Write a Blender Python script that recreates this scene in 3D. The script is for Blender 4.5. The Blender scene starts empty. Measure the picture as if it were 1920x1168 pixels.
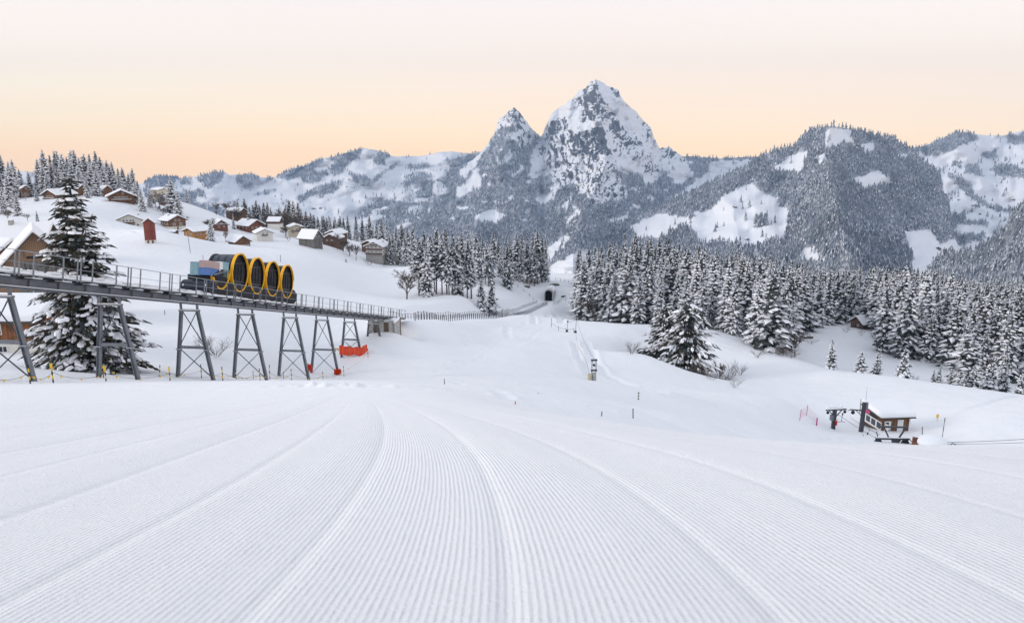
import bpy, bmesh, math, random
import numpy as np
from mathutils import Vector, Matrix, Euler
R = math.radians
random.seed(7)
rng = np.random.default_rng(7)
scene = bpy.context.scene
COL = scene.collection

# ------------------------------------------------------------------ camera
FPX, CU, CV = 1400.0, 960.0, 584.0          # focal length and centre of the 1920 x 1168 photograph
PITCH = R(12.0)
SP, CP = math.sin(PITCH), math.cos(PITCH)

def at(u, v, D):
    """world point seen at photo pixel (u, v), D metres deep along the camera axis (numpy friendly)"""
    a = (np.asarray(u, float) - CU) / FPX
    b = -(np.asarray(v, float) - CV) / FPX
    return a * D, (CP + b * SP) * D, (-SP + b * CP) * D

def atv(u, v, D):
    x, y, z = at(u, v, D)
    return Vector((float(x), float(y), float(z)))

cam_d = bpy.data.cameras.new('camera')
cam_d.sensor_width = 36.0
cam_d.lens = FPX / 1920.0 * 36.0
cam_d.clip_start = 0.2
cam_d.clip_end = 40000.0
cam = bpy.data.objects.new('camera', cam_d)
cam.rotation_euler = (R(90) - PITCH, 0, 0)
COL.objects.link(cam)
scene.camera = cam

# ------------------------------------------------------------------ object helpers
def tag(o, label=None, cat=None, group=None, kind=None):
    if label: o['label'] = label
    if cat: o['category'] = cat
    if group: o['group'] = group
    if kind: o['kind'] = kind
    return o

def link(o, parent=None):
    COL.objects.link(o)
    if parent is not None:
        o.parent = parent
    return o

def empty(name, loc=(0, 0, 0), rz=0.0, label=None, cat=None, group=None):
    o = bpy.data.objects.new(name, None)
    o.empty_display_size = 0.3
    o.location = loc
    o.rotation_euler = (0, 0, rz)
    COL.objects.link(o)
    return tag(o, label, cat, group)

def copy_tree(o, parent=None):
    kids = list(o.children)
    c = o.copy()
    COL.objects.link(c)
    if parent is not None:
        c.parent = parent
    for k in kids:
        copy_tree(k, c)
    return c

def np_mesh(name, verts, faces, mats=(), mat_idx=None, smooth=False, attrs=None):
    """mesh from arrays; faces is an (n,3) or (n,4) int array or a list of both"""
    me = bpy.data.meshes.new(name)
    verts = np.asarray(verts, np.float32)
    fl = faces if isinstance(faces, list) else [faces]
    fl = [np.asarray(f, np.int32) for f in fl if len(f)]
    loops = np.concatenate([f.ravel() for f in fl])
    sizes = np.concatenate([np.full(len(f), f.shape[1], np.int32) for f in fl])
    starts = np.concatenate([[0], np.cumsum(sizes)[:-1]]).astype(np.int32)
    me.vertices.add(len(verts)); me.vertices.foreach_set('co', verts.ravel())
    me.loops.add(len(loops)); me.loops.foreach_set('vertex_index', loops)
    me.polygons.add(len(sizes)); me.polygons.foreach_set('loop_start', starts)
    for m in mats: me.materials.append(m)
    if mat_idx is not None:
        me.polygons.foreach_set('material_index', np.asarray(mat_idx, np.int32))
    me.polygons.foreach_set('use_smooth', np.full(len(sizes), bool(smooth)))
    for k, arr in (attrs or {}).items():
        at_ = me.attributes.new(k, 'FLOAT', 'POINT')
        at_.data.foreach_set('value', np.asarray(arr, np.float32))
    me.update(calc_edges=True)
    return me

class MB:
    """collects boxes, bars, tubes and polygons; build() links them as one mesh object"""
    def __init__(self):
        self.v, self.f, self.mi, self.sm = [], [], [], []
    def poly(self, pts, mi=0, sm=False):
        n = len(self.v)
        self.v += [tuple(p) for p in pts]
        self.f.append(tuple(range(n, n + len(pts)))); self.mi.append(mi); self.sm.append(sm)
        return self
    def hexa(self, p, mi=0):
        """8 corners: bottom four counter-clockwise then top four"""
        n = len(self.v)
        self.v += [tuple(q) for q in p]
        for f in ((3, 2, 1, 0), (4, 5, 6, 7), (0, 1, 5, 4), (1, 2, 6, 5), (2, 3, 7, 6), (3, 0, 4, 7)):
            self.f.append(tuple(n + i for i in f)); self.mi.append(mi); self.sm.append(False)
        return self
    def box(self, x0, x1, y0, y1, z0, z1, mi=0):
        return self.hexa(((x0, y0, z0), (x1, y0, z0), (x1, y1, z0), (x0, y1, z0),
                          (x0, y0, z1), (x1, y0, z1), (x1, y1, z1), (x0, y1, z1)), mi)
    def bar(self, a, b, w, h=None, up=(0, 0, 1), mi=0):
        """rectangular bar from a to b, width w (sideways), height h (along up)"""
        a, b = Vector(a), Vector(b); h = w if h is None else h
        d = (b - a).normalized(); up = Vector(up)
        s = d.cross(up)
        if s.length < 1e-4: s = d.cross(Vector((0, 1, 0)))
        s.normalize(); t = s.cross(d).normalized()
        s *= w / 2; t *= h / 2
        return self.hexa((a - s - t, a + s - t, b + s - t, b - s - t, a - s + t, a + s + t, b + s + t, b - s + t), mi)
    def tube(self, pts, r, n=6, mi=0, cap=True, sm=True):
        pts = [Vector(p) for p in pts]
        rs = r if isinstance(r, (list, tuple)) else [r] * len(pts)
        base = len(self.v); prev = None
        for i, p in enumerate(pts):
            d = (pts[min(i + 1, len(pts) - 1)] - pts[max(i - 1, 0)])
            d = d.normalized() if d.length > 1e-9 else Vector((0, 0, 1))
            s = d.cross(Vector((0, 0, 1))) if prev is None else prev - d * prev.dot(d)
            if s.length < 1e-4: s = d.cross(Vector((0, 1, 0)))
            s.normalize(); prev = s; t = d.cross(s)
            for k in range(n):
                a = 2 * math.pi * k / n
                self.v.append(tuple(p + (s * math.cos(a) + t * math.sin(a)) * rs[i]))
        for i in range(len(pts) - 1):
            for k in range(n):
                q = base + i * n
                self.f.append((q + k, q + (k + 1) % n, q + n + (k + 1) % n, q + n + k)); self.mi.append(mi); self.sm.append(sm)
        if cap:
            self.f.append(tuple(base + k for k in reversed(range(n)))); self.mi.append(mi); self.sm.append(False)
            q = base + (len(pts) - 1) * n
            self.f.append(tuple(q + k for k in range(n))); self.mi.append(mi); self.sm.append(False)
        return self
    def prism(self, outline, y0, y1, mi=0):
        """outline in (x, z) extruded from y0 to y1"""
        n = len(outline); b = len(self.v)
        self.v += [(x, y0, z) for x, z in outline] + [(x, y1, z) for x, z in outline]
        self.f.append(tuple(b + i for i in range(n))); self.mi.append(mi); self.sm.append(False)
        self.f.append(tuple(b + n + i for i in reversed(range(n)))); self.mi.append(mi); self.sm.append(False)
        for i in range(n):
            j = (i + 1) % n
            self.f.append((b + i, b + n + i, b + n + j, b + j)); self.mi.append(mi); self.sm.append(False)
        return self
    def xf(self, M):
        self.v = [tuple(M @ Vector(p)) for p in self.v]
        return self
    def mesh(self, name, mats, fix=True):
        me = bpy.data.meshes.new(name)
        me.from_pydata(self.v, [], self.f)
        for m in (mats if isinstance(mats, (list, tuple)) else [mats]): me.materials.append(m)
        me.polygons.foreach_set('material_index', self.mi)
        me.polygons.foreach_set('use_smooth', self.sm)
        if fix:
            bm = bmesh.new(); bm.from_mesh(me); bmesh.ops.recalc_face_normals(bm, faces=bm.faces); bm.to_mesh(me); bm.free()
        me.update()
        return me
    def build(self, name, mats, parent=None, bevel=0.0, loc=None, fix=True):
        o = bpy.data.objects.new(name, self.mesh(name, mats, fix))
        link(o, parent)
        if loc is not None: o.location = loc
        if bevel:
            m = o.modifiers.new('bevel', 'BEVEL'); m.width = bevel; m.segments = 2; m.limit_method = 'ANGLE'
        return o

# ------------------------------------------------------------------ noise
def _hash(ix, iy, seed):
    h = (ix.astype(np.int64) * 374761393 + iy.astype(np.int64) * 668265263 + seed * 974634533) & 0xFFFFFFFF
    h = ((h ^ (h >> 13)) * 1274126177) & 0xFFFFFFFF
    return (h ^ (h >> 16)) & 0xFFFFFFFF

def noise2(x, y, seed=0):
    x = np.asarray(x, float); y = np.asarray(y, float)
    x0 = np.floor(x); y0 = np.floor(y); fx = x - x0; fy = y - y0
    def g(ix, iy, dx, dy):
        a = _hash(ix, iy, seed) / 4294967296.0 * 2 * np.pi
        return np.cos(a) * dx + np.sin(a) * dy
    w = lambda t: t * t * t * (t * (t * 6 - 15) + 10)
    n00 = g(x0, y0, fx, fy); n10 = g(x0 + 1, y0, fx - 1, fy)
    n01 = g(x0, y0 + 1, fx, fy - 1); n11 = g(x0 + 1, y0 + 1, fx - 1, fy - 1)
    u = w(fx); v_ = w(fy)
    return (n00 * (1 - u) + n10 * u) * (1 - v_) + (n01 * (1 - u) + n11 * u) * v_   # about -.7 .. .7

def fbm(x, y, oct=5, seed=0, gain=0.5, lac=2.03):
    s = 0.0; a = 1.0; f = 1.0
    for i in range(oct):
        s = s + a * noise2(np.asarray(x) * f, np.asarray(y) * f, seed + i * 17); a *= gain; f *= lac
    return s

def ridged(x, y, oct=5, seed=0, gain=0.55, lac=2.1):
    s = 0.0; a = 1.0; f = 1.0
    for i in range(oct):
        s = s + a * (1 - 2.2 * np.abs(noise2(np.asarray(x) * f, np.asarray(y) * f, seed + i * 31))); a *= gain; f *= lac
    return s

def sstep(a, b, x):
    t = np.clip((np.asarray(x, float) - a) / (b - a), 0, 1)
    return t * t * (3 - 2 * t)

def inpoly(u, v, poly):
    u = np.asarray(u, float); v = np.asarray(v, float)
    r = np.zeros(u.shape, bool); n = len(poly)
    for i in range(n):
        x0, y0 = poly[i]; x1, y1 = poly[(i + 1) % n]
        if y0 == y1: continue
        c = ((y0 > v) != (y1 > v)) & (u < (x1 - x0) * (v - y0) / (y1 - y0) + x0)
        r ^= c
    return r

def polyline_dist(x, y, pts):
    d = np.full(np.shape(x), 1e9); s = np.zeros(np.shape(x)); acc = 0.0
    for (x0, y0), (x1, y1) in zip(pts[:-1], pts[1:]):
        L = math.hypot(x1 - x0, y1 - y0)
        t = np.clip(((x - x0) * (x1 - x0) + (y - y0) * (y1 - y0)) / (L * L), 0, 1)
        e = np.hypot(x - x0 - t * (x1 - x0), y - y0 - t * (y1 - y0))
        m = e < d
        d = np.where(m, e, d); s = np.where(m, acc + t * L, s); acc += L
    return d, s

# ------------------------------------------------------------------ materials
def mat(name):
    m = bpy.data.materials.new(name); m.use_nodes = True
    nt = m.node_tree
    b = nt.nodes['Principled BSDF']
    return m, nt, b

def N(nt, typ, **kw):
    n = nt.nodes.new(typ)
    for k, v_ in kw.items():
        if k in n.inputs.keys(): n.inputs[k].default_value = v_
        else: setattr(n, k, v_)
    return n

def plain(name, col, rough=0.6, metal=0.0, var=0.12, scale=3.0, bump=0.0, spec=0.5):
    m, nt, b = mat(name)
    tc = N(nt, 'ShaderNodeTexCoord')
    no = N(nt, 'ShaderNodeTexNoise'); no.inputs['Scale'].default_value = scale; no.inputs['Detail'].default_value = 5
    nt.links.new(tc.outputs['Object'], no.inputs['Vector'])
    rp = N(nt, 'ShaderNodeValToRGB')
    rp.color_ramp.elements[0].position = 0.3; rp.color_ramp.elements[1].position = 0.7
    rp.color_ramp.elements[0].color = (*[max(0, c * (1 - var)) for c in col], 1)
    rp.color_ramp.elements[1].color = (*[min(1, c * (1 + var)) for c in col], 1)
    nt.links.new(no.outputs['Fac'], rp.inputs['Fac'])
    nt.links.new(rp.outputs['Color'], b.inputs['Base Color'])
    b.inputs['Roughness'].default_value = rough; b.inputs['Metallic'].default_value = metal
    b.inputs['Specular IOR Level'].default_value = spec
    if bump:
        bp = N(nt, 'ShaderNodeBump'); bp.inputs['Strength'].default_value = bump; bp.inputs['Distance'].default_value = 0.05
        nt.links.new(no.outputs['Fac'], bp.inputs['Height']); nt.links.new(bp.outputs['Normal'], b.inputs['Normal'])
    return m

def planks(name, c0, c1, width=0.16, axis='X', stain=0.5, rough=0.8):
    """weathered vertical boards: dark joints every width metres along the wall, grain and grey patches"""
    m, nt, b = mat(name); L = nt.links
    tc = N(nt, 'ShaderNodeTexCoord'); sx = N(nt, 'ShaderNodeSeparateXYZ'); L.new(tc.outputs['Object'], sx.inputs[0])
    ad = N(nt, 'ShaderNodeMath', operation='ADD')
    L.new(sx.outputs['X'], ad.inputs[0]); L.new(sx.outputs['Y'], ad.inputs[1])
    src = sx.outputs['Z'] if axis == 'Z' else ad.outputs[0]
    dv = N(nt, 'ShaderNodeMath', operation='DIVIDE'); dv.inputs[1].default_value = width; L.new(src, dv.inputs[0])
    fr = N(nt, 'ShaderNodeMath', operation='FRACT'); L.new(dv.outputs[0], fr.inputs[0])
    fl = N(nt, 'ShaderNodeMath', operation='FLOOR'); L.new(dv.outputs[0], fl.inputs[0])
    wn = N(nt, 'ShaderNodeTexWhiteNoise', noise_dimensions='1D'); L.new(fl.outputs[0], wn.inputs['W'])
    lt = N(nt, 'ShaderNodeMath', operation='LESS_THAN'); lt.inputs[1].default_value = 0.09; L.new(fr.outputs[0], lt.inputs[0])
    mp = N(nt, 'ShaderNodeMapping')
    mp.inputs['Scale'].default_value = (1.2, 1.2, 12) if axis == 'Z' else (9, 9, 0.7)
    L.new(tc.outputs['Object'], mp.inputs['Vector'])
    no = N(nt, 'ShaderNodeTexNoise'); no.inputs['Scale'].default_value = 1.3; no.inputs['Detail'].default_value = 6; L.new(mp.outputs[0], no.inputs['Vector'])
    n2 = N(nt, 'ShaderNodeTexNoise'); n2.inputs['Scale'].default_value = 0.55; L.new(tc.outputs['Object'], n2.inputs['Vector'])
    mixf = N(nt, 'ShaderNodeMath', operation='MULTIPLY_ADD'); L.new(wn.outputs['Value'], mixf.inputs[0]); mixf.inputs[1].default_value = 0.45
    L.new(no.outputs['Fac'], mixf.inputs[2])
    sb = N(nt, 'ShaderNodeMath', operation='MULTIPLY_ADD'); L.new(n2.outputs['Fac'], sb.inputs[0]); sb.inputs[1].default_value = stain; L.new(mixf.outputs[0], sb.inputs[2])
    rp = N(nt, 'ShaderNodeValToRGB'); L.new(sb.outputs[0], rp.inputs['Fac'])
    rp.color_ramp.elements[0].position = 0.62; rp.color_ramp.elements[1].position = 1.2 if False else 1.0
    rp.color_ramp.elements[0].color = (*c0, 1); rp.color_ramp.elements[1].color = (*c1, 1)
    mx = N(nt, 'ShaderNodeMix', data_type='RGBA'); L.new(lt.outputs[0], mx.inputs['Factor'])
    L.new(rp.outputs['Color'], mx.inputs[6]); mx.inputs[7].default_value = (*[c * 0.35 for c in c0], 1)
    L.new(mx.outputs[2], b.inputs['Base Color'])
    b.inputs['Roughness'].default_value = rough; b.inputs['Specular IOR Level'].default_value = 0.2
    return m

def snow_mat(name, col=(0.90, 0.91, 0.93), bump=0.35, scale=4.0, dist=0.05):
    m, nt, b = mat(name); L = nt.links
    tc = N(nt, 'ShaderNodeTexCoord')
    no = N(nt, 'ShaderNodeTexNoise'); no.inputs['Scale'].default_value = scale; no.inputs['Detail'].default_value = 6
    L.new(tc.outputs['Object'], no.inputs['Vector'])
    bp = N(nt, 'ShaderNodeBump'); bp.inputs['Strength'].default_value = bump; bp.inputs['Distance'].default_value = dist
    L.new(no.outputs['Fac'], bp.inputs['Height']); L.new(bp.outputs['Normal'], b.inputs['Normal'])
    b.inputs['Base Color'].default_value = (*col, 1)
    b.inputs['Roughness'].default_value = 0.85; b.inputs['Specular IOR Level'].default_value = 0.15
    return m

M = {}
M['snow'] = snow_mat('fresh_snow')
M['wood_dark'] = planks('dark_boards', (0.055, 0.032, 0.022), (0.16, 0.10, 0.07))
M['wood_brown'] = planks('brown_boards', (0.07, 0.035, 0.020), (0.21, 0.115, 0.065))
M['wood_red'] = planks('reddish_boards', (0.085, 0.034, 0.024), (0.21, 0.085, 0.055))
M['wood_orange'] = planks('orange_boards', (0.22, 0.09, 0.03), (0.46, 0.23, 0.09))
M['wood_barn'] = planks('grey_weathered_boards', (0.07, 0.06, 0.053), (0.30, 0.195, 0.125), 0.2, stain=0.9)
M['wood_house'] = planks('house_boards', (0.09, 0.035, 0.015), (0.30, 0.13, 0.06), 0.17)
M['wood_grey'] = planks('grey_boards', (0.06, 0.058, 0.056), (0.19, 0.18, 0.17))
M['red_paint'] = planks('red_painted_boards', (0.17, 0.05, 0.04), (0.27, 0.085, 0.065), 0.3)
M['plaster'] = plain('white_plaster', (0.70, 0.68, 0.63), 0.9, var=0.07)
M['cream'] = plain('cream_plaster', (0.62, 0.54, 0.42), 0.9, var=0.07)
M['concrete'] = plain('grey_concrete', (0.40, 0.39, 0.37), 0.9, var=0.2, scale=2.0)
M['stone'] = plain('stone_base', (0.36, 0.35, 0.33), 0.9, var=0.25, scale=2.5, bump=0.4)
M['steel'] = plain('galvanised_steel', (0.17, 0.182, 0.205), 0.55, metal=0.2, var=0.18, scale=1.6)
M['steel_dark'] = plain('dark_steel', (0.055, 0.06, 0.07), 0.5, metal=0.4, var=0.2)
M['steel_lite'] = plain('bright_steel', (0.34, 0.36, 0.39), 0.45, metal=0.5, var=0.12)
M['black'] = plain('black_lacquer', (0.008, 0.009, 0.014), 0.35, var=0.2, spec=0.22)
M['chassis'] = plain('charcoal_paint', (0.018, 0.020, 0.024), 0.55, var=0.25, scale=1.2, spec=0.3)
M['yellow'] = plain('yellow_paint', (0.95, 0.48, 0.008), 0.4, var=0.05)
M['yellow_flat'] = plain('yellow_marker', (0.80, 0.52, 0.02), 0.6, var=0.06)
M['glass'] = plain('dark_glass', (0.010, 0.012, 0.016), 0.06, var=0.1, spec=0.35)
M['cab_glass'] = plain('clear_cab_glass', (0.05, 0.06, 0.085), 0.05, var=0.3, scale=1.5)
M['window'] = plain('window_glass', (0.035, 0.045, 0.06), 0.1, var=0.3, scale=6)
M['white'] = plain('white_paint', (0.75, 0.75, 0.74), 0.6, var=0.05)
M['trim'] = plain('dark_eave_boards', (0.07, 0.055, 0.045), 0.8, var=0.2)
M['red'] = plain('red_padding', (0.70, 0.07, 0.02), 0.6, var=0.15, scale=2)
M['red_box'] = plain('red_enamel', (0.60, 0.02, 0.02), 0.4, var=0.08)
M['net'] = plain('faded_net', (0.62, 0.16, 0.30), 0.7)
M['pink'] = plain('magenta_print', (0.55, 0.05, 0.20), 0.6, var=0.1)
M['rubber'] = plain('black_rubber', (0.015, 0.015, 0.016), 0.8, var=0.2)
M['teal'] = plain('teal_plastic', (0.25, 0.41, 0.46), 0.5, var=0.08)
M['blue'] = plain('blue_plastic', (0.08, 0.18, 0.44), 0.45, var=0.08)
M['card'] = plain('brown_cardboard', (0.44, 0.32, 0.30), 0.8, var=0.1)
M['twig'] = plain('frosted_bark', (0.16, 0.13, 0.115), 0.9, var=0.35, scale=8)
M['bark'] = plain('spruce_bark', (0.11, 0.095, 0.08), 0.9, var=0.3, scale=5)
M['lamp'] = plain('lamp_glass', (0.8, 0.8, 0.75), 0.2)
HAZE = 0.00009
# ------------------------------------------------------------------ sky and light
SUN_EL, SUN_AZ = R(17), R(-98)      # azimuth from +Y towards +X; the soft light comes from the left, slightly behind
w = bpy.data.worlds.new('World'); scene.world = w; w.use_nodes = True
nt = w.node_tree; L = nt.links
for n in list(nt.nodes): nt.nodes.remove(n)
out = N(nt, 'ShaderNodeOutputWorld')
sky = N(nt, 'ShaderNodeTexSky', sky_type='NISHITA'); sky.sun_disc = False
sky.sun_elevation = SUN_EL; sky.sun_rotation = SUN_AZ; sky.altitude = 1300; sky.air_density = 1.0; sky.dust_density = 0.4
bg1 = N(nt, 'ShaderNodeBackground'); bg1.inputs['Strength'].default_value = 0.05 * 0.5
# dawn veil: thin high haze that glows peach at the horizon and pales upwards
tc = N(nt, 'ShaderNodeTexCoord'); sx = N(nt, 'ShaderNodeSeparateXYZ'); L.new(tc.outputs['Generated'], sx.inputs[0])
def ramp(stops):
    r_ = N(nt, 'ShaderNodeValToRGB'); cr = r_.color_ramp
    while len(cr.elements) < len(stops): cr.elements.new(0.5)
    for e, (p, c) in zip(cr.elements, stops):
        e.position = p; e.color = (*[((x / 255 + 0.055) / 1.055) ** 2.4 for x in c], 1)
    L.new(sx.outputs['Z'], r_.inputs['Fac'])
    return r_
ra = ramp([(0.0, (255, 208, 158)), (0.03, (255, 221, 174)), (0.075, (255, 231, 194)), (0.125, (246, 227, 206)), (0.19, (231, 218, 207)), (0.34, (195, 197, 203)), (1.0, (184, 188, 199))])
rb = ramp([(0.0, (255, 215, 168)), (0.03, (255, 219, 178)), (0.075, (253, 222, 189)), (0.125, (245, 224, 201)), (0.19, (233, 220, 209)), (0.34, (195, 197, 203)), (1.0, (184, 188, 199))])
mr = N(nt, 'ShaderNodeMapRange'); mr.inputs['From Min'].default_value = -0.55; mr.inputs['From Max'].default_value = 0.12
L.new(sx.outputs['X'], mr.inputs['Value'])
mx = N(nt, 'ShaderNodeMix', data_type='RGBA'); L.new(mr.outputs[0], mx.inputs['Factor']); L.new(ra.outputs[0], mx.inputs[6]); L.new(rb.outputs[0], mx.inputs[7])
bg2 = N(nt, 'ShaderNodeBackground'); bg2.inputs['Strength'].default_value = 1.26
L.new(mx.outputs[2], bg2.inputs['Color'])
ad = N(nt, 'ShaderNodeAddShader')
L.new(sky.outputs[0], bg1.inputs['Color']); L.new(bg1.outputs[0], ad.inputs[0]); L.new(bg2.outputs[0], ad.inputs[1])
L.new(ad.outputs[0], out.inputs['Surface'])
sun_d = bpy.data.lights.new('sun', 'SUN'); sun_d.energy = 1.65; sun_d.angle = R(22); sun_d.color = (1.0, 0.93, 0.86)
sun = bpy.data.objects.new('sun', sun_d); COL.objects.link(sun)
sd = Vector((math.sin(SUN_AZ) * math.cos(SUN_EL), math.cos(SUN_AZ) * math.cos(SUN_EL), math.sin(SUN_EL)))
sun.rotation_euler = (-sd).to_track_quat('-Z', 'Y').to_euler()
vs = scene.view_settings
vs.view_transform = 'Standard'; vs.look = 'None'; vs.exposure = 0.23; vs.gamma = 1.0; vs.use_curve_mapping = False
cy = scene.cycles
cy.max_bounces = 6; cy.diffuse_bounces = 3; cy.glossy_bounces = 3; cy.transmission_bounces = 4; cy.volume_bounces = 0; cy.transparent_max_bounces = 8
# ------------------------------------------------------------------ the snow field (one sheet, heights from surveyed points)
def invD(u): return 1.0 / (0.0256 - 2.28e-5 * u)          # depth of the viaduct at photo column u
CTRL = [  # (u, v, D): photo column, photo row, depth in metres of points on the snow
 (-260, 705, 42), (0, 717, 40), (205, 712, 48), (356, 713, 57), (461, 714, 66), (545, 713, 76), (605, 712, 85), (662, 690, 94), (700, 646, 103), (735, 622, 113), (775, 607, 120), (815, 607, 138),
 (80, 690, 58), (0, 640, 88), (-200, 640, 80), (60, 642, 88), (130, 692, 62), (230, 690, 66), (300, 692, 70), (300, 640, 86), (300, 600, 100), (300, 560, 116), (300, 500, 150), (281, 456, 175), (210, 445, 190), (120, 450, 190),
 (0, 560, 120), (0, 480, 160), (-200, 470, 170), (-200, 560, 120), (-300, 400, 300), (-300, 350, 420), (100, 400, 260), (20, 400, 270),
 (420, 690, 80), (450, 640, 92), (470, 600, 110), (480, 560, 130), (500, 520, 165), (470, 482, 205), (400, 464, 200), (345, 448, 192), (290, 432, 195),
 (540, 690, 90), (600, 690, 99), (600, 640, 113), (600, 600, 130), (600, 560, 158), (590, 530, 190), (540, 505, 200),
 (650, 560, 168), (700, 580, 150), (680, 540, 235), (620, 500, 245), (452, 464, 288), (700, 493, 330), (640, 470, 320), (760, 500, 300), (700, 510, 300),
 (762, 640, 118), (720, 660, 104), (745, 560, 215), (770, 575, 165), (800, 562, 205), (860, 555, 215), (880, 575, 190), (880, 612, 150), (880, 640, 124), (900, 540, 245), (760, 530, 250),
 (218, 380, 335), (327, 431, 312), (247, 422, 290), (250, 425, 255), (300, 432, 270), (350, 445, 250), (371, 452, 283), (350, 440, 300), (415, 435, 330), (440, 417, 400), (480, 438, 345), (497, 453, 312), (519, 431, 372), (557, 446, 350), (586, 465, 305), (618, 462, 322), (452, 471, 245), (452, 480, 215), (500, 466, 275), (500, 476, 240), (590, 476, 270), (590, 488, 245), (400, 460, 240), (400, 455, 275), (180, 380, 330), (100, 368, 380), (250, 372, 400), (40, 372, 380), (300, 376, 430), (50, 376, 410), (150, 374, 410), (100, 376, 400), (200, 376, 400), (100, 398, 490), (200, 402, 490), (0, 395, 490), (150, 388, 300), (60, 388, 320), (340, 380, 425), (400, 398, 400), (600, 424, 440), (640, 446, 370),
 (960, 700, 71), (960, 660, 105), (960, 640, 128), (960, 612, 172), (960, 596, 228), (1000, 586, 270), (1034, 568, 325), (1000, 560, 322), (1075, 570, 322), (960, 560, 290), (940, 520, 330), (1034, 541, 338), (1034, 520, 368), (1000, 518, 370), (1080, 515, 375), (1000, 512, 390), (900, 508, 330), (830, 500, 320), (1090, 545, 330),
 (1060, 600, 240), (1110, 603, 225), (1190, 607, 212), (1100, 640, 148), (1180, 640, 160), (1200, 622, 185), (1113, 717, 100), (1110, 680, 120), (1075, 650, 140), (1065, 625, 170), (1030, 660, 115), (1030, 710, 80),
 (1200, 740, 70), (1200, 700, 112), (1210, 665, 130), (1250, 692, 122), (1300, 720, 112), (1400, 742, 104), (1480, 752, 100), (1300, 760, 72),
 (1265, 716, 150), (1300, 735, 145), (1345, 715, 145), (1400, 692, 155), (1450, 678, 162), (1490, 680, 160), (1430, 735, 118), (1500, 712, 140), (1560, 693, 146), (1640, 706, 138), (1700, 719, 130), (1800, 733, 124), (1920, 744, 120), (2100, 750, 118),
 (1500, 772, 104), (1540, 800, 98), (1620, 812, 97), (1670, 801, 101), (1705, 799, 102), (1760, 806, 98), (1850, 792, 95), (1750, 765, 110), (1900, 770, 100), (2100, 790, 92), (1800, 832, 91), (1920, 834, 88), (1600, 831, 88), (1500, 815, 84), (1680, 835, 89),
 (1400, 790, 74), (1300, 785, 52), (1200, 772, 34), (1080, 765, 30), (960, 760, 26), (1080, 735, 56),
 (1320, 626, 188), (1260, 612, 200), (1450, 664, 172), (1530, 692, 158), (1240, 640, 185), (1280, 680, 165), (1330, 665, 172),
 (1560, 690, 190), (1620, 690, 190), (1700, 716, 172), (1870, 738, 165), (2060, 750, 160), (1608, 620, 245), (1515, 636, 222), (1560, 650, 215), (1680, 680, 200), (1800, 705, 185),
]
TP = []   # x, y, z
for u, v, D in CTRL:
    TP.append(tuple(float(q) for q in at(u, v, D)))
def add_xyz(*pts): TP.extend(pts)
# groomed slope around the camera and the hidden dip below its right-hand edge
SLOPE = 0.26
for y in (-8.0, -3.0, 1.0, 4.0, 7.0):
    for k in (-1.1, -0.55, 0.0, 0.55, 1.1):
        add_xyz((k * (y + 12), y, -1.5 - SLOPE * y))
for y in (10.0, 14.0, 18.0, 23.0):
    for k in (-1.2, -0.8, -0.4, -0.1):
        add_xyz((k * y, y, -1.5 - SLOPE * y))
add_xyz((1.6, 11.0, -1.5 - SLOPE * 11), (4.4, 10.5, -4.25), (7.5, 10.3, -4.22), (12, 10.3, -4.22), (0.8, 17, -6.1), (2.6, 15.0, -5.65), (4.6, 16, -6.5), (7.5, 17, -7.6), (12.5, 18, -8.1), (20, 19, -8.2),
        (5.0, 26, -10.4), (9.0, 26, -11.5), (17, 27, -12.2), (30, 28, -12.5), (10, 42, -17.2), (20, 45, -19.6), (34, 48, -21), (16, 62, -24.2), (32, 66, -27.5), (48, 66, -27.5), (70, 70, -28))
# the wooded ground that falls away behind, and the far rim
for x, y, z in ((60, 300, -59), (120, 300, -61), (190, 300, -62), (250, 260, -58), (60, 380, -62), (150, 400, -69), (260, 380, -73), (120, 520, -100), (260, 520, -100), (400, 400, -80), (0, 480, -88), (-60, 440, -66), (-120, 430, -52),
                (-60, 560, -100), (-160, 560, -95), (-260, 560, -80), (-330, 480, -40),  (-420, 420, -10), (-420, 600, -70), (0, 700, -150), (200, 700, -150), (450, 650, -140), (-300, 750, -150), (700, 650, -130), (-700, 650, -60)):
    add_xyz((x, y, z))
TP = np.array(TP)
YO = 14.0
def _warp(x, y):
    return np.asarray(x) / (np.asarray(y) + YO), np.log(np.asarray(y) + YO)
_ta, _tl = _warp(TP[:, 0], TP[:, 1]); _tq = TP[:, 2] / (TP[:, 1] + YO)
def _kern(d2): return 0.5 * d2 * np.log(d2 + 1e-12)
_n = len(TP)
_A = np.zeros((_n + 3, _n + 3))
_A[:_n, :_n] = _kern((_ta[:, None] - _ta[None]) ** 2 + (_tl[:, None] - _tl[None]) ** 2) + np.eye(_n) * 2e-5
_A[:_n, _n] = 1; _A[:_n, _n + 1] = _ta; _A[:_n, _n + 2] = _tl; _A[_n:, :_n] = _A[:_n, _n:].T
_w = np.linalg.solve(_A, np.concatenate([_tq, np.zeros(3)]))
def _tps(x, y):
    a, l = _warp(x, y); sh = np.shape(a); a = np.ravel(a); l = np.ravel(l); out_ = np.empty(len(a))
    for i in range(0, len(a), 20000):
        s = slice(i, i + 20000)
        k = _kern((a[s, None] - _ta[None]) ** 2 + (l[s, None] - _tl[None]) ** 2)
        out_[s] = k @ _w[:_n] + _w[_n] + _w[_n + 1] * a[s] + _w[_n + 2] * l[s]
    return (out_ * (np.ravel(y) + YO)).reshape(sh)

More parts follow.
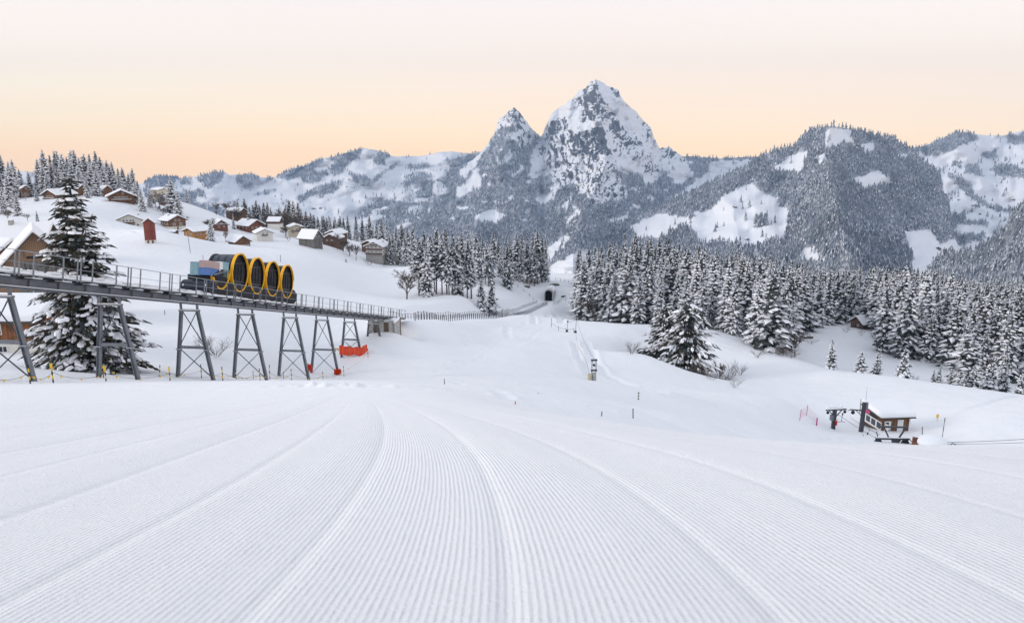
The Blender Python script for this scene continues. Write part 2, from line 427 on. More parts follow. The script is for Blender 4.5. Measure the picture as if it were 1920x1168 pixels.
# railway line on the ground: from the end of the viaduct to the tunnel mouth
TRACK = [(735, 600, 115.5), (762, 597, 121), (820, 600, 147), (880, 598.5, 178), (925, 596, 206), (960, 592, 235), (1000, 581, 280), (1020, 571, 306), (1036, 562.5, 330)]
TRK = np.array([[float(q) for q in at(*p)] for p in TRACK])
def smooth_line(P, n=60):
    P = np.asarray(P, float); t = np.concatenate([[0], np.cumsum(np.linalg.norm(np.diff(P, axis=0), axis=1))])
    Q = np.empty((n, P.shape[1])); s = np.linspace(0, t[-1], n)
    d = np.gradient(P, t, axis=0)
    for k in range(P.shape[1]):
        i = np.clip(np.searchsorted(t, s) - 1, 0, len(t) - 2); h = t[i + 1] - t[i]; q = (s - t[i]) / h
        Q[:, k] = (2*q**3-3*q**2+1)*P[i, k] + (q**3-2*q**2+q)*h*d[i, k] + (-2*q**3+3*q**2)*P[i+1, k] + (q**3-q**2)*h*d[i+1, k]
    return Q
TRKS = smooth_line(TRK, 80)

def H0(x, y):
    z = _tps(x, y)
    near = (x > -60) & (x < 40) & (y > 90) & (y < 370)
    if not near.any(): return z
    zf = z.copy(); xn, yn = x[near], y[near]; z = z[near]
    d, s = polyline_dist(xn, yn, [tuple(p[:2]) for p in TRKS])
    cum = np.concatenate([[0], np.cumsum(np.linalg.norm(np.diff(TRKS[:, :2], axis=0), axis=1))])
    tz = np.interp(s, cum, TRKS[:, 2])
    wgt = (1 - sstep(2.6, 11.0, d)) * sstep(4.0, 12.0, s)
    zf[near] = z * (1 - wgt) + (tz - 0.15) * wgt
    return zf

def H_exact(x, y):
    x = np.asarray(x, float); y = np.asarray(y, float)
    z = H0(x, y)
    r = np.maximum(y, 0)
    z = z + fbm(x / 38, y / 38, 3, 5) * 0.45 * sstep(40, 140, r) + fbm(x / 9, y / 9, 3, 9) * 0.16 * sstep(25, 80, r)
    z = z + fbm(x / 2.2, y / 2.2, 3, 19) * 0.035 * sstep(19, 40, r)
    return z
def H(x, y):
    """height of the snow sheet, read from its grid"""
    x = np.asarray(x, float); y = np.asarray(y, float)
    c = np.interp(x / (y + 12.5), _s, np.arange(len(_s))); r = (np.log(np.maximum(y + 9.5, 3.2)) - math.log(3.2)) / (math.log(1000.0) - math.log(3.2)) * (len(_y) - 1)
    i = np.clip(c.astype(int), 0, len(_s) - 2); j = np.clip(r.astype(int), 0, len(_y) - 2); fc = np.clip(c - i, 0, 1); fr_ = np.clip(r - j, 0, 1)
    return (GZ[j, i] * (1 - fc) + GZ[j, i + 1] * fc) * (1 - fr_) + (GZ[j + 1, i] * (1 - fc) + GZ[j + 1, i + 1] * fc) * fr_
def h(x, y): return float(H(np.array([x]), np.array([y]))[0])
def ground_at(u, v, D0, it=14):
    """point of the snow under photo pixel (u, v), searched outward from depth D0"""
    D = D0
    ds = np.linspace(D0 * 0.7, D0 * 1.5, 400)
    x, y, z = at(u, v, ds); g = z - H(x, y)
    k = np.where((g[:-1] > 0) & (g[1:] <= 0))[0]
    if len(k):
        k = k[np.argmin(np.abs(ds[k] - D0))]; D = ds[k] + (ds[k + 1] - ds[k]) * g[k] / (g[k] - g[k + 1])
    x, y, z = at(u, v, D)
    return Vector((float(x), float(y), h(float(x), float(y)))), float(D)
def stand(u, D):
    """point of the snow in photo column u at camera depth D"""
    v = 600.0
    for _ in range(4):
        x, y, z = (float(q) for q in at(u, v, D)); zz = h(x, y)
        # row at which that height shows
        b = ((zz / y) * CP + SP) / (CP - (zz / y) * SP); v = CV - b * FPX
    x, y, z = (float(q) for q in at(u, v, D))
    return Vector((x, y, h(x, y)))
def pix(p):
    y = p[1] * CP - p[2] * SP; z = p[1] * SP + p[2] * CP
    return CU + FPX * p[0] / y, CV - FPX * z / y, y

# fan-shaped grid: fine near the camera, coarser with distance
_s = np.concatenate([np.linspace(-1.6, -0.74, 50)[:-1], np.linspace(-0.74, 0.74, 640), np.linspace(0.74, 1.6, 50)[1:]])
_y = np.exp(np.linspace(math.log(3.2), math.log(1000.0), 820)) - 9.5
GX = _s[None, :] * (_y[:, None] + 9.5 + 3.0); GY = np.repeat(_y[:, None], len(_s), 1)
GZ = H_exact(GX, GY)
# loose snow thrown up along the edge of the groomed run, and by the lift
ED = [tuple(float(q) for q in at(u, v, D))[:2] for u, v, D in ((250, 734, 27.0), (420, 746, 25.5), (560, 754, 24.5), (690, 763, 23.5), (770, 767, 23.5), (900, 771, 24))]
# broad swells left by the overlapping machine passes
_yc = np.clip(GY - 3.5, 0, 14.0); _g = np.minimum(_yc ** 2 + 28 * np.maximum(GY - 17.5, 0), 240.0); _w2 = (GX + 0.0145 * _g) / (1 - 0.003 * _g)
GZ = GZ + (0.013 * np.sin(_w2 * 2 * np.pi / 2.84 + 0.4) + 0.022 * fbm(_w2 / 0.9, GY / 14, 2, 44)) * (1 - sstep(14, 24, GY)) * (1 - 0.003 * _g)
_sm = np.abs((_w2 + 0.72) / 1.42 - np.floor((_w2 + 0.72) / 1.42) - 0.5) * 1.42
GZ = GZ - 0.010 * np.exp(-(_sm / 0.075) ** 2) * (1 - sstep(14, 22, GY))
d_, s_ = polyline_dist(GX, GY, ED)
lump = np.clip(fbm(GX * 2.3, GY * 2.3, 4, 3) + 0.22, 0, 1) * np.exp(-(d_ / 0.55) ** 2) * (0.25 + 0.75 * np.exp(-((s_ - 8.4) / 1.8) ** 2))
GZ = GZ + 0.30 * lump
def trail(pts, width, depth, rough=0.0):
    """a furrow pressed into the snow along photo points"""
    global GZ
    P = [tuple(ground_at(u, v, D)[0])[:2] for u, v, D in pts]
    dd, ss = polyline_dist(GX, GY, P)
    L_ = sum(math.hypot(b[0] - a[0], b[1] - a[1]) for a, b in zip(P[:-1], P[1:]))
    q = dd / width
    prof = -np.exp(-q ** 2) + 0.45 * np.exp(-((q - 1.6) / 0.6) ** 2)
    brk = 1.0 if not rough else sstep(-0.15, 0.25, noise2(ss / 1.6, dd * 0 + 3, 8))
    GZ = GZ + depth * prof * brk * sstep(0, 1.5, ss) * (1 - sstep(L_ - 1.5, L_, ss))
trail([(863, 617, 150), (868, 632, 132), (882, 650, 115)], 0.55, 0.5, 1)
trail([(952, 612, 170), (950, 624, 150), (956, 636, 130)], 0.6, 0.5, 1)
trail([(893, 636, 125), (902, 645, 118)], 0.5, 0.35, 1)
trail([(974, 615, 165), (985, 607, 175), (1000, 606, 178)], 0.6, 0.4, 1)
trail([(1026, 590, 250), (1030, 602, 225)], 0.8, 0.55)
trail([(1041, 588, 255), (1053, 606, 220)], 0.8, 0.55)
trail([(994, 596, 240), (1002, 608, 190)], 0.6, 0.5)
trail([(1076, 640, 148), (1082, 665, 130), (1095, 690, 115), (1106, 710, 104)], 0.5, 0.4)
trail([(1098, 640, 145), (1112, 672, 124), (1130, 700, 112), (1180, 722, 100), (1250, 742, 92), (1330, 756, 88)], 0.7, 0.5)
trail([(215, 425, 205), (260, 436, 195)], 0.7, 0.3)
trail([(1480, 806, 90), (1540, 822, 88), (1600, 826, 87)], 0.8, 0.5, 1)
trail([(1790, 778, 100), (1850, 757, 107), (1915, 742, 116)], 0.4, 0.25)
trail([(800, 700, 62), (900, 672, 92), (985, 640, 128), (1020, 612, 172)], 0.35, 0.16, 1)
trail([(820, 690, 70), (905, 655, 105), (960, 622, 150)], 0.3, 0.14, 1)

trail([(1350, 700, 150), (1420, 690, 155), (1500, 684, 158)], 0.5, 0.3)
trail([(420, 500, 180), (520, 540, 170), (640, 575, 150)], 0.5, 0.3)
trail([(200, 480, 160), (300, 500, 150), (420, 520, 150)], 0.5, 0.25)
trail([(700, 690, 96), (760, 700, 80), (860, 735, 52), (960, 755, 33)], 0.3, 0.10, 1)

nr, ncol = GX.shape
idx = np.arange(nr * ncol).reshape(nr, ncol)
quads = np.stack([idx[:-1, :-1], idx[:-1, 1:], idx[1:, 1:], idx[1:, :-1]], -1).reshape(-1, 4)
V = np.stack([GX, GY, GZ], -1).reshape(-1, 3)

def snow_ground():
    """snow cover: comb pattern of the groomer near the camera (real relief through bump), soft drifts beyond"""
    m, nt, b = mat('groomed_snow'); L = nt.links
    tc = N(nt, 'ShaderNodeTexCoord'); sx = N(nt, 'ShaderNodeSeparateXYZ'); L.new(tc.outputs['Object'], sx.inputs[0])
    def mth(op, a, b_=None, c=None):
        n = N(nt, 'ShaderNodeMath', operation=op)
        for i, q in enumerate((a, b_, c)):
            if q is None: continue
            if isinstance(q, (int, float)): n.inputs[i].default_value = q
            else: L.new(q, n.inputs[i])
        return n.outputs[0]
    y = sx.outputs['Y']
    yy = mth('MAXIMUM', mth('SUBTRACT', y, 3.5), 0.0)
    yc = mth('MINIMUM', yy, 14.0)
    gq = mth('MINIMUM', mth('ADD', mth('MULTIPLY', yc, yc), mth('MULTIPLY', mth('SUBTRACT', yy, yc), 28.0)), 240.0)
    wq = mth('DIVIDE', mth('ADD', sx.outputs['X'], mth('MULTIPLY', gq, 0.0145)), mth('SUBTRACT', 1.0, mth('MULTIPLY', gq, 0.003)))      # the passes draw together downhill
    wob = N(nt, 'ShaderNodeTexNoise'); wob.inputs['Scale'].default_value = 0.9; wob.inputs['Detail'].default_value = 2; L.new(tc.outputs['Object'], wob.inputs['Vector'])
    wv = mth('ADD', wq, mth('MULTIPLY', wob.outputs['Fac'], 0.03))
    groove = mth('SINE', mth('MULTIPLY', wv, 2 * math.pi / 0.047))
    # rounded crowns, narrow furrows, crumbling along the way
    g2 = mth('POWER', mth('ADD', mth('MULTIPLY', groove, 0.5), 0.5), 1.15)
    cr = N(nt, 'ShaderNodeTexNoise'); cr.inputs['Scale'].default_value = 130; cr.inputs['Detail'].default_value = 4; cr.inputs['Roughness'].default_value = 0.7
    L.new(tc.outputs['Object'], cr.inputs['Vector'])
    cm = N(nt, 'ShaderNodeTexNoise'); cm.inputs['Scale'].default_value = 7; cm.inputs['Detail'].default_value = 3
    L.new(tc.outputs['Object'], cm.inputs['Vector'])
    amp = mth('ADD', mth('MULTIPLY', cm.outputs['Fac'], 0.0135), 0.0015)
    hgt = mth('MULTIPLY', mth('MULTIPLY', g2, amp), mth('MAXIMUM', mth('SUBTRACT', 1.0, mth('MULTIPLY', gq, 0.0042)), 0.0))
    c2 = N(nt, 'ShaderNodeTexNoise'); c2.inputs['Scale'].default_value = 24; c2.inputs['Detail'].default_value = 3; L.new(tc.outputs['Object'], c2.inputs['Vector'])
    hgt = mth('ADD', hgt, mth('MULTIPLY', c2.outputs['Fac'], 0.020))
    hgt = mth('ADD', hgt, mth('MULTIPLY', cr.outputs['Fac'], 0.009))
    # seams between the tiller passes
    fr = mth('ABSOLUTE', mth('SUBTRACT', mth('FRACT', mth('DIVIDE', mth('ADD', wv, 0.72), 1.42)), 0.5))
    seam = N(nt, 'ShaderNodeMapRange', interpolation_type='SMOOTHSTEP'); L.new(fr, seam.inputs['Value'])
    seam.inputs['From Min'].default_value = 0.0; seam.inputs['From Max'].default_value = 0.075; seam.inputs['To Min'].default_value = -0.014; seam.inputs['To Max'].default_value = 0.0
    hgt = mth('ADD', hgt, mth('MULTIPLY', seam.outputs[0], mth('MAXIMUM', mth('SUBTRACT', 1.0, mth('MULTIPLY', gq, 0.0042)), 0.0)))
    sw = N(nt, 'ShaderNodeTexNoise'); sw.inputs['Scale'].default_value = 0.8; sw.inputs['Detail'].default_value = 3; L.new(tc.outputs['Object'], sw.inputs['Vector'])
    hgt = mth('ADD', hgt, mth('MULTIPLY', sw.outputs['Fac'], 0.07))
    a = N(nt, 'ShaderNodeAttribute', attribute_name='groomed')
    hgt = mth('MULTIPLY', mth('SUBTRACT', hgt, 0.055), a.outputs['Fac'])
    # ungroomed: wind ripples and small drifts
    d1 = N(nt, 'ShaderNodeTexNoise'); d1.inputs['Scale'].default_value = 0.35; d1.inputs['Detail'].default_value = 6; d1.inputs['Roughness'].default_value = 0.55
    L.new(tc.outputs['Object'], d1.inputs['Vector'])
    hgt = mth('ADD', hgt, mth('MULTIPLY', mth('MULTIPLY', mth('SUBTRACT', d1.outputs['Fac'], 0.5), 0.35), mth('SUBTRACT', 1.0, a.outputs['Fac'])))
    bp = N(nt, 'ShaderNodeBump'); bp.inputs['Strength'].default_value = 1.0; bp.inputs['Distance'].default_value = 1.0
    L.new(hgt, bp.inputs['Height']); L.new(bp.outputs['Normal'], b.inputs['Normal'])
    gr = N(nt, 'ShaderNodeValToRGB'); L.new(cr.outputs['Fac'], gr.inputs['Fac'])  # glints and crumb shade of the snow grain painted into the base colour
    gr.color_ramp.elements[0].position = 0.36; gr.color_ramp.elements[1].position = 0.56
    gr.color_ramp.elements[0].color = (0.85, 0.865, 0.89, 1); gr.color_ramp.elements[1].color = (0.97, 0.975, 0.985, 1)
    mxc = N(nt, 'ShaderNodeMix', data_type='RGBA'); L.new(a.outputs['Fac'], mxc.inputs['Factor']); mxc.inputs[6].default_value = (0.875, 0.885, 0.905, 1); L.new(gr.outputs['Color'], mxc.inputs[7])
    L.new(mxc.outputs[2], b.inputs['Base Color'])
    b.inputs['Roughness'].default_value = 0.8; b.inputs['Specular IOR Level'].default_value = 0.2
    return m
groom = 1 - sstep(-0.25, 0.25, (GY - np.interp(GX / np.maximum(GY, 1), [-1.2, -0.7, -0.5, -0.25, 0.0, 0.25, 0.6, 1.2], [30, 28, 27, 24.5, 26, 24, 20, 20])) / 3.0 + 0.15 * fbm(GX / 2, GY / 2, 3, 2))
ground = bpy.data.objects.new('snow_ground', np_mesh('snow_ground', V, quads, [snow_ground()], smooth=True, attrs={'groomed': groom.ravel()}))
link(ground); tag(ground, kind='structure')
# ------------------------------------------------------------------ mountains: sheets of real relief, kilometres away
def mountain_mat(name):
    """snow, rock where the attribute 'rock' says so, dark brushy ground under the trees where 'wood' does"""
    m, nt, b = mat(name); L = nt.links
    ar = N(nt, 'ShaderNodeAttribute', attribute_name='rock'); aw = N(nt, 'ShaderNodeAttribute', attribute_name='wood')
    tc = N(nt, 'ShaderNodeTexCoord')
    mp = N(nt, 'ShaderNodeMapping'); mp.inputs['Scale'].default_value = (0.012, 0.012, 0.03); L.new(tc.outputs['Object'], mp.inputs['Vector'])
    no = N(nt, 'ShaderNodeTexNoise'); no.inputs['Scale'].default_value = 1.6; no.inputs['Detail'].default_value = 8; no.inputs['Roughness'].default_value = 0.76
    L.new(mp.outputs[0], no.inputs['Vector'])
    rk = N(nt, 'ShaderNodeValToRGB'); L.new(no.outputs['Fac'], rk.inputs['Fac'])
    rk.color_ramp.elements[0].position = 0.38; rk.color_ramp.elements[0].color = (0.030, 0.031, 0.037, 1)
    rk.color_ramp.elements[1].position = 0.68; rk.color_ramp.elements[1].color = (0.17, 0.168, 0.172, 1)
    ad = N(nt, 'ShaderNodeMath', operation='MULTIPLY_ADD'); L.new(no.outputs['Fac'], ad.inputs[0]); ad.inputs[1].default_value = 1.3; L.new(ar.outputs['Fac'], ad.inputs[2])
    th = N(nt, 'ShaderNodeMapRange'); L.new(ad.outputs[0], th.inputs['Value']); th.inputs['From Min'].default_value = 0.96; th.inputs['From Max'].default_value = 1.04
    mx = N(nt, 'ShaderNodeMix', data_type='RGBA'); L.new(th.outputs[0], mx.inputs['Factor']); mx.inputs[6].default_value = (0.90, 0.91, 0.935, 1); L.new(rk.outputs[0], mx.inputs[7])
    m2 = N(nt, 'ShaderNodeMix', data_type='RGBA'); L.new(aw.outputs['Fac'], m2.inputs['Factor']); L.new(mx.outputs[2], m2.inputs[6]); m2.inputs[7].default_value = (0.26, 0.285, 0.32, 1)  # shade between the trees mixed into the brushy ground colour, so gaps don't glow
    L.new(m2.outputs[2], b.inputs['Base Color'])
    bp = N(nt, 'ShaderNodeBump'); bp.inputs['Distance'].default_value = 26.0
    bs = N(nt, 'ShaderNodeMath', operation='MULTIPLY_ADD'); L.new(th.outputs[0], bs.inputs[0]); bs.inputs[1].default_value = 0.7; bs.inputs[2].default_value = 0.05; L.new(bs.outputs[0], bp.inputs['Strength'])
    L.new(no.outputs['Fac'], bp.inputs['Height']); L.new(bp.outputs['Normal'], b.inputs['Normal'])
    b.inputs['Roughness'].default_value = 0.9; b.inputs['Specular IOR Level'].default_value = 0.1
    return m
MOUNT = mountain_mat('mountain_snow_and_rock')

class Sheet:
    """surface swept from a hidden foot up to the skyline; depth grows towards the ridge, spurs and gullies change it"""
    crag = 0.0
    def __init__(s, name, sky_pts, base_v, D0, D1, du, nv, relief, power=1.0, rock=None, wood=None, back=900.0, label=None):
        s.name, s.base_v, s.D0, s.D1, s.relief, s.power = name, base_v, D0, D1, relief, power
        p = np.array(sky_pts, float); s.su, s.sv = p[:, 0], p[:, 1]
        u = np.arange(p[0, 0], p[-1, 0] + du, du); s.u = u
        sky = s.sky(u)
        t = np.linspace(0, 1, nv) ** 0.92
        U = np.repeat(u[:, None], nv, 1); T = np.repeat(t[None], len(u), 0)
        Vv = base_v + (sky[:, None] - base_v) * T
        D = s.depth(U, Vv)
        X, Y, Z = at(U, Vv, D)
        # behind the ridge the ground falls away again; below the foot it continues down out of sight
        bx, by, bz = X[:, -1:], Y[:, -1:], Z[:, -1:]
        k = 1 + back / D[:, -1:]
        X = np.concatenate([X[:, :1] * 0.8, X, bx * k], 1); Y = np.concatenate([Y[:, :1] * 0.8, Y, by * k], 1)
        Z = np.concatenate([Z[:, :1] - 180, Z, bz - back * 0.75], 1)
        rk = np.zeros(U.shape) if rock is None else rock(U, Vv)
        wd = np.zeros(U.shape) if wood is None else wood(U, Vv)
        pad = lambda a: np.concatenate([a[:, :1], a, a[:, -1:]], 1)
        n0, n1 = X.shape
        ix = np.arange(n0 * n1).reshape(n0, n1)
        q = np.stack([ix[:-1, :-1], ix[1:, :-1], ix[1:, 1:], ix[:-1, 1:]], -1).reshape(-1, 4)
        me = np_mesh(name, np.stack([X, Y, Z], -1).reshape(-1, 3), q, [MOUNT], smooth=True, attrs={'rock': pad(rk).ravel(), 'wood': pad(wd).ravel() * (0.5 if name == 'alpine_ridge' else 0.8)})
        s.ob = link(bpy.data.objects.new(name, me)); tag(s.ob, kind='structure')
    def sky(s, u):
        return np.interp(u, s.su, s.sv) + fbm(np.asarray(u) / 9.0, np.asarray(u) * 0 + 3.3, 5, 41, 0.6) * (1.1 + 1.6 * s.crag * sstep(905, 940, u) * (1 - sstep(1230, 1290, u)))
    def depth(s, U, Vv):
        sk = s.sky(U)
        t = np.clip((Vv - s.base_v) / (sk - s.base_v), 0, 1)
        D0 = s.D0(U) if callable(s.D0) else s.D0
        D1 = s.D1(U) if callable(s.D1) else s.D1
        return D0 + (D1 - D0) * t ** s.power + s.relief(U, Vv) * sstep(0, 0.12, t)
    def point(s, u, v): return at(u, v, s.depth(u, v))

def rib(U, Vv, pts, amp, width):
    """a spur running down through photo points: comes forward by amp metres, fades over width pixels"""
    p = np.array(pts, float)
    c = np.interp(Vv, p[:, 1], p[:, 0])
    e = sstep(p[0, 1] - 25, p[0, 1], Vv) * (1 - sstep(p[-1, 1], p[-1, 1] + 90, Vv))
    return -amp * np.exp(-np.abs(U - c) / width) * e

def soft_poly(U, Vv, poly, wob=5.0, seed=1):
    p = np.array(poly); m_ = (U > p[:, 0].min() - wob) & (U < p[:, 0].max() + wob) & (Vv > p[:, 1].min() - wob) & (Vv < p[:, 1].max() + wob)
    r = np.zeros(U.shape, bool)
    if m_.any():
        u, v = U[m_], Vv[m_]
        r[m_] = inpoly(u + fbm(u / 14, v / 11, 3, seed) * wob + fbm(u / 3.5, v / 3.5, 2, seed + 2) * 3.5, v + fbm(u / 14, v / 11, 3, seed + 5) * wob + fbm(u / 3.5, v / 3.5, 2, seed + 7) * 3.5, poly)
    return r

# ---- the open alps at the rear, left
P_ALP_WOOD = [
 [(268, 346), (290, 326), (318, 327), (340, 335), (325, 343), (322, 352), (300, 356), (280, 356)], [(338, 336), (362, 329), (361, 346), (335, 347)],
 [(370, 333), (400, 320), (420, 319), (416, 338), (405, 350), (390, 354), (372, 341)], [(441, 333), (445, 325), (480, 326), (488, 340), (475, 340), (452, 346), (442, 344)],
 [(497, 333), (504, 326), (509, 337), (500, 342)], [(514, 335), (545, 316), (580, 306), (605, 295), (611, 304), (595, 312), (575, 331), (545, 335)],
 [(567, 328), (588, 318), (612, 319), (618, 326), (592, 344), (570, 345)], [(615, 297), (640, 288), (680, 276), (676, 296), (655, 308), (635, 307)],
 [(618, 312), (640, 300), (655, 308), (640, 326), (625, 332)], [(693, 296), (715, 298), (727, 309), (705, 309)], [(553, 372), (600, 347), (645, 334), (641, 342), (600, 359), (565, 380)],
 [(690, 342), (703, 330), (730, 312), (750, 300), (752, 305), (722, 325), (700, 346)], [(330, 358), (380, 356), (386, 368), (340, 378), (300, 380), (300, 366)], [(760, 310), (800, 305), (815, 312), (790, 318), (765, 318)],
 [(655, 320), (700, 335), (690, 350), (660, 340)], [(480, 360), (520, 352), (516, 360), (484, 368)], [(590, 362), (640, 345), (640, 350), (600, 372)], [(700, 296), (712, 284), (722, 286), (735, 293), (720, 300)],
 [(830, 300), (870, 292), (900, 288), (900, 310), (850, 318)], [(270, 352), (330, 372), (420, 388), (420, 420), (260, 420)]]
ALP = Sheet('alpine_ridge', [(-200, 300), (0, 318), (150, 330), (262, 346), (290, 330), (310, 330), (330, 331), (340, 335), (370, 331), (400, 323), (420, 322), (430, 328), (473, 327), (490, 333), (513, 333), (540, 319), (570, 311), (603, 298), (627, 294), (660, 283), (680, 278), (703, 281), (720, 286), (740, 294), (760, 293), (793, 293), (820, 286), (847, 284), (877, 288), (900, 286), (960, 296), (1060, 300)],
    520, 3000, 5600, 2.5, 120,
    lambda U, Vv: fbm(U / 90, Vv / 42, 3, 21) * 360 + ridged(U / 60 + Vv / 60, Vv / 60, 2, 23) * 60 + fbm(U / 12, Vv / 8, 2, 24) * 8, 0.9,
    rock=lambda U, Vv: np.full(U.shape, -0.2) + 0.25 * soft_poly(U, Vv, [(675, 280), (715, 284), (720, 296), (690, 292)]),
    wood=lambda U, Vv: np.any([soft_poly(U, Vv, p) for p in P_ALP_WOOD], 0) * 1.0)

# ---- the two rocky peaks and their wooded skirts
MY_SKY = [(430, 445), (540, 416), (580, 402), (630, 383), (673, 364), (703, 348), (740, 334), (793, 323), (843, 320), (870, 309), (888, 299), (900, 288), (910, 276), (921, 262), (929, 248), (934, 225), (946, 215), (957, 207), (963, 202), (972, 209), (982, 221), (991, 234), (1001, 245), (1010, 254), (1014, 259), (1021, 242), (1034, 214), (1051, 199.5), (1073, 186), (1086, 170), (1098, 167), (1106, 154), (1117, 149), (1131, 157), (1145, 163), (1160, 170), (1162, 178), (1173, 194), (1190, 207), (1207, 227), (1220, 239), (1226, 257), (1237, 279), (1255, 276), (1267, 284), (1280, 294), (1297, 293), (1319, 295), (1353, 297), (1390, 295), (1433, 293), (1500, 286), (1560, 290)]
MY_TREE = [(540, 380), (870, 300), (885, 319), (896, 300), (907, 282), (929, 246), (947, 237), (969, 237), (967, 245), (947, 257), (967, 266), (977, 279), (994, 266), (1011, 264), (999, 289), (995, 314), (990, 334), (1014, 331), (1034, 326), (1039, 350), (1030, 372), (1019, 382), (1040, 372), (1049, 350), (1066, 345), (1083, 346), (1076, 362), (1090, 362), (1103, 372), (1116, 386), (1150, 376), (1180, 372), (1172, 352), (1158, 330), (1146, 309), (1160, 318), (1168, 330), (1184, 324), (1200, 326), (1211, 348), (1222, 341), (1247, 321), (1258, 332), (1268, 345), (1283, 341), (1299, 329), (1292, 310), (1282, 296), (1290, 285), (1560, 285), (1560, 520), (540, 520)]
MY_CLEAR = [[(954, 281), (969, 289), (942, 305)], [(979, 311), (983, 316), (962, 331), (960, 327)], [(885, 319), (897, 316), (903, 348), (892, 356), (882, 340)], [(858, 352), (885, 335), (889, 350), (868, 368), (855, 366)],
 [(1041, 324), (1056, 341), (1050, 356), (1034, 373), (1018, 384), (1014, 378), (1040, 352)], [(1051, 390), (1073, 366), (1074, 372), (1060, 392)], [(1008, 358), (1024, 366), (1036, 374), (1016, 384), (1004, 372)],
 [(1065, 412), (1082, 392), (1090, 390), (1088, 402), (1072, 416), (1058, 420)], [(985, 398), (996, 385), (995, 400), (984, 404)], [(1186, 384), (1200, 381), (1199, 391), (1187, 393)], [(1213, 372), (1228, 367), (1228, 374), (1215, 378)],
 [(1230, 392), (1260, 372), (1292, 352), (1300, 356), (1262, 384), (1236, 398)], [(1286, 352), (1312, 335), (1330, 322), (1330, 306), (1345, 303), (1400, 300), (1430, 300), (1390, 315), (1348, 334), (1312, 352), (1290, 360)],
 [(1258, 398), (1300, 376), (1330, 360), (1330, 366), (1290, 386), (1262, 404)], [(1140, 412), (1180, 404), (1178, 410), (1142, 418)], [(1205, 425), (1240, 412), (1275, 400), (1275, 406), (1240, 420), (1210, 430)], [(890, 402), (925, 393), (950, 405), (930, 416), (895, 414)],
 [(806, 330), (830, 326), (832, 334), (810, 338)], [(740, 372), (790, 352), (792, 356), (744, 378)], [(862, 322), (872, 312), (890, 303), (884, 318), (868, 338)], [(1020, 470), (1060, 440), (1070, 446), (1040, 480), (1020, 500)], [(1030, 500), (1100, 462), (1110, 470), (1100, 520), (1030, 520)]]
MY_ROCK = [([(1029, 222), (1061, 222), (1068, 236), (1050, 250), (1019, 264), (1022, 244)], .30), ([(1108, 237), (1138, 245), (1146, 296), (1123, 282), (1112, 262)], .42), ([(1076, 256), (1106, 245), (1124, 280), (1110, 300), (1085, 285)], .34),
 ([(1098, 165), (1116, 148), (1126, 172), (1140, 205), (1136, 230), (1108, 222), (1093, 232), (1090, 195)], .30), ([(1073, 188), (1098, 170), (1100, 190), (1076, 204)], .22), ([(1136, 205), (1158, 224), (1170, 242), (1186, 249), (1208, 275), (1173, 271), (1142, 248)], .26),
 ([(1145, 160), (1162, 170), (1162, 184), (1152, 182)], .28), ([(1020, 262), (1085, 240), (1120, 300), (1130, 330), (1110, 392), (1060, 380), (1040, 330), (1010, 290)], .16), ([(1100, 290), (1145, 296), (1160, 330), (1180, 372), (1112, 390), (1095, 340)], .10),
 ([(930, 222), (965, 200), (992, 236), (1012, 262), (980, 285), (960, 250), (936, 248)], .12), ([(958, 202), (970, 208), (985, 235), (970, 232), (955, 214)], .24), ([(1238, 280), (1258, 276), (1284, 298), (1262, 302), (1244, 292)], .22), ([(1206, 310), (1236, 300), (1236, 322), (1214, 326)], .16), ([(1190, 205), (1226, 245), (1236, 300), (1215, 270)], .08),
 ([(1145, 255), (1200, 275), (1235, 300), (1205, 312), (1150, 290)], .06)]
def my_wood(U, Vv):
    a = soft_poly(U, Vv, MY_TREE, 7, 61)
    for p in MY_CLEAR: a = a & ~soft_poly(U, Vv, p, 5, 63)
    sp = fbm(U / 22, Vv / 12, 4, 65)
    a = a & ~((sp > 0.42) & (Vv < 420))
    return a * 1.0
def my_rock(U, Vv):
    r = np.full(U.shape, -0.12)
    for p, a in MY_ROCK:
        r = np.maximum(r, np.where(soft_poly(U, Vv, p, 11, 67), a * 1.25, -1))
    wu = U + fbm(U / 26, Vv / 26, 3, 68) * 8; wv = Vv + fbm(U / 26, Vv / 26, 3, 69) * 8
    left = 1 - sstep(1090, 1150, U)
    st = (fbm((wu + wv * 0.55) / 5.0, (wv - wu * 0.5) / 22.0, 5, 71, 0.6) * (1 - left) + fbm((wu - wv * 0.35) / 5.5, (wv + wu * 0.6) / 20.0, 5, 72, 0.6) * left)   # strata and gullies, slanting differently on the two faces
    fine = fbm(U / 3.0, Vv / 2.2, 3, 74) * 0.42 + (ridged(wu / 20, wv / 16, 4, 76) - 0.6) * 0.18
    return (r - 0.03 + (0.66 * st + fine) * sstep(-0.14, 0.10, r + 0.10) + 0.14 * (st + fine)) * (1 - 0.5 * sstep(400, 440, Vv))
def my_relief(U, Vv):
    up = 1 - sstep(330, 430, Vv)
    d = rib(U, Vv, [(1117, 149), (1118, 190), (1130, 240), (1143, 290), (1120, 345), (1090, 400), (1075, 470)], 520, 42)
    d = d + rib(U, Vv, [(963, 202), (955, 250), (935, 300), (915, 360), (890, 430)], 460, 34)
    d = d + rib(U, Vv, [(1073, 186), (1064, 230), (1030, 290), (1000, 350)], 190, 22) + rib(U, Vv, [(1162, 172), (1185, 240), (1205, 320), (1225, 400)], 150, 26)
    d = d + rib(U, Vv, [(1255, 276), (1262, 330), (1270, 420)], 160, 22)
    d = d + ridged((U + 0.35 * Vv) / 34, Vv / 70, 4, 73, 0.45) * 70 * up + fbm(U / 8, Vv / 9, 3, 75) * 16 * up
    return d + fbm(U / 80, Vv / 45, 3, 77) * 240 + fbm(U / 16, Vv / 16, 2, 79) * (14 + 26 * up)
Sheet.crag = 1.0
